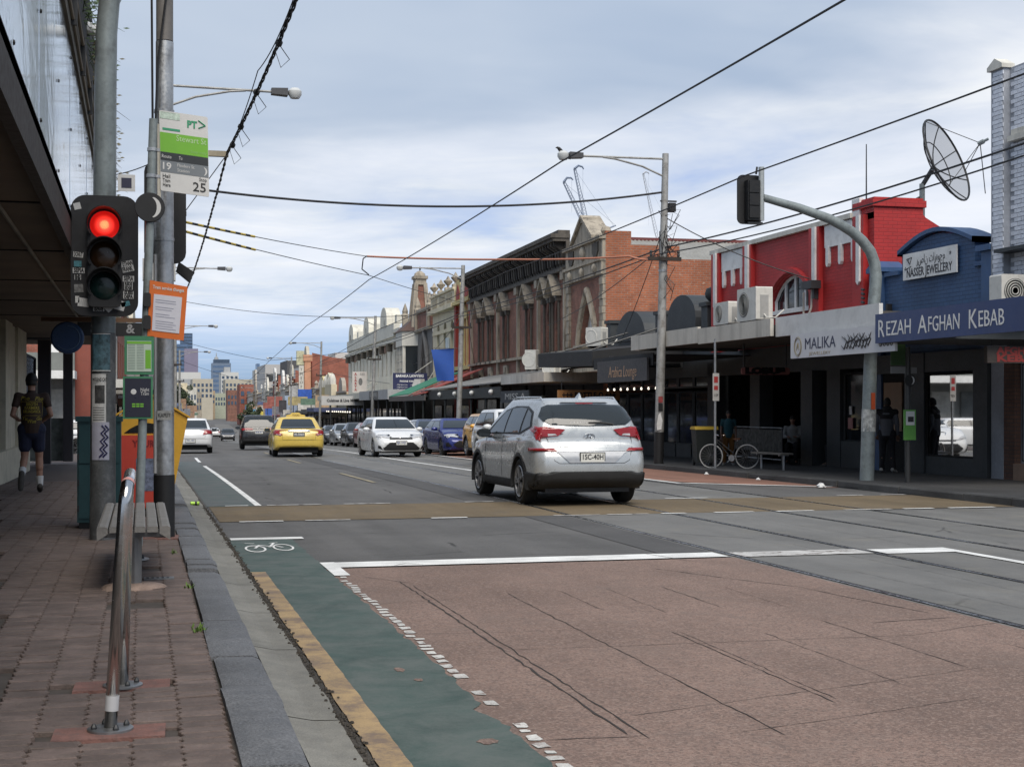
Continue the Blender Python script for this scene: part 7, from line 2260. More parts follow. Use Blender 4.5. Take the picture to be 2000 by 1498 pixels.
sproto, _ = make_car('parked_car', 'white small suv beside the silver suv on the far track', P_gen(4.4, 1.82, 1.6, 'suv'), WHT_P, D_gen(P_gen(4.4, 1.82, 1.6, 'suv'), 'suv', wheel=wh_dark))
place_car(sproto, 10.35, 39.4, math.pi)
oproto, _ = make_car('parked_car', 'orange yellow small suv parked at the right kerb behind the white car', P_gen(4.3, 1.78, 1.53, 'suv'), ORG_P, D_gen(P_gen(4.3, 1.78, 1.53, 'suv'), 'suv', clad=1))
place_car(oproto, 11.85, 47.9, math.pi)
seproto, _ = make_car('parked_car', 'white sedan parked at the left kerb beyond the yellow bin', P_gen(4.77, 1.83, 1.46, 'sedan'), WHT_P, D_gen(P_gen(4.77, 1.83, 1.46, 'sedan'), 'sedan', plates=[('rear', .52, 'ZKL-402', PLW)]))
place_car(seproto, 1.62, 63.0, 0)
GRP = 'cars parked along the kerbs'
more = [(hproto, NVY_P, 11.6, 59.8, 1, 'slate blue hatchback parked behind the oncoming white hatchback'), (hproto, WHT_P, 11.3, 66.6, 1, 'white hatchback parked just left of the oncoming white hatchback'), (sproto, BLK_P, 11.6, 73.6, 1, 'black suv parked on the right, left of a white hatchback'),
  (hproto, RED_P, 11.7, 81.0, 1, 'dull red hatchback parked on the right row'), (seproto, GRY_P, 11.7, 88.0, 1, 'dark grey sedan parked behind the dull red hatchback'), (seproto, SLV_P, 11.7, 95.5, 1, 'pale silver sedan parked right of the taxi'), (hproto, GRY_P, 11.7, 103, 1, 'grey hatchback mostly hidden behind the taxi'),
  (hproto, RED_P, 1.7, 83.0, 0, 'small red hatchback parked left beyond the white sedan'), (seproto, GRY_P, 1.7, 92.0, 0, 'grey sedan parked on the left past the red hatchback'), (hproto, SLV_P, 1.75, 104, 0, 'silver hatchback parked far on the left'), (sproto, GRY_P, 1.8, 116, 0, 'dark suv parked farthest on the left'), (seproto, NVY_P, 1.8, 128, 0, 'blue sedan parked far on the left by the trees'),
  (sproto, GRY_P, 6.1, 192, 1, 'dark four wheel drive approaching far down the road'), (hproto, WHT_P, 11.4, 186, 1, 'white car parked far right beside the black suv'), (seproto, SLV_P, 11.6, 200, 1, 'silver car parked far right under the awnings'), (hproto, WHT_P, 4.6, 232, 0, 'pale car queuing far ahead in the left lane'), (seproto, SLV_P, 4.6, 250, 0, 'silver car queuing farthest ahead')]
for pr0, pnt, x, y, face, lb in more:
 o = copy_tree(pr0)
 o['label'] = lb
 o['category'] = 'car'
 o['group'] = GRP
 set_paint(o, pnt)
 place_car(o, x, y, math.pi if face else 0)
o = copy_tree(hproto)
o['label'] = 'white hatchback parked in the side street behind the walking man'
set_paint(o, WHT_P)
o.location = (-3.9, 58.0, lev(58))
o.rotation_euler = (0, 0, R(100))
# ------------------------------------------------------------------ poles, lamps, signals
CONCPOLE = mat('weathered_pole', (.33, .33, .32), .6, .25, var=.25, scale=3, dirt=(.14, .12, .10), dirt_amt=.6)
def lamp_pole(label, X, Y, top, arm_dir, lean=0.0, base_black=True, arm_len=2.3, base=.12, group='street lamp poles', cross=True, z_arm=None):
 p = S(X, Y, base)
 t = thing('street_lamp', label, 'street lamp', p, heading(Y), group)
 h = top - p.z
 lx = lambda z: lean * z
 part(t, 'pole', CONCPOLE, lambda b: b.tube([(0, 0, 0), (lx(h * .5), 0, h * .5), (lx(h), 0, h)], [.125, .11, .085], 12), True)
 if base_black:
  part(t, 'base_band', BLACK, lambda b: b.tube([(0, 0, 0), (lx(.85), 0, .85)], [.131, .129], 12), True)
 part(t, 'collar', STEEL, lambda b: b.tube([(lx(h * .62), 0, h * .62), (lx(h * .62), 0, h * .62 + .06)], .115, 12))
 s = arm_dir
 ax_ = [(lx(h) + s * .0, 0, h - .14), (lx(h) + s * arm_len, 0, h - .16)]
 part(t, 'arm', CONCPOLE, lambda b: b.tube(ax_, .028, 8).tube([(lx(h), 0, h - .62), (lx(h) + s * arm_len * .28, 0, h - .36), (lx(h) + s * arm_len * .6, 0, h - .20), (lx(h) + s * arm_len * .75, 0, h - .165)], .026, 8))
 hx = lx(h) + s * arm_len
 head = part(t, 'lamp_head', mat('lamp_housing', (.06, .06, .065), .5), lambda b: b.add(
  [(hx - s * .02, -.10, h - .22), (hx - s * .02, .10, h - .22), (hx - s * .02, .10, h - .09), (hx - s * .02, -.10, h - .09), (hx + s * .34, -.12, h - .24), (hx + s * .34, .12, h - .24), (hx + s * .34, .12, h - .08), (hx + s * .34, -.12, h - .08)],
  [(0, 1, 2, 3), (4, 7, 6, 5), (0, 4, 5, 1), (1, 5, 6, 2), (2, 6, 7, 3), (3, 7, 4, 0)]))
 part(head, 'lamp_lens', mat('lamp_lens', (.55, .56, .55), .3, var=.05), lambda b: b.lathe([(0, -.30), (.10, -.28), (.15, -.2), (.15, -.12), (.1, -.06), (0, -.05)], (hx + s * .50, 0, h), 14), True)
 if cross:
  zc = (z_arm if z_arm else h * .66)
  part(t, 'cross_arm', TIMBERDARK, lambda b: b.box(lx(zc) - .45, lx(zc) + .45, -.16, -.08, zc - .05, zc + .05))
  for k in (-.38, .38):
   part(t, 'insulator', DARK, lambda b: b.lathe([(.03, 0), (.045, .05), (.03, .09), (.045, .13), (.02, .17)], (lx(zc) + k, -.12, zc + .05), 8), True)
 return t
rp = [(13.12, 35.4, 8.14, .024, 'nearest right street lamp pole rising through the pale awning'), (13.1, 61.6, 7.73, .028, 'second right street lamp pole with the blue banner'), (13.1, 92.5, 7.42, .03, 'third right street lamp pole in front of the white terrace'),
 (13.1, 131.4, 7.49, .02, 'fourth right street lamp pole above the wide pale sign'), (13.1, 171.9, 7.47, .015, 'fifth right street lamp pole beside the peach tower'), (13.1, 212, 6.6, .01, 'sixth right street lamp pole by the pale blue billboard'), (13.1, 252, 6.0, .0, 'seventh right street lamp pole by the far red shop'), (13.1, 295, 5.6, 0, 'farthest right street lamp pole')]
for i, (x, y, tp, ln, lb) in enumerate(rp):
 t = lamp_pole(lb, x, y, tp, -1, ln, i < 2)
 if i == 0:
  h = tp - t.location.z
  part(t, 'transformer_box', BLACK, lambda b: b.box(.27, .45, -.1, .1, 6.62, 6.85).box(.05, .5, -.02, .02, 6.88, 6.92))
  jr = random.Random(2)
  cb = MB()
  for k in range(22):
   a, z = jr.uniform(-2.2, .9), jr.uniform(4.9, 6.7)
   p0 = Vector((.15 + .1 * math.cos(a), .1 * math.sin(a), z))
   cb.tube([p0, p0 + Vector((jr.uniform(-.3, .35), jr.uniform(-.2, .1), jr.uniform(-.35, .1))), p0 + Vector((jr.uniform(-.15, .2), 0, jr.uniform(-.7, -.3)))], .009, 4)
  cb.build('cable_tangle', BLACK, t)
  part(t, 'sticker', mat('red_sticker', (.28, .05, .05), .6, var=.3, scale=9), lambda b: b.box(-.05, .07, -.135, -.125, 1.62, 1.78))
  part(t, 'sticker', BLACK, lambda b: b.box(-.05, .07, -.135, -.125, 1.40, 1.60))
  part(t, 'torn_poster', WHITE, lambda b: b.prism([(-.09, .9), (.03, .92), (.06, 1.15), (.0, 1.36), (-.05, 1.3), (-.1, 1.05)], 'y', -.137, -.13))
lp = [(.50, 32.0, 8.62, 'left street lamp pole hidden behind the silver pole, lamp over the road'), (.52, 66.0, 7.9, 'second left street lamp seen right of the orange notice'), (.55, 104, 7.4, 'third left street lamp low over the notice corner'), (.55, 142, 7.0, 'fourth left street lamp far along the left kerb')]
for i, (x, y, tp, lb) in enumerate(lp):
 t = lamp_pole(lb, x, y, tp, 1, 0, False, base=.09)
 if i == 0:
  part(t, 'long_cross_arm', mat('pale_timber', (.30, .26, .19), .8, var=.2), lambda b: b.box(.05, 1.35, -.06, .06, 6.98, 7.10))
bd = thing('crow', 'small dark bird perched on the nearest right street lamp', 'bird', S(10.45, 35.4, 8.12))
bb = MB()
bb.tube([(.16, 0, -.04), (.08, 0, .03), (0, 0, .09), (-.05, 0, .15), (-.09, 0, .17), (-.14, 0, .165)], [.012, .03, .055, .045, .03, .006], 8)
bb.tube([(.16, 0, -.04), (.26, 0, -.12)], [.02, .012], 5)
bb.tube([(0, .015, .05), (.005, .015, -.03)], .006, 4)
bb.tube([(0, -.015, .05), (.005, -.015, -.03)], .006, 4)
bb.build('body', BLACK, bd, True)
# ---- left traffic signal
SG = thing('traffic_signal', 'traffic signal showing red on a grey postered pole at the left kerb', 'traffic signal', (-.39, 15.92, .09))
part(SG, 'pole', GREYPOST, lambda b: b.tube([(0, 0, 2.2), (.02, 0, 4.8), (.03, 0, 5.4), (.06, 0, 5.75), (.2, 0, 6.1), (.55, 0, 6.4), (3.5, .3, 7.3)], [.125, .115, .112, .11, .108, .105, .08], 16), True)
part(SG, 'pole_base', mat('scuffed_dark_pole', (.105, .11, .112), .5, .3, var=.35, scale=5, dirt=(.22, .22, .22), dirt_amt=.6), lambda b: b.tube([(-.01, 0, 0), (0, 0, 2.2)], [.135, .127], 16), True)
bz = -.32
def yplane(b, poly, y0, y1):
 return b.prism(poly, 'y', y0, y1)
part(SG, 'target_board', mat('matt_black_board', (.010, .010, .012), .6, var=.2), lambda b: yplane(b, rrect(-.32, .36, 2.36, 3.62, .15, 6), bz - .02, bz + .02))
part(SG, 'housing', BLACK, lambda b: yplane(b, rrect(-.15, .19, 2.45, 3.50, .06, 3), bz - .10, bz - .02).box(-.08, .1, bz + .02, -.1, 2.6, 3.4))
lens_z = [3.30, 2.985, 2.67]
LED = mat('lit_red_led', (1.0, .05, .03), .3, var=0, emit=2.6)
LEDH = mat('lit_red_led_core', (1.0, .20, .08), .3, var=0, emit=3.6)
REDBK = mat('lit_red_backing', (.6, .008, .006), .4, var=0, emit=.55)
for k, (z, m) in enumerate(zip(lens_z, (REDBK, mat('dark_amber_lens', (.035, .016, .006), .2, var=.1), mat('dark_green_lens', (.006, .022, .020), .2, var=.1)))):
 le = part(SG, 'lens', m, lambda b: b.lathe([(.148, -.0), (.13, -.018), (.08, -.03), (0, -.034)], (.02, bz - .10, z), 24, 'y'), True)
 vz = MB()
 n = 20
 for i in range(n + 1):
  a = R(-35 + 250 * i / n)
  dpt = .24 * (.35 + .65 * max(0, math.sin(a)) ** .7)
  for (r_, yy) in ((.165, 0), (.17, -dpt), (.178, -dpt), (.175, 0)):
   vz.v.append((.02 + r_ * math.cos(a), bz - .10 + yy, z + r_ * math.sin(a)))
  if i:
   q = 4 * i
   for j in range(4):
    vz.f.append((q - 4 + j, q - 4 + (j + 1) % 4, q + (j + 1) % 4, q + j)); vz.m.append(0)
 vz.build('visor', BLACK, SG, True)
 if k == 0:
  dots = MB()
  core = MB()
  for rr in range(8):
   nn = max(1, rr * 6)
   for i in range(nn):
    a = 2 * math.pi * i / nn
    px_, pz_ = .02 + rr * .0185 * math.cos(a), z + rr * .0185 * math.sin(a)
    yy = bz - .135 + (rr / 7) ** 2 * .028
    (core if rr < 3 else dots).lathe([(.0072, 0), (.006, -.005), (0, -.007)], (px_, yy, pz_), 6, 'y')
  o = dots.build('led_dots', LED, le)
  o['kind'] = 'stuff'
  o = core.build('led_core', LEDH, le)
  o['kind'] = 'stuff'
STK = mat('white_sticker', (.55, .55, .54), .6, var=.15, scale=30)
STD = mat('black_sticker_print', (.02, .02, .02), .6, var=0)
def sticker(x, z, w, h, s_=None, rot=0, m=None, y=bz - .024, rows=1):
 q = part(SG, 'sticker', m or STK, lambda b: b.add([(x + cx_ * math.cos(rot) - cz_ * math.sin(rot), y, z + cx_ * math.sin(rot) + cz_ * math.cos(rot)) for cx_, cz_ in ((-w / 2, -h / 2), (w / 2, -h / 2), (w / 2, h / 2), (-w / 2, h / 2))], [(0, 1, 2, 3)]))
 if s_:
  fc = Matrix(((math.cos(rot), -math.sin(rot), 0), (0, 0, -1), (math.sin(rot), math.cos(rot), 0)))
  ls = s_.split('/')
  for i, l_ in enumerate(ls):
   text(q, l_, h / len(ls) * 1.15, (x - (i - (len(ls) - 1) / 2) * -math.sin(rot) * 0, y - .002, z + (((len(ls) - 1) / 2 - i) * h / len(ls))), STD, fc, width=w * .86, bold=.003, depth=.0005)
sticker(-.255, 3.50, .07, .07, rot=.25)
sticker(-.245, 2.995, .10, .055, 'DONUT', -.1)
sticker(-.25, 2.90, .075, .06, None, 0, mat('teal_sticker', (.06, .20, .24), .6, var=.4, scale=40))
sticker(-.24, 2.83, .12, .055, 'SEPIA')
sticker(-.25, 2.76, .065, .055, 'SLIM/SHIE', 0)
sticker(-.24, 2.645, .09, .085, None, .06, mat('grey_photo_sticker', (.16, .16, .16), .6, var=.6, scale=30))
sticker(-.255, 2.53, .04, .07)
sticker(-.19, 2.50, .115, .09, None, -.12)
sticker(-.04, 2.44, .11, .06, 'DENS/GOWS', 0)
sticker(.06, 2.445, .07, .07, None, .78)
sticker(.17, 2.475, .11, .10, None, -.25)
sticker(.25, 2.885, .12, .115, 'ETHAN/FRANK', .22)
sticker(.26, 2.755, .115, .06, 'SEPIA')
sticker(.26, 2.68, .085, .08, 'REDS/EDGE')
sticker(.26, 2.585, .105, .08, 'GUESS/DEPA')
sticker(.23, 2.49, .09, .05, None, .3, mat('teal_sticker'))
# posters wrapped round the pole
pr_ = .139
def wrap(z0, z1, a0, a1, m, r=pr_):
 b = MB()
 n = 8
 for i in range(n + 1):
  a = R(a0 + (a1 - a0) * i / n)
  b.v.append((r * math.cos(a), r * math.sin(a), z0)); b.v.append((r * math.cos(a), r * math.sin(a), z1))
  if i:
   q = 2 * i
   b.f.append((q - 2, q, q + 1, q - 1)); b.m.append(0)
 return b.build('poster', m, SG)
wrap(1.80, 2.18, 218, 300, mat('sea_poster', (.06, .12, .15), .6, var=.8, scale=14))
wrap(1.79, 1.80, 216, 302, STK)
wrap(2.18, 2.19, 216, 302, STK)
q = wrap(1.22, 1.76, 212, 282, STK)
text(q, 'MISSING CAT', .05, (-.035, -pr_ - .003, 1.70), STD, FACE_S, width=.15, bold=.001, depth=.0005)
wrap(1.45, 1.64, 232, 276, mat('cat_photo', (.05, .05, .05), .6, var=.9, scale=20), pr_ + .002)
for k in range(6):
 wrap(1.27 + k * .026, 1.278 + k * .026, 222, 274, mat('grey_print', (.12, .12, .12), .6, var=.5, scale=5), pr_ + .002)
q = wrap(.85, 1.25, 214, 296, mat('lilac_poster', (.42, .42, .50), .6, var=.1, scale=8), pr_ + .001)
sq = MB()
for s_ in (0, 1):
 pts = []
 for k in range(9):
  a = R(262 + s_ * 14 + (8 if k % 2 else -8) + k * 1.2)
  pts.append(((pr_ + .004) * math.cos(a), (pr_ + .004) * math.sin(a), .88 + k * .042))
 sq.tube(pts, .010, 4)
sq.build('zigzag_print', mat('ink_blue', (.03, .03, .10), .6, var=0), q)
# second signal on the silver pole, seen edge-on
S2 = thing('rear_signal', 'black signal head seen edge on behind the silver pole', 'traffic signal', (.35, 16.25, 0))
part(S2, 'target_board', BLACK, lambda b: yplane(b, rrect(-.32, .13, 3.08, 4.2, .12, 4), -.02, .02))
part(S2, 'housing', BLACK, lambda b: b.box(-.12, .08, .02, .2, 3.2, 4.1))
part(S2, 'hood', BLACK, lambda b: b.add([(.05, -.05, 3.10), (.22, -.1, 2.98), (.16, -.1, 2.88), (.02, -.05, 3.0), (.05, .1, 3.10), (.22, .05, 2.98), (.16, .05, 2.88), (.02, .1, 3.0)], [(0, 1, 2, 3), (4, 7, 6, 5), (0, 4, 5, 1), (1, 5, 6, 2), (2, 6, 7, 3), (3, 7, 4, 0)]))
part(S2, 'bracket', DARK, lambda b: b.box(-.14, -.08, -.3, 0, 3.3, 3.36).box(-.14, -.08, -.3, 0, 3.9, 3.96))
GBX = thing('grey_cabinet_sign', 'small pale grey box behind the orange notice', 'box', (.52, 24.0, 0))
part(GBX, 'box', mat('pale_grey_box', (.45, .45, .44), .6), lambda b: b.box(-.5, .02, -.1, .1, 3.55, 3.9))
part(GBX, 'bracket', DARK, lambda b: b.tube([(-.1, .05, 0), (-.1, .05, 3.6)], .03, 6))
# ---- silver tram pole
MP = thing('tram_pole', 'tall silver steel pole with a black base at the left kerb', 'pole', (.24, 15.94, .09))
part(MP, 'shaft', STEEL, lambda b: b.tube([(0, 0, .66), (0, 0, 4.55), (.003, 0, 4.6)], [.105, .100, .100], 20), True)
part(MP, 'upper_shaft', STEEL, lambda b: b.tube([(.003, 0, 4.6), (.005, 0, 5.35)], .094, 20), True)
part(MP, 'top_sleeve', mat('brown_grey_sleeve', (.16, .15, .14), .6, .2, var=.2), lambda b: b.tube([(.005, 0, 5.36), (.005, 0, 9.0)], .09, 20), True)
part(MP, 'base_sleeve', mat('black_base', (.009, .009, .010), .6), lambda b: b.tube([(0, 0, 0), (0, 0, .68)], .112, 20), True)
for z in (2.45, 3.2, 4.58):
 part(MP, 'band', STEEL, lambda b: b.tube([(0, 0, z), (0, 0, z + .035)], .108, 20))
part(MP, 'conduit', mat('pale_conduit', (.42, .42, .42), .5, .3), lambda b: b.tube([(-.095, -.06, .7), (-.095, -.06, 3.05)], .018, 8))
text(MP, 'KAPUT', .06, (.0, -.107, 1.32), STD, FACE_S, width=.13)
part(MP, 'sticker', mat('grey_sticker', (.3, .3, .29), .6, var=.4, scale=20), lambda b: b.box(-.075, .075, -.1055, -.1035, 1.27, 1.37))
part(MP, 'footing', FOOTING, lambda b: b.prism([(-.28, -.22), (.14, -.25), (.16, .2), (-.25, .2)], 'z', -.03, .012))
cb = MB()
cb.tube([(-.16, -.05, 9), (-.13, -.08, 5.6), (-.12, -.1, 4.2)], .014, 6)
cb.tube([(.05, -.12, 9), (.03, -.12, 5.9), (-.07, -.11, 5.1), (-.10, -.1, 4.2)], .014, 6)
cb.build('cable', BLACK, MP)
# ---- tram stop pole and its signs
TSP = thing('tram_stop_pole', 'slim grey tram stop pole with stacked signs beside the silver pole', 'pole', (-.03, 15.1, .09))
px0 = lambda z: .035 * z
part(TSP, 'pole', GREYPOST, lambda b: b.tube([(0, 0, 0), (px0(4.35), 0, 4.35)], .045, 14), True)
for z in (4.02, 3.75, 3.45, 3.3):
 part(TSP, 'clamp', STEEL, lambda b: b.tube([(px0(z), 0, z), (px0(z), 0, z + .035)], .053, 14).box(px0(z) + .04, px0(z) + .10, -.02, .02, z, z + .03))
part(TSP, 'mounting_rail', mat('cream_rail', (.48, .46, .40), .6), lambda b: b.box(.19, .225, -.015, .015, 3.52, 4.30))
SGW = mat('sign_white', (.60, .60, .59), .45, var=.04)
PT = part(TSP, 'stop_sign', SGW, lambda b: b.prism([(x + (z - 4) * -.02, z - (x - .2) * .10) for x, z in rrect(.215, .70, 3.62, 4.44, .015, 2)], 'y', -.035, -.02))
def sl_(x, z):
 return (x + (z - 4) * -.02, z - (x - .2) * .10)
def band(x0, x1, z0, z1, m, y=-.0375):
 return part(PT, 'band', m, lambda b: b.add([(p[0], y, p[1]) for p in (sl_(x0, z0), sl_(x1, z0), sl_(x1, z1), sl_(x0, z1))], [(0, 1, 2, 3)]))
band(.218, .697, 4.02, 4.22, mat('lime_green', (.16, .42, .035), .5, var=.04))
band(.218, .697, 3.935, 4.018, mat('sign_black', (.02, .025, .03), .5, var=0))
band(.218, .697, 3.815, 3.933, mat('sign_grey', (.17, .19, .21), .5, var=0))
band(.245, .42, 4.245, 4.268, mat('sign_green', (.03, .28, .14), .5, var=0), -.038)
band(.22, .42, 4.36, 4.43, mat('pale_green_swirl', (.45, .55, .48), .5, var=.4, scale=25), -.0378)
TF = Matrix(((1, 0, 0), (0, 0, -1), (-.10, 1, 0)))
def ptx(s_, size, x, z, m, w=None, bold=0):
 p = sl_(x, z)
 text(PT, s_, size, (p[0], -.039, p[1]), m, TF, width=w, bold=bold, depth=.0005)
GTX = mat('sign_green')
ptx('PT', .10, .54, 4.335, GTX, .10, .004)
cv = MB()
for a, c_ in (((.605, 4.39), (.675, 4.345)), ((.675, 4.345), (.605, 4.31))):
 pa, pc = sl_(*a), sl_(*c_)
 cv.tube([(pa[0], -.039, pa[1]), (pc[0], -.039, pc[1])], .006, 4)
cv.build('arrow', GTX, PT)
ptx('Stewart St', .085, .53, 4.175, mat('pale_lime', (.45, .62, .35), .5, var=0), .30)
ptx('Stop only', .04, .60, 4.06, mat('mid_lime', (.25, .5, .15), .5, var=0), .16)  # sign print in a lighter lime
ptx('Route', .05, .28, 3.975, SGW, .095)
ptx('To', .05, .42, 3.975, SGW, .035)
ptx('19', .10, .275, 3.875, SGW, .085, .002)
ptx('Flinders St', .045, .47, 3.90, SGW, .17)
ptx('Station', .045, .445, 3.85, SGW, .12)
for k, w_ in enumerate(('Hail', 'Tram', 'Here')):
 ptx(w_, .052, .275, 3.775 - k * .045, STD, .075, .0006)
ptx('Stop', .052, .64, 3.785, STD, .075)
ptx('25', .13, .605, 3.70, STD, .13, .001)
def moon(parent, c, r, m, y):
 b = MB()
 n = 14
 P1 = [(c[0] + r * math.cos(R(-70 + 140 * k / n)), c[1] + r * math.sin(R(-70 + 140 * k / n))) for k in range(n + 1)]
 P2 = [(c[0] + r * .34 - r * .0 + r * (.62) * math.cos(R(-70 + 140 * k / n)) - r * .34, c[1] + r * .94 * math.sin(R(-70 + 140 * k / n))) for k in range(n + 1)]
 for i in range(n):
  b.quad((P1[i][0], y, P1[i][1]), (P1[i + 1][0], y, P1[i + 1][1]), (P2[i + 1][0], y, P2[i + 1][1]), (P2[i][0], y, P2[i][1]))
 b.build('crescent', m, parent)
moon(PT, sl_(.64, 3.87), .045, SGW, -.039)
md = part(TSP, 'moon_disc', BLACK, lambda b: b.lathe([(0, -.065), (.145, -.065), (.15, -.06), (.15, -.05), (0, -.05)], (.115, 0, 3.44), 28, 'y'))
moon(md, (.115, 3.44), .11, SGW, -.068)
part(TSP, 'code_plate', SGW, lambda b: b.box(-.20, -.03, -.02, -.01, 3.60, 3.77))
part(TSP, 'plain_dark_square', mat('plain_navy', (.03, .03, .06), .6, var=0), lambda b: b.box(-.165, -.065, -.024, -.02, 3.635, 3.735))
# orange notice
ON = part(TSP, 'orange_notice', mat('safety_orange', (.62, .14, .02), .5, var=.05), lambda b: b.prism([(.09, 2.13), (.45, 2.09), (.49, 2.64), (.115, 2.70)], 'y', -.06, -.04))
part(ON, 'paper', mat('lilac_paper', (.58, .58, .64), .6, var=.04), lambda b: b.prism([(.135, 2.19), (.405, 2.16), (.435, 2.53), (.155, 2.56)], 'y', -.066, -.061))
OF = Matrix(((1, 0, 0), (0, 0, -1), (-.11, 1, 0)))
text(ON, 'Tram service changes', .05, (.30, -.063, 2.615), SGW, OF, width=.31, bold=.001, depth=.0005)
tl = MB()
orr = random.Random(6)
for k in range(13):
 z = 2.50 - k * .024
 if k in (2, 5, 8):
  continue
 L_ = orr.uniform(.14, .22)
 tl.add([(.17, -.0675, z), (.17 + L_, -.0675, z - L_ * .11), (.17 + L_, -.0675, z - L_ * .11 + .006), (.17, -.0675, z + .006)], [(0, 1, 2, 3)])
tl.build('print_lines', mat('grey_blue_print', (.25, .26, .34), .6, var=0), ON)
for z in (2.50, 2.27):
 part(ON, 'clip', BLACK, lambda b: b.prism(rrect(.05, .125, z - .07, z + .07, .02, 2), 'y', -.085, -.03))
# timetable case
TT = part(TSP, 'timetable_case', mat('timetable_green', (.05, .20, .10), .45, var=.05), lambda b: b.box(-.135, .155, -.06, -.03, 1.74, 2.13).box(-.15, .145, -.06, -.03, 1.29, 1.72))
part(TT, 'timetable_sheet', mat('timetable_paper', (.45, .54, .46), .5, var=.06), lambda b: b.box(-.11, .13, -.066, -.061, 1.77, 2.08))
tg = MB()
for c_ in range(2):
 for k in range(16):
  tg.box(-.10 + c_ * .085, -.03 + c_ * .085, -.0675, -.0665, 1.79 + k * .0165, 1.796 + k * .0165)
tg.build('print_lines', mat('timetable_print', (.22, .28, .24), .6, var=0), TT)
part(TT, 'lime_block', mat('lime_green'), lambda b: b.box(.07, .125, -.0675, -.0665, 1.80, 1.99).box(-.11, .13, -.0675, -.0665, 2.05, 2.075))
part(TT, 'night_panel', mat('night_panel', (.020, .020, .035), .35, var=.1), lambda b: b.box(-.13, .125, -.066, -.061, 1.31, 1.70))
text(TT, 'Night', .05, (.065, -.069, 1.585), SGW, FACE_S, width=.085, depth=.0005)
text(TT, 'Tram', .05, (.065, -.069, 1.545), SGW, FACE_S, width=.08, depth=.0005)
part(TT, 'night_emblem', SGW, lambda b: b.lathe([(.028, 0), (.02, -.001), (.008, -.001)], (-.045, -.068, 1.565), 16, 'y'))
part(TT, 'lime_row', mat('lime_green'), lambda b: [b.box(-.06 + k * .04, -.027 + k * .04, -.0675, -.0665, 1.41 + r_ * .022, 1.425 + r_ * .022) for k in range(3) for r_ in range(2)])
# ---- teal cabinet, house-shaped bin, bench, hoop
CB = thing('teal_cabinet', 'teal green roadside control cabinet beside the signal pole', 'cabinet', (-.73, 17.35, .09))
TEAL = mat('teal_paint', (.030, .085, .092), .5, var=.15, scale=3, dirt=(.02, .05, .055), dirt_amt=.4)
part(CB, 'body', TEAL, lambda b: b.box(.01, .5, 0, .5, .07, 1.27).box(-.01, .52, -.02, .52, 1.24, 1.30))
part(CB, 'plinth', BLACK, lambda b: b.box(.03, .48, .02, .48, 0, .07))
dr_ = part(CB, 'door', TEAL, lambda b: b.box(.03, .48, -.022, 0, .12, .74).box(.03, .48, -.022, 0, .76, 1.20))
part(dr_, 'hinge', DARK, lambda b: [b.tube([(.025, -.02, .2 + k * .3), (.025, -.02, .27 + k * .3)], .01, 6) for k in range(4)])
HB = thing('street_bin_kiosk', 'red and yellow house shaped street box behind the silver pole', 'street box', (.13, 20.5, .09))
YB = mat('box_yellow', (.60, .33, .03), .5, var=.08, scale=2, dirt=(.4, .22, .04), dirt_amt=.3)
RBX = mat('box_red', (.48, .05, .03), .5, var=.08, scale=2)
part(HB, 'shell', YB, lambda b: b.prism([(-.46, 0), (.26, 0), (.50, 1.27), (0, 1.56), (-.46, 1.27)], 'y', 0, .55))
part(HB, 'roof', YB, lambda b: b.add([(-.53, -.03, 1.25), (0, -.03, 1.57), (.53, -.03, 1.25), (-.53, .58, 1.25), (0, .58, 1.57), (.53, .58, 1.25), (-.53, -.03, 1.28), (0, -.03, 1.60), (.53, -.03, 1.28), (-.53, .58, 1.28), (0, .58, 1.60), (.53, .58, 1.28)], [(0, 1, 4, 3), (1, 2, 5, 4), (6, 9, 10, 7), (7, 10, 11, 8), (0, 6, 7, 1), (1, 7, 8, 2), (3, 4, 10, 9), (4, 5, 11, 10)]))
rp_ = part(HB, 'front_panel', RBX, lambda b: b.prism([(-.42, .02), (.18, .02), (.28, 1.02), (-.42, 1.02)], 'y', -.03, -.002))
part(HB, 'opening', NEARBLACK, lambda b: b.prism([(-.36, 1.05), (.27, 1.05)] + [(.27 - .63 * k / 8, 1.06 + .13 * math.sin(math.pi * k / 8)) for k in range(1, 8)], 'y', -.008, -.002))
text(rp_, 'YOUR', .13, (-.10, -.034, .90), mat('dark_red_print', (.18, .01, .01), .5, var=0), FACE_S, width=.3, bold=.004)
part(rp_, 'picture', mat('box_print', (.12, .14, .2), .5, var=.9, scale=10), lambda b: b.box(-.2, .1, -.034, -.031, .25, .7))
BN = thing('slatted_bench', 'backless bench with grey timber slats beside the signal pole', 'bench', (-.05, 12.65, .09))
SLAT = mat('grey_timber_slat', (.19, .18, .168), .75, var=.2, scale=4, bump=.3, bscale=30)
for k in range(6):
 x = -.275 + k * .092
 if k in (0, 5):
  poly = [(x, .40 if k == 0 else .45), (x + .08, .45 if k == 0 else .40), (x + .08, .495), (x + .062, .505), (x + .018, .505), (x, .495)]
 else:
  poly = [(x, .46), (x + .08, .46), (x + .08, .50), (x + .07, .505), (x + .01, .505), (x, .50)]
 part(BN, 'slat', SLAT, lambda b: b.prism(poly, 'y', -1.42, 1.42))
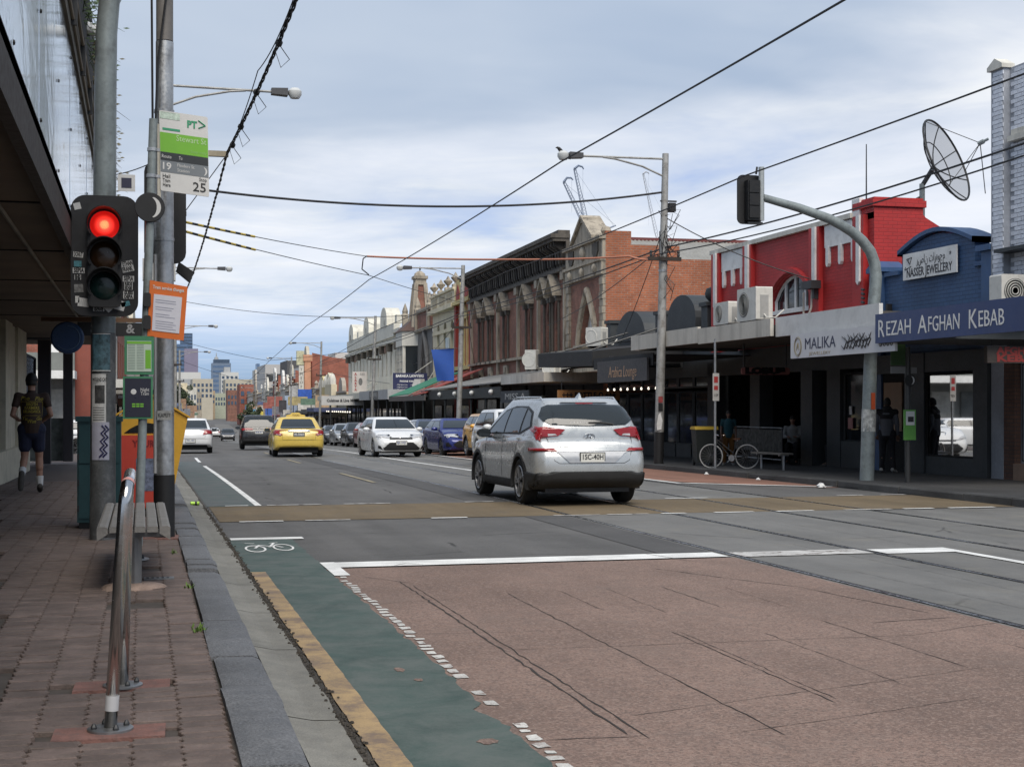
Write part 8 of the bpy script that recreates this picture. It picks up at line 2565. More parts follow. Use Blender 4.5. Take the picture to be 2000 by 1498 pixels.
for yy in (-1.1, 1.0):
 part(BN, 'leg', mat('bench_steel', (.20, .20, .20), .45, .6, var=.15), lambda b: b.tube([(0, yy, 0), (0, yy, .40)], .055, 12).box(-.26, .25, yy - .035, yy + .035, .40, .455))
 part(BN, 'foot_plate', STEEL, lambda b: b.lathe([(.12, 0), (.12, .015), (.07, .02)], (0, yy, .005), 16))
 for a in (45, 135, 225, 315):
  part(BN, 'bolt', DARK, lambda b: b.lathe([(.014, .015), (.012, .035), (0, .04)], (.09 * math.cos(R(a)), yy + .09 * math.sin(R(a)), .005), 6))
FT = mat('rough_pale_mortar', (.30, .22, .18), .95, var=.3, scale=10, bump=.8, bscale=20)
for i, (fx, fy, m_, w_, h_) in enumerate(((-.13, 6.42, FOOTING, .24, .125), (-.09, 7.50, FOOTING, .24, .125))):
 q = thing('footing_pad', ['red oxide mortar pad under the near hoop leg', 'red oxide mortar pad under the far hoop leg'][i], 'footing', (fx, fy, .075))
 part(q, 'pad', m_, lambda b: b.prism([(-w_, -h_), (w_ * .95, -h_ * 1.02), (w_ * .98, h_), (-w_ * .97, h_ * .97)], 'z', 0, .026))
 part(q, 'joint_edge', DARK, lambda b: b.box(-w_ - .01, w_ + .01, h_, h_ + .012, 0, .012))
q = thing('mortar_mound', 'rough pale mortar mound around the near bench leg', 'footing', (-.05, 11.55, .085))
mm = MB()
mr = random.Random(9)
rings_ = []
for r_, z in ((.27, 0), (.24, .03), (.16, .045), (.05, .05)):
 rings_.append([(r_ * mr.uniform(.85, 1.15) * math.cos(2 * math.pi * k / 16), r_ * .75 * mr.uniform(.85, 1.15) * math.sin(2 * math.pi * k / 16), z) for k in range(16)])
for r_ in rings_:
 mm.v += r_
for i in range(3):
 for k in range(16):
  mm.f.append((i * 16 + k, i * 16 + (k + 1) % 16, (i + 1) * 16 + (k + 1) % 16, (i + 1) * 16 + k)); mm.m.append(0)
mm.f.append(tuple(48 + k for k in range(16))); mm.m.append(0)
mm.build('mound', FT, q, True)
HP = thing('bike_hoop', 'stainless steel bicycle hoop on flanged feet in the left foreground', 'bike hoop', (-.13, 6.46, .10))
hp = [(0, 0, 0), (.056, .0, .93)]
for k in range(7):
 a = R(180 - 15 * k)
 hp.append((.06 + .003 * k, .09 + .09 * math.cos(a), .98 + .09 * math.sin(a)))
for k in range(7):
 a = R(90 - 15 * k)
 hp.append((.078 - .002 * k, .91 + .09 * math.cos(a), .98 + .09 * math.sin(a)))
hp += [(.064, 1.0, .93), (.04, 1.0, 0)]
part(HP, 'tube', STAINLESS, lambda b: b.tube(hp, .028, 18), 'all')
part(HP, 'reflective_band', mat('silver_tape', (.62, .62, .62), .5, .3, var=.1), lambda b: b.tube([(.0055, 0, .085), (.0098, 0, .15)], .0292, 18), True)
part(HP, 'reflective_cap', mat('pink_scuff', (.60, .30, .27), .5, var=.2), lambda b: b.tube([(p[0], p[1], p[2]) for p in hp[6:8]], .0292, 18, False), 'all')
for (x, y) in ((0, 0), (.04, 1.0)):
 part(HP, 'flange', mat('dull_steel', (.25, .25, .25), .45, .8, var=.2), lambda b: b.lathe([(.098, 0), (.098, .010), (.09, .013), (.04, .013)], (x, y, .0), 24), True)
 for a in (20, 110, 200, 290):
  part(HP, 'bolt', DARK, lambda b: b.lathe([(.013, .01), (.013, .022), (.006, .036), (0, .037)], (x + .072 * math.cos(R(a)), y + .072 * math.sin(R(a)), 0), 6))
GRT = thing('pit_cover', 'small grey slotted pit cover set in the pavers by the bench', 'pit cover', (.12, 12.05, .098))
part(GRT, 'frame', mat('dull_steel'), lambda b: b.box(-.10, .14, -.06, .06, 0, .012))
for k in range(5):
 part(GRT, 'slot', BLACK, lambda b: b.box(-.08 + k * .04, -.06 + k * .04, -.04, .04, .012, .0135))
for i, (fx, fy) in enumerate(((.35, 9.2), (.36, 11.4), (.31, 14.2))):
 q = thing('pavement_weed', ['green weed in the kerb joint by the foreground pavers', 'tiny weed in the kerb joint beside the bench', 'tiny weed behind the bench at the kerb joint'][i], 'weed', S(fx, fy, .09))
 b = MB()
 for k in range(26 if i == 0 else 12):
  a, l_ = kr.uniform(0, 6.28), kr.uniform(.02, .06)
  p = Vector((kr.gauss(0, .02), kr.gauss(0, .04), 0))
  d = Vector((math.cos(a) * .6, math.sin(a) * .6, 1)) * l_
  s_ = Vector((-math.sin(a), math.cos(a), 0)) * .008
  b.quad(p, p + d * .6 + s_, p + d, p + d * .6 - s_)
 b.build('leaves', mat('weed_green', (.10, .17, .03), .8, var=.3, scale=30), q)
CAN = thing('drink_can', 'crushed lime green drink can lying in the gutter', 'can', S(.80, 22.6, .05))
part(CAN, 'can', mat('lime_can', (.35, .58, .08), .35, .3, var=.1), lambda b: b.tube([(-.07, 0, 0), (-.065, 0, 0), (.0, .005, 0), (.065, 0, 0), (.07, 0, 0)], [.02, .032, .029, .032, .02], 12), True)
part(CAN, 'print', BLACK, lambda b: b.tube([(-.0, .002, 0), (.03, .002, 0)], .0315, 12, False))
for i, (x, y, s_, lb) in enumerate(((12.55, 25.0, .08, 'crumpled white bag in the right gutter'), (12.75, 31.2, .05, 'crumpled white paper cup by the right kerb'), (12.7, 28.2, .045, 'small pale plastic cup at the right kerb'))):
 q = thing('litter', lb, 'litter', S(x, y, .02))
 b = MB()
 lr_ = random.Random(i)
 rg = [[(s_ * r_ * lr_.uniform(.7, 1.3) * math.cos(k * math.pi / 5), s_ * 1.3 * r_ * lr_.uniform(.7, 1.3) * math.sin(k * math.pi / 5), s_ * z * lr_.uniform(.7, 1.2)) for k in range(10)] for r_, z in ((1, 0), (.9, .35), (.5, .8), (.1, 1.0))]
 for r_ in rg:
  b.v += r_
 for a in range(3):
  for k in range(10):
   b.f.append((a * 10 + k, a * 10 + (k + 1) % 10, (a + 1) * 10 + (k + 1) % 10, (a + 1) * 10 + k)); b.m.append(0)
 b.build('crumpled_sheet', WHITE, q, False)
 part(q, 'fold', WHITE, lambda b_: b_.quad((s_, 0, .0), (s_ * 1.9, s_ * .3, s_ * .25), (s_ * 1.6, s_ * .9, s_ * .1), (s_ * .6, s_ * .7, 0)))
# ---- right side furniture
MA = thing('mast_arm_signal', 'grey curved mast arm pole with a black signal head seen from behind', 'traffic signal', (13.68, 25.3, lev(25.3) + .12))
mpts = [(0, 0, -.02), (.08, 0, 2.35), (.15, 0, 3.36), (.2, 0, 3.96), (.17, 0, 4.22), (.08, 0, 4.45), (-.1, 0, 4.66), (-.31, 0, 4.82), (-.55, 0, 4.95), (-.8, 0, 5.06), (-1.44, 0, 5.25), (-2.19, 0, 5.42)]
part(MA, 'pole', GREYPOST, lambda b: b.tube(mpts, [.14, .128, .122, .115, .11, .106, .102, .099, .096, .092, .084, .072], 16), True)
part(MA, 'signal_post', mat('pale_grey_post', (.36, .39, .40), .5, .2, var=.15), lambda b: b.tube([(-2.22, 0, 4.98), (-2.22, 0, 6.0)], .055, 12), True)
part(MA, 'target_board', BLACK, lambda b: yplane(b, rrect(-2.66, -2.16, 4.92, 5.86, .11, 5), .12, .15))
part(MA, 'housing', mat('signal_black', (.006, .006, .007), .5), lambda b: b.box(-2.52, -2.27, -.06, .12, 4.98, 5.74).box(-2.50, -2.29, -.09, -.06, 5.02, 5.24).box(-2.50, -2.29, -.09, -.06, 5.26, 5.48).box(-2.50, -2.29, -.09, -.06, 5.5, 5.72))
part(MA, 'bracket', DARK, lambda b: b.tube([(-2.33, 0, 5.86), (-2.31, 0, 6.0)], .02, 6).box(-2.5, -2.2, -.02, .02, 4.9, 4.95))
part(MA, 'torn_posters', mat('torn_paper', (.42, .43, .42), .8, var=.6, scale=12), lambda b: b.tube([(.035, 0, .95), (.045, 0, 1.38)], .1405, 10, False), True)
part(MA, 'orange_sticker', mat('orange_sticker', (.5, .08, .02), .6), lambda b: b.box(.02, .10, -.15, -.13, 1.38, 1.70))
RT = thing('opposite_tram_stop', 'dark tram stop pole with a crescent disc and green timetable on the right footpath', 'pole', (13.99, 24.3, lev(24.3) + .12))
part(RT, 'pole', mat('dark_pole', (.06, .06, .06), .5, .3), lambda b: b.tube([(0, 0, 0), (0, 0, 2.55)], .05, 12), True)
part(RT, 'stop_sign', mat('dim_white_sign', (.22, .22, .22), .6, var=.05), lambda b: b.box(-.36, -.06, -.02, .0, 2.05, 2.18))
part(RT, 'stop_sign_top', mat('dim_green_sign', (.03, .07, .02), .6), lambda b: b.box(-.36, -.06, -.02, .0, 2.2, 2.62))
part(RT, 'small_plate', mat('dim_white_sign'), lambda b: b.box(.06, .18, -.02, 0, 2.05, 2.17))
md = part(RT, 'moon_disc', BLACK, lambda b: b.lathe([(0, -.065), (.11, -.065), (.115, -.06), (.115, -.05), (0, -.05)], (.02, 0, 1.92), 24, 'y'))
moon(md, (.02, 1.92), .085, SGW, -.068)
ttc = part(RT, 'timetable_case', mat('bright_green_case', (.10, .30, .05), .5), lambda b: b.box(-.12, .12, -.09, -.05, .80, 1.37))
part(ttc, 'timetable_sheet', SGW, lambda b: b.box(-.09, .09, -.096, -.09, 1.08, 1.34))
part(ttc, 'print', STD, lambda b: b.box(-.05, .07, -.099, -.096, 1.14, 1.24))
PS = thing('parking_sign', 'parking sign pole with narrow white plates beside the bicycle', 'sign', (13.30, 32.0, lev(32) + .12))
part(PS, 'pole', STEEL, lambda b: b.tube([(0, 0, 0), (0, 0, 3.1)], .03, 10), True)
part(PS, 'plate', mat('parking_white', (.50, .49, .47), .5, var=.05), lambda b: b.box(-.08, .08, -.045, -.033, 1.62, 2.28))
part(PS, 'red_print', mat('parking_red', (.4, .04, .04), .5, var=0), lambda b: b.box(-.05, .05, -.048, -.0455, 2.05, 2.2).box(-.05, .05, -.048, -.0455, 1.88, 1.98))
text(PS, '1/2P', .09, (0, -.049, 1.75), STD, FACE_S, width=.1)
# bicycle
BI = thing('bicycle', 'black bicycle with white tyres leaning on the parking sign pole', 'bicycle', (13.72, 32.15, lev(32) + .12), R(-38))
BI.scale = (.84, .84, .84)
wf, wb_ = Vector((-.53, 0, .34)), Vector((.53, 0, .34))
for c_ in (wf, wb_):
 w_ = part(BI, 'wheel', mat('white_tyre', (.40, .40, .39), .6, var=.1), lambda b: b.tube([(c_.x + .335 * math.cos(a), 0, c_.z + .335 * math.sin(a)) for a in [2 * math.pi * k / 36 for k in range(37)]], .017, 6, False), True)
 part(w_, 'rim', DARK, lambda b: b.tube([(c_.x + .305 * math.cos(a), 0, c_.z + .305 * math.sin(a)) for a in [2 * math.pi * k / 36 for k in range(37)]], .012, 5, False), True)
 sp_ = part(w_, 'spokes', STEEL, lambda b: [b.tube([(c_.x, .02 * (-1) ** k, c_.z), (c_.x + .305 * math.cos(k * math.pi / 10), 0, c_.z + .305 * math.sin(k * math.pi / 10))], .0022, 3) for k in range(20)])
 sp_['kind'] = 'stuff'
 part(w_, 'hub', DARK, lambda b: b.tube([(c_.x, -.05, c_.z), (c_.x, .05, c_.z)], .022, 8))
bbk, st, hd_ = Vector((.08, 0, .29)), Vector((.24, 0, .78)), Vector((-.36, 0, .80))
part(BI, 'frame', BLACK, lambda b: [b.tube([p, q_], .016, 8) for p, q_ in ((bbk, st), (bbk, hd_ - Vector((0, 0, .05))), (bbk + Vector((.05, 0, .14)), hd_ + Vector((0, 0, .02))), (bbk, wb_), (st - Vector((.02, 0, .08)), wb_), (hd_ + Vector((-.03, 0, .14)), hd_ + Vector((.02, 0, -.06))))])
part(BI, 'fork', BLACK, lambda b: b.tube([hd_ + Vector((.02, 0, -.06)), Vector((-.43, 0, .55)), wf], .014, 8))
part(BI, 'saddle', mat('brown_saddle', (.11, .05, .025), .5), lambda b: b.add([(.10, -.03, .86), (.10, .03, .86), (.34, .09, .87), (.34, -.09, .87), (.12, -.02, .82), (.12, .02, .82), (.33, .07, .82), (.33, -.07, .82)], [(0, 3, 2, 1), (4, 5, 6, 7), (0, 1, 5, 4), (1, 2, 6, 5), (2, 3, 7, 6), (3, 0, 4, 7)]))
part(BI, 'seat_post', STEEL, lambda b: b.tube([st, st + Vector((.02, 0, .07))], .013, 8))
part(BI, 'handlebar', CHROME, lambda b: b.tube([(-.22, -.26, .93), (-.34, -.24, .98), (-.42, -.12, 1.0), (-.42, .12, 1.0), (-.34, .24, .98), (-.22, .26, .93)], .012, 8).tube([(-.39, 0, .9), (-.42, 0, 1.0)], .013, 8), True)
part(BI, 'crank', STEEL, lambda b: b.lathe([(.09, -.01), (.09, .01)], (bbk.x, -.03, bbk.z), 20, 'y').tube([bbk + Vector((0, -.05, 0)), bbk + Vector((-.12, -.05, -.12))], .011, 6).tube([bbk + Vector((0, .05, 0)), bbk + Vector((.12, .05, .12))], .011, 6))
part(BI, 'chain', DARK, lambda b: b.tube([bbk + Vector((0, -.03, .09)), wb_ + Vector((0, -.03, .04))], .006, 4).tube([bbk + Vector((0, -.03, -.09)), wb_ + Vector((0, -.03, -.04))], .006, 4))
WBN = thing('wheelie_bin', 'dark wheelie bin with a yellow lid behind the bicycle', 'bin', (13.95, 34.3, lev(34.3) + .12), R(-10))
part(WBN, 'body', mat('bin_dark_green', (.018, .022, .020), .6), lambda b: b.add([(-.22, -.24, .08), (.22, -.24, .08), (.22, .24, .08), (-.22, .24, .08), (-.28, -.30, .92), (.28, -.30, .92), (.28, .30, .92), (-.28, .30, .92)], [(0, 3, 2, 1), (0, 1, 5, 4), (1, 2, 6, 5), (2, 3, 7, 6), (3, 0, 4, 7), (4, 5, 6, 7)]))
part(WBN, 'lid', mat('bin_yellow', (.55, .36, .02), .5), lambda b: b.prism([(-.32, .92), (.32, .92), (.31, .97), (.15, 1.0), (-.28, 1.0)], 'x', -.30, .30))
for s_ in (-1, 1):
 part(WBN, 'wheel', TYRE, lambda b: b.lathe([(.10, -.025), (.10, .025)], (s_ * .22, .24, .10), 14, 'x'))
RBn = thing('timber_bench', 'small pale topped bench on the right footpath in front of the railing', 'bench', (14.35, 31.1, lev(31) + .12), R(8))
part(RBn, 'seat', mat('pale_bench_top', (.15, .14, .125), .7, var=.2), lambda b: b.box(-.17, .17, -.65, .65, .36, .40))
for yy in (-.5, .45):
 part(RBn, 'leg', STEEL, lambda b: b.tube([(0, yy, 0), (0, yy, .36)], .03, 8).box(-.13, .13, yy - .02, yy + .02, .33, .36))
RL = thing('mesh_railing', 'dark railing with mottled mesh panels in front of the black shop opening', 'railing', (15.6, 33.2, lev(33) + .12))
part(RL, 'rail', STEEL, lambda b: b.tube([(0, 0, .95), (0, 3.6, .95)], .02, 6).tube([(0, 0, .15), (0, 3.6, .15)], .015, 6))
for k in range(4):
 part(RL, 'post', DARK, lambda b: b.tube([(0, k * 1.2, 0), (0, k * 1.2, .95)], .02, 6))
 if k < 3:
  part(RL, 'panel', mat('mottled_mesh', (.06, .06, .055), .8, var=.8, scale=9), lambda b: b.box(-.01, .01, k * 1.2 + .03, k * 1.2 + 1.17, .35, .9))
SBd = thing('shop_string_lights', 'row of warm bulbs under the awnings beyond the taxi', 'string light', S(13.9, 112, 0), heading(112))
part(SBd, 'cable', BLACK, lambda b: b.tube([(0, 0, 2.6), (0, 22, 2.5)], .01, 4))
for k in range(12):
 part(SBd, 'bulb', mat('lit_bulb'), lambda b: b.lathe([(0, -.07), (.06, -.03), (.06, .02), (.02, .06)], (0, 1 + k * 1.8, 2.5), 6))
# ------------------------------------------------------------------ overhead wires
WIRE = mat('wire_dark', (.02, .02, .022), .6, var=0)
ORW = mat('orange_cable', (.40, .16, .10), .6, var=.1)
def wire(label, pts, r=.012, sag=.0, m=WIRE, name='overhead_wire', n=14, extra=None):
 P_ = []
 pts = [Vector(p) for p in pts]
 for a, b_ in zip(pts, pts[1:]):
  for i in range(n):
   t = i / n
   p = a.lerp(b_, t)
   p.z -= sag * 4 * t * (1 - t)
   P_.append(p)
 P_.append(pts[-1])
 b = MB()
 b.tube(P_, r, 5)
 o = b.build(name, m)
 tag(o, label, 'wire', 'overhead wires')
 return o
wire('near tram contact wire running above the near track', [(6.5, y, 5.42 + lev(y)) if y > 41 else (6.5, y, 5.45) for y in (2, 22, 42, 62, 92, 131, 172, 215)][:1] + [tuple(S(6.5, y, 5.45)) for y in (22, 42, 62, 92, 131, 172, 215, 300)], .013, .05)
wire('far tram contact wire running above the far track', [(9.66, 4, 5.3)] + [tuple(S(9.66, y, 5.35)) for y in (22, 38, 62, 92, 131, 172, 215, 300)], .013, .05)
pz = lambda i: S(rp[i][0], rp[i][1]).xy
wire('upper black power line along the right poles', [(13.35, 8, 5.75), (13.35, 19.5, 5.62), (13.28, 35.4, 5.68), tuple(S(13.3, 61.6, 6.1)), tuple(S(13.3, 92.5, 6.6)), tuple(S(13.3, 131.4, 7.2))], .02, .12)
wire('lower black power line along the right poles', [(13.2, 8, 5.5), (13.2, 19.5, 5.38), (13.1, 35.4, 5.5), tuple(S(13.1, 61.6, 5.9)), tuple(S(13.1, 92.5, 6.4)), tuple(S(13.1, 131.4, 7.0))], .016, .16)
wire('thick black span cable from the left poles to the nearest right lamp pole', [(.5, 32, 6.32), (13.2, 35.4, 7.12)], .028, .42, n=26)
wire('thin span wire carrying the orange sleeve over the road', [(.5, 32.1, 5.62), (6.45, 42, 5.94)], .011, .05)
wire('orange sheathed feeder cable from the contact wire to the nearest right pole', [(6.45, 42, 5.94), (10, 38.6, 5.6), (12.5, 35.9, 5.48), (12.95, 35.5, 5.36), (13.2, 35.4, 5.55)], .028, .03, ORW)
wire('hooked jumper wire between the feeder and the contact wire', [(6.45, 42, 5.95), (6.3, 41.8, 5.85), (6.28, 41.9, 5.55), (6.5, 42, 5.4)], .018, 0)
wire('lower span wire from the left pole to the second right pole', [(.5, 32.2, 5.45), (6.5, 42, 5.38), tuple(S(13.4, 61.6, 6.5))], .011, .04)
wire('span wire between the second left and second right lamp poles', [tuple(S(.52, 66, 6.9)), tuple(S(13.5, 61.6, 6.2))], .012, .55, n=24)
wire('span wire across the road above the taxi', [tuple(S(.55, 104, 7.5)), tuple(S(6.5, 95, 5.6)), tuple(S(13.3, 92.5, 6.4))], .014, .1)
wire('span wire across the road far beyond the taxi', [tuple(S(.55, 142, 8.0)), tuple(S(6.5, 131, 5.6)), tuple(S(13.3, 131.4, 6.8))], .016, .1)
wire('service cable from the nearest right pole to the red building', [(13.25, 35.4, 6.5), (16.4, 33.3, 4.75)], .014, .15)
wire('service cable from the nearest right pole to the black shop', [(13.15, 35.4, 6.1), (16.3, 44.0, 3.9)], .012, .12)
wire('second service cable slanting down to the black shop parapet', [(13.15, 35.4, 5.9), (16.5, 48.5, 3.7)], .012, .1)
wire('service cable from the nearest right pole to the brick block', [(13.1, 35.4, 5.6), (16.4, 57.5, 4.9)], .012, .2)
wire('service cable from the second right pole to the terracotta shop house', [tuple(S(13.5, 61.6, 6.1)), tuple(S(16.4, 74, 4.0))], .014, .2)
wire('service cable from the second right pole to the spired building', [tuple(S(13.3, 61.6, 6.0)), tuple(S(16.4, 96, 5.5))], .014, .4)
wire('service cable from the third right pole to the white terrace', [tuple(S(13.3, 92.5, 6.2)), tuple(S(16.4, 112, 7.0))], .016, .2)
wire('service cable slanting from the fourth right pole', [tuple(S(13.3, 131.4, 6.6)), tuple(S(16.4, 108, 4.6))], .018, .1)
# striped warning sleeves
for i, (a, b_) in enumerate((((.5, 32.1, 5.62), (6.45, 42, 5.94)), ((.5, 32.2, 5.45), (6.5, 42, 5.38)))):
 q = thing('striped_sleeve', ['upper black and yellow striped sleeve on the span wire', 'lower black and yellow striped sleeve on the span wire'][i], 'cable sleeve', a)
 va, vb = Vector(a), Vector(b_)
 for k in range(16):
  t0, t1 = .01 + k * .0225, .01 + (k + 1) * .0225
  pa, pb = va.lerp(vb, t0) - va, va.lerp(vb, t1) - va
  for p, t_ in ((pa, t0), (pb, t1)):
   p.z -= .05 * 4 * t_ * (1 - t_)
  part(q, 'stripe', (BLACK, mat('sleeve_yellow', (.55, .40, .06), .6, var=.05))[k % 2], lambda b: b.tube([pa, pb], .030, 6))
# bundled aerial cable on the left
bc_ = thing('bundled_cable', 'thick twisted black aerial cable running down the left side to the cross arm', 'cable', (0, 0, 0))
path = [Vector((3.0, 14, 9.0)), Vector((2.4, 23, 8.0)), Vector((1.82, 31.9, 7.05)), S(1.3, 66, 7.0), S(1.1, 104, 7.4)]
for k in range(3):
 P_ = []
 for a, b_ in zip(path, path[1:]):
  n = 60
  for i in range(n):
   t = i / n
   p = a.lerp(b_, t)
   L_ = (b_ - a).length
   p.z -= (.10 if L_ < 20 else .35) * 4 * t * (1 - t)
   an = t * L_ * 5 + k * 2.1
   P_.append(p + Vector((.022 * math.cos(an), 0, .022 * math.sin(an))))
 b = MB()
 b.tube(P_, .018, 4)
 b.build('strand', BLACK, bc_)
for (t, z) in ((.2, 0), (.5, 0), (.75, 0), (.9, 0)):
 p = path[1].lerp(path[2], t)
 part(bc_, 'cable_tie', BLACK, lambda b: b.lathe([(.02, -.07), (.065, -.04), (.065, .04), (.02, .07)], tuple(p + Vector((0, 0, -.08))), 8, 'y').tube([p + Vector((0, 0, -.1)), p + Vector((.18, 0, -.35)), p + Vector((.05, .2, -.45)), p + Vector((-.05, .3, -.1))], .008, 4))
wire('thin slack wire beside the bundled cable on the left', [(1.8, 31.9, 7.0), (2.1, 27, 7.75), (2.35, 23, 8.0)], .010, .12)
wire('thin wire from the left cross arm down to the fascia building', [(.5, 32, 6.95), (-.9, 33, 6.6)], .012, .1)
wire('stay cable from the left cross arm to the striped span', [(1.8, 31.9, 7.0), (.6, 32.1, 5.3)], .011, .0)
# ------------------------------------------------------------------ people
def capsule(b, p, q, r0, r1, n=10, flat=1.0):
 p, q = Vector(p), Vector(q)
 d = q - p
 L_ = max(d.length, 1e-5)
 d = d / L_
 a = Vector((0, 0, 1)) if abs(d.z) < .9 else Vector((0, 1, 0))
 u = d.cross(a).normalized()
 w = d.cross(u)
 rings = []
 for k in range(4):
  t = math.pi / 2 * (k / 4)
  rings.append((p - d * r0 * math.cos(t), r0 * math.sin(t) + 1e-4))
 rings += [(p, r0), (p.lerp(q, .5), (r0 + r1) / 2), (q, r1)]
 for k in range(1, 5):
  t = math.pi / 2 * (k / 4)
  rings.append((q + d * r1 * math.sin(t), r1 * math.cos(t) + 1e-4))
 vs_, fs_ = [], []
 for c, r_ in rings:
  for k in range(n):
   t = 2 * math.pi * k / n
   vs_.append(c + u * math.cos(t) * r_ + w * math.sin(t) * r_)
 for i in range(len(rings) - 1):
  for k in range(n):
   fs_.append((i * n + k, i * n + (k + 1) % n, (i + 1) * n + (k + 1) % n, (i + 1) * n + k))
 fs_.append(tuple(range(n))[::-1])
 fs_.append(tuple((len(rings) - 1) * n + k for k in range(n)))
 b.add(vs_, fs_)
def ellipsoid(b, c, rx, ry, rz, n=14):
 prof = [(math.sin(math.pi * k / 10) + 1e-4, -math.cos(math.pi * k / 10)) for k in range(11)]
 q = MB()
 q.lathe(prof, n=n)
 b.add([(c[0] + v[0] * rx, c[1] + v[1] * ry, c[2] + v[2] * rz) for v in q.v], q.f)
def fuse(b, name, m, parent, voxel=.013, smooth=6):
 """one continuous skin grown over overlapping volumes"""
 me = bpy.data.meshes.new(name)
 me.from_pydata(b.v, [], b.f)
 bm = bmesh.new()
 bm.from_mesh(me)
 bmesh.ops.recalc_face_normals(bm, faces=bm.faces[:])
 bm.to_mesh(me)
 bm.free()
 o = bpy.data.objects.new('tmp', me)
 r_ = o.modifiers.new('r', 'REMESH')
 r_.mode = 'VOXEL'
 r_.voxel_size = voxel
 s_ = o.modifiers.new('s', 'SMOOTH')
 s_.factor = .5
 s_.iterations = smooth
 out = solo_mesh(o)
 bpy.data.objects.remove(o)
 out.materials.clear()
 out.materials.append(m)
 out.polygons.foreach_set('use_smooth', [True] * len(out.polygons))
 out.name = name
 return ob(name, out, parent)
SKIN = mat('skin', (.36, .20, .14), .6, var=.08, scale=8)
SKIND = mat('skin_dark', (.16, .09, .065), .6, var=.08, scale=8)
def hand(b, w, fwd, side, up=Vector((0, 0, 1)), s=1.0):
 w, fwd, side = Vector(w), Vector(fwd).normalized(), Vector(side).normalized()
 nrm = fwd.cross(side).normalized()
 capsule(b, w, w + fwd * .05 * s, .027, .030)
 capsule(b, w + fwd * .05 * s + side * .02, w + fwd * .085 * s + side * .022, .024, .020)
 capsule(b, w + fwd * .05 * s - side * .02, w + fwd * .085 * s - side * .022, .024, .020)
 for k, (o_, l_) in enumerate(((-.033, .055), (-.011, .07), (.011, .075), (.033, .065))):
  a = w + fwd * .09 * s + side * o_
  m_ = a + fwd * l_ * .55 + nrm * .012
  capsule(b, a, m_, .0095, .0088, 7)
  capsule(b, m_, m_ + fwd * l_ * .25 + nrm * .03, .0088, .0075, 7)
 t0 = w + fwd * .03 + side * .03
 capsule(b, t0, t0 + fwd * .035 + side * .03, .012, .011, 7)
 capsule(b, t0 + fwd * .035 + side * .03, t0 + fwd * .07 + side * .03, .011, .009, 7)
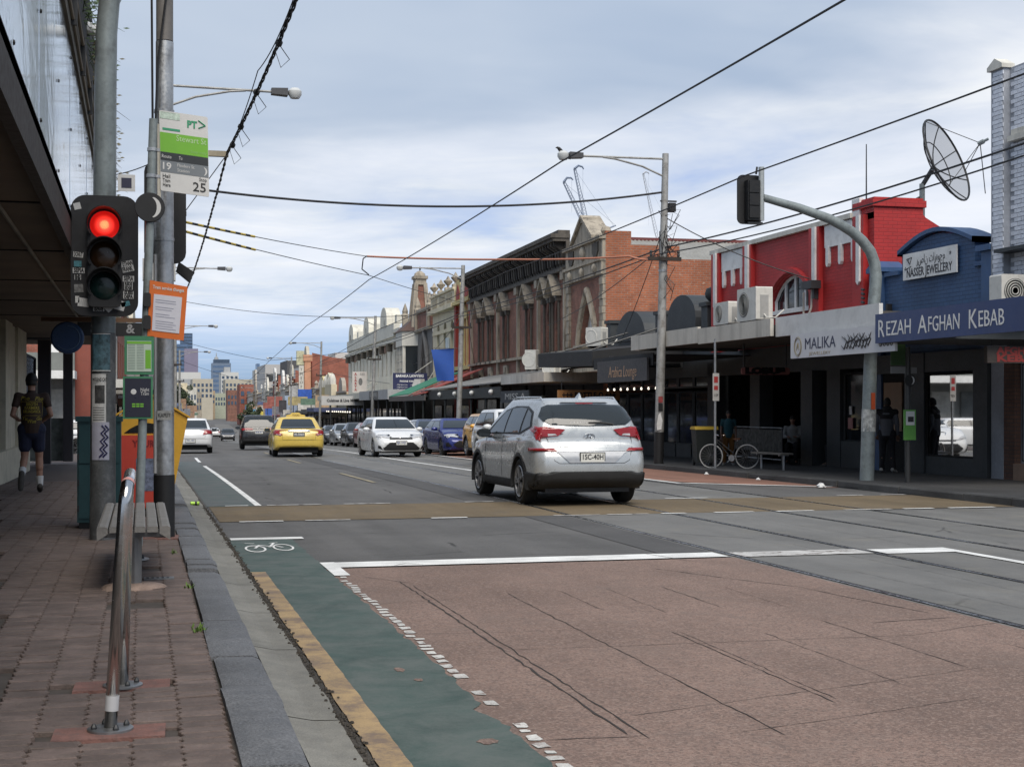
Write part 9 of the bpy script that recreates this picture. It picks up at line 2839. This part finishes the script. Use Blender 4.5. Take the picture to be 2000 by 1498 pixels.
def person(label, loc, rotz, sc, J, shirt, lower, shoe, hairc, skin=SKIN, long_legs=True, sleeve=.5, cap=None, socks=None, voxel=.012, collar=None):
 t = thing('person', label, 'person', loc, rotz)
 V_ = {k: Vector(v) * sc for k, v in J.items()}
 b = MB()
 pel, chest, neck, hd = V_['pelvis'], V_['chest'], V_['neck'], V_['head']
 capsule(b, pel, chest, .135 * sc, .15 * sc, 14)
 for s in ('l', 'r'):
  sh, el, wr_, hp_, kn, an, toe = (V_[k + s] for k in ('sh', 'el', 'wr', 'hip', 'kn', 'an', 'toe'))
  capsule(b, chest + (sh - chest) * .3, sh, .085 * sc, .062 * sc)
  capsule(b, sh, el, .052 * sc, .040 * sc)
  capsule(b, el, wr_, .041 * sc, .028 * sc)
  f = (wr_ - el).normalized()
  sd = Vector((0, 0, 1)).cross(f)
  if sd.length < .2:
   sd = Vector((0, 1, 0))
  hand(b, wr_, f, sd * (1 if s == 'l' else -1), s=sc)
  capsule(b, pel.lerp(hp_, .5), hp_, .12 * sc, .10 * sc)
  capsule(b, hp_, kn, .088 * sc, .058 * sc)
  capsule(b, kn, kn.lerp(an, .4) - (toe - an).normalized() * .015 * sc, .056 * sc, .058 * sc)
  capsule(b, kn.lerp(an, .4), an, .054 * sc, .036 * sc)
  capsule(b, an, toe, .036 * sc, .030 * sc)
 capsule(b, chest, neck, .11 * sc, .058 * sc)
 capsule(b, neck, hd - Vector((0, 0, .05)) * sc, .056 * sc, .056 * sc)
 ellipsoid(b, hd, .076 * sc, .096 * sc, .118 * sc)
 fw = V_['look'].normalized()
 sd = Vector((fw.y, -fw.x, 0))
 ellipsoid(b, hd + fw * .05 * sc - Vector((0, 0, .055)) * sc, .052 * sc, .045 * sc, .055 * sc)      # jaw
 capsule(b, hd + fw * .09 * sc + Vector((0, 0, .015)) * sc, hd + fw * .108 * sc - Vector((0, 0, .02)) * sc, .010 * sc, .014 * sc, 7)   # nose
 for s in (-1, 1):
  ellipsoid(b, hd + sd * s * .079 * sc - fw * .005 * sc, .012 * sc, .020 * sc, .032 * sc)       # ears
 body = fuse(b, 'body', skin, t, voxel)
 for s in (-1, 1):
  q = MB()
  ellipsoid(q, hd + fw * .088 * sc + sd * s * .032 * sc + Vector((0, 0, .012)) * sc, .011 * sc, .009 * sc, .007 * sc, 8)
  q.build('eye', BLACK, t)
 q = MB()
 capsule(q, hd + fw * .094 * sc - sd * .02 * sc - Vector((0, 0, .055)) * sc, hd + fw * .094 * sc + sd * .02 * sc - Vector((0, 0, .055)) * sc, .006 * sc, .006 * sc, 6)
 q.build('mouth', mat('lip', (.25, .09, .08), .6, var=0), t)
 # shirt
 q = MB()
 capsule(q, pel + Vector((0, 0, .0)) * sc, chest, .152 * sc, .168 * sc, 14)
 capsule(q, pel - Vector((0, 0, .05)) * sc, pel + Vector((0, 0, .05)) * sc, .158 * sc, .155 * sc, 14)
 for s in ('l', 'r'):
  sh, el, wr_ = V_['sh' + s], V_['el' + s], V_['wr' + s]
  capsule(q, chest + (sh - chest) * .3, sh, .095 * sc, .066 * sc)
  capsule(q, sh, sh.lerp(el, min(1, sleeve)), .062 * sc, .058 * sc)
  if sleeve > 1:
   capsule(q, el, el.lerp(wr_, .9), .056 * sc, .042 * sc)
 capsule(q, chest, neck - Vector((0, 0, .015)) * sc, .125 * sc, .066 * sc)
 so = fuse(q, 'shirt', shirt, t, .014, 5)
 # trousers or shorts
 q = MB()
 capsule(q, pel - Vector((0, 0, .06)) * sc, pel + Vector((0, 0, .02)) * sc, .155 * sc, .15 * sc, 14)
 for s in ('l', 'r'):
  hp_, kn, an = V_['hip' + s], V_['kn' + s], V_['an' + s]
  capsule(q, pel.lerp(hp_, .6), hp_, .13 * sc, .118 * sc)
  if long_legs:
   capsule(q, hp_, kn, .108 * sc, .080 * sc)
   capsule(q, kn, an, .078 * sc, .060 * sc)
  else:
   capsule(q, hp_, hp_.lerp(kn, .66), .108 * sc, .094 * sc)
 fuse(q, 'trousers' if long_legs else 'shorts', lower, t, .014, 4)
 for s in ('l', 'r'):
  an, toe, kn = V_['an' + s], V_['toe' + s], V_['kn' + s]
  q = MB()
  dn = (an - kn).normalized() * .035 * sc
  heel = an - (toe - an).normalized() * .05 * sc + dn
  capsule(q, heel, an.lerp(toe, .6) + dn, .046 * sc, .050 * sc)
  capsule(q, an.lerp(toe, .5) + dn, toe + (toe - an).normalized() * .05 * sc + dn * .9, .050 * sc, .040 * sc)
  fuse(q, 'shoe', shoe, t, .012, 3)
  if socks:
   q = MB()
   q.tube([an.lerp(kn, -.02), an.lerp(kn, .32)], [.045 * sc, .056 * sc], 12)
   q.build('sock', socks, t, True)
 # hair / cap
 q = MB()
 prof = [(math.sin(math.pi / 2 * k / 8) + 1e-4, math.cos(math.pi / 2 * k / 8)) for k in range(9)] + [(1.0, -.25), (.97, -.5)]
 lq = MB()
 lq.lathe(prof, n=18)
 hv = []
 for v in lq.v:
  p = Vector((v[0] * .083, v[1] * .103, v[2] * .122)) * sc
  cut = p.dot(fw) / (.1 * sc)
  if v[2] < 0 and cut > .15:
   p.z = .03 * sc
  hv.append(hd + p - fw * .006 * sc)
 q.add(hv, lq.f)
 q.build('hair', hairc, t, 'all')
 if cap:
  q = MB()
  lq = MB()
  lq.lathe([(1e-3, 1.0), (.5, .88), (.86, .55), (1.0, .1), (1.0, -.05)], n=18)
  q.add([hd + Vector((v[0] * .090, v[1] * .108, v[2] * .125 + .012)) * sc for v in lq.v], lq.f)
  f0 = hd + fw * .08 * sc + Vector((0, 0, .03)) * sc
  q.add([f0 + sd * .07 * sc, f0 - sd * .07 * sc, f0 - sd * .05 * sc + fw * .09 * sc - Vector((0, 0, .02)) * sc, f0 + sd * .05 * sc + fw * .09 * sc - Vector((0, 0, .02)) * sc], [(0, 1, 2, 3)])
  q.build('cap', cap, t, 'all')
 return t, so
WALK = dict(pelvis=(0, 0, .98), chest=(0, .03, 1.33), neck=(0, .045, 1.50), head=(0, .075, 1.655), look=(0, 1, 0), shl=(-.195, .01, 1.43), shr=(.195, .01, 1.43), ell=(-.275, -.06, 1.15), elr=(.275, -.04, 1.15), wrl=(-.19, .17, 1.08), wrr=(.19, .18, 1.08),
   hipl=(-.095, 0, .93), hipr=(.095, 0, .93), knl=(-.10, .02, .52), knr=(.11, .05, .51), anl=(-.15, -.27, .25), anr=(.12, .02, .085), toel=(-.16, -.30, .12), toer=(.125, .15, .045))
BRS = mat('brown_tee', (.045, .026, .020), .85, var=.15, scale=10, bump=.2, bscale=9)
man, shirt_o = person('walking man in a brown printed tee, navy shorts and white socks seen from behind', (-1.79, 25.45, .092), R(6), 1.98 / 1.78, WALK, BRS, mat('navy_shorts', (.014, .018, .045), .85, var=.2, scale=8, bump=.2, bscale=8), mat('dark_grey_shoe', (.06, .055, .05), .8), mat('dark_hair', (.015, .012, .010), .7), long_legs=False, cap=mat('black_cap', (.008, .008, .010), .7), socks=mat('white_sock', (.62, .62, .62), .9), voxel=.010)
bv = BVHTree.FromPolygons([v.co.copy() for v in shirt_o.data.vertices], [p.vertices[:] for p in shirt_o.data.polygons])
YT = mat('yellow_print', (.42, .34, .04), .7, var=0)
def back_print(s_, size, x, z, w, shear=0, bold=.0005):
 o = text(shirt_o, s_, size, (0, 0, 0), YT, FACE_S, width=w, shear=shear, bold=bold, depth=0, name='shirt_print')
 for v in o.data.vertices:
  h = bv.ray_cast(Vector((v.co.x + x, -2, v.co.z + z)), Vector((0, 1, 0)))
  y = h[0].y if h[0] else -.15
  v.co = Vector((v.co.x + x, y - .006, v.co.z + z))
k_ = 1.98 / 1.78
back_print('Pho', .085 * k_, -.10 * k_, 1.395 * k_, .12 * k_, .3)
back_print('Pho', .085 * k_, .10 * k_, 1.39 * k_, .12 * k_, .3)
back_print('BROTH', .065 * k_, 0, 1.305 * k_, .16 * k_)
back_print('FARMERS', .065 * k_, 0, 1.25 * k_, .21 * k_)
back_print('BRUNSWICK', .065 * k_, 0, 1.195 * k_, .25 * k_)
back_print('Tu', .07 * k_, -.11 * k_, 1.09 * k_, .07 * k_, .3)
back_print('Wun', .08 * k_, -.01 * k_, 1.05 * k_, .12 * k_, .3)
back_print('Gio', .07 * k_, .10 * k_, 1.09 * k_, .08 * k_, .3)
for (x0, x1, z0, z1) in ((-.155, .155, 1.345, 1.351), (-.155, .155, 1.135, 1.14), (.15, .155, 1.14, 1.345), (-.155, -.15, 1.14, 1.345)):
 b = MB()
 n = 10
 for i in range(n + 1):
  for (xa, za) in (((x0 + (x1 - x0) * i / n, z0), (x0 + (x1 - x0) * i / n, z1)) if x1 - x0 > .1 else ((x0, z0 + (z1 - z0) * i / n), (x1, z0 + (z1 - z0) * i / n))):
   h = bv.ray_cast(Vector((xa * k_, -2, za * k_)), Vector((0, 1, 0)))
   b.v.append((xa * k_, (h[0].y if h[0] else -.16) - .006, za * k_))
  if i:
   q = 2 * i
   b.f.append((q - 2, q - 1, q + 1, q)); b.m.append(0)
 b.build('shirt_print', YT, shirt_o)
STAND = dict(pelvis=(0, 0, .97), chest=(0, .02, 1.32), neck=(0, .03, 1.49), head=(0, .05, 1.645), look=(0, 1, 0), shl=(-.19, 0, 1.42), shr=(.19, 0, 1.42), ell=(-.24, -.03, 1.13), elr=(.24, -.03, 1.13), wrl=(-.23, .08, .88), wrr=(.23, .08, .88),
   hipl=(-.095, 0, .92), hipr=(.095, 0, .92), knl=(-.11, .02, .50), knr=(.11, .03, .50), anl=(-.13, 0, .085), anr=(.14, .02, .085), toel=(-.15, .13, .045), toer=(.17, .14, .045))
person('person in a teal tee and mustard trousers standing behind the bicycle', S(14.75, 34.6, .13), R(160), 1.42 / 1.78, STAND, mat('teal_tee', (.012, .06, .075), .85, var=.15), mat('mustard_trousers', (.15, .065, .012), .85, var=.15), mat('pale_shoe', (.3, .3, .29), .8), mat('dark_hair'), SKIND)
# person with grey back panel by the jewellery shop
gp, gso = person('person in a black and grey top standing at the shop behind the mast arm pole', S(15.9, 28.5, .13), R(-40), 1.66 / 1.78, STAND, mat('grey_top', (.11, .115, .13), .85, var=.12), mat('black_trousers', (.010, .010, .014), .85, var=.15), mat('white_shoe', (.35, .35, .34), .8), mat('dark_hair'), SKIND, sleeve=1.2)
q = MB()
capsule(q, Vector((0, .02, 1.31)) * .93, Vector((0, .03, 1.46)) * .93, .165, .12, 14)
for s in (-1, 1):
 capsule(q, Vector((s * .08, 0, 1.38)) * .93, Vector((s * .19, 0, 1.42)) * .93, .10, .08)
fuse(q, 'shoulder_panel', mat('black_yoke', (.010, .010, .012), .85), gp, .014, 3)
SIT = dict(pelvis=(0, -.05, .52), chest=(0, 0, .90), neck=(0, .02, 1.06), head=(0, .05, 1.22), look=(0, 1, 0), shl=(-.19, 0, .99), shr=(.19, 0, .99), ell=(-.24, .10, .74), elr=(.24, .10, .74), wrl=(-.12, .30, .74), wrr=(.12, .30, .74),
  hipl=(-.095, 0, .50), hipr=(.095, 0, .50), knl=(-.12, .42, .50), knr=(.12, .42, .50), anl=(-.12, .40, .09), anr=(.12, .40, .09), toel=(-.13, .53, .045), toer=(.13, .53, .045))
for i, (x, y, rz, c, lb) in enumerate(((16.9, 35.3, R(150), (.30, .30, .30), 'seated diner in a pale top beside the dark column'), (17.0, 33.9, R(110), (.02, .02, .025), 'seated diner in black in the middle of the dark opening'), (17.0, 32.6, R(60), (.05, .03, .03), 'seated diner with long hair at the right of the dark opening'))):
 person(lb, S(x, y, .12), rz, .96, SIT, mat('diner_top_%d' % i, c, .85), mat('black_trousers'), mat('dark_grey_shoe'), mat('dark_hair'), SKIN if i < 2 else SKIND, sleeve=1.2, voxel=.016)
 st = thing('stool', 'dark stool under the %s' % ['diner in a pale top', 'diner in black', 'long haired diner'][i], 'stool', S(x, y, .12), rz)
 part(st, 'seat', TIMBERDARK, lambda b: b.lathe([(.17, .33), (.17, .37), (.15, .385)], (0, -.02, 0), 16))
 for a in range(4):
  an = R(45 + 90 * a)
  part(st, 'leg', TIMBERDARK, lambda b: b.tube([(.12 * math.cos(an), -.02 + .12 * math.sin(an), .34), (.17 * math.cos(an), -.02 + .17 * math.sin(an), 0)], .013, 6))
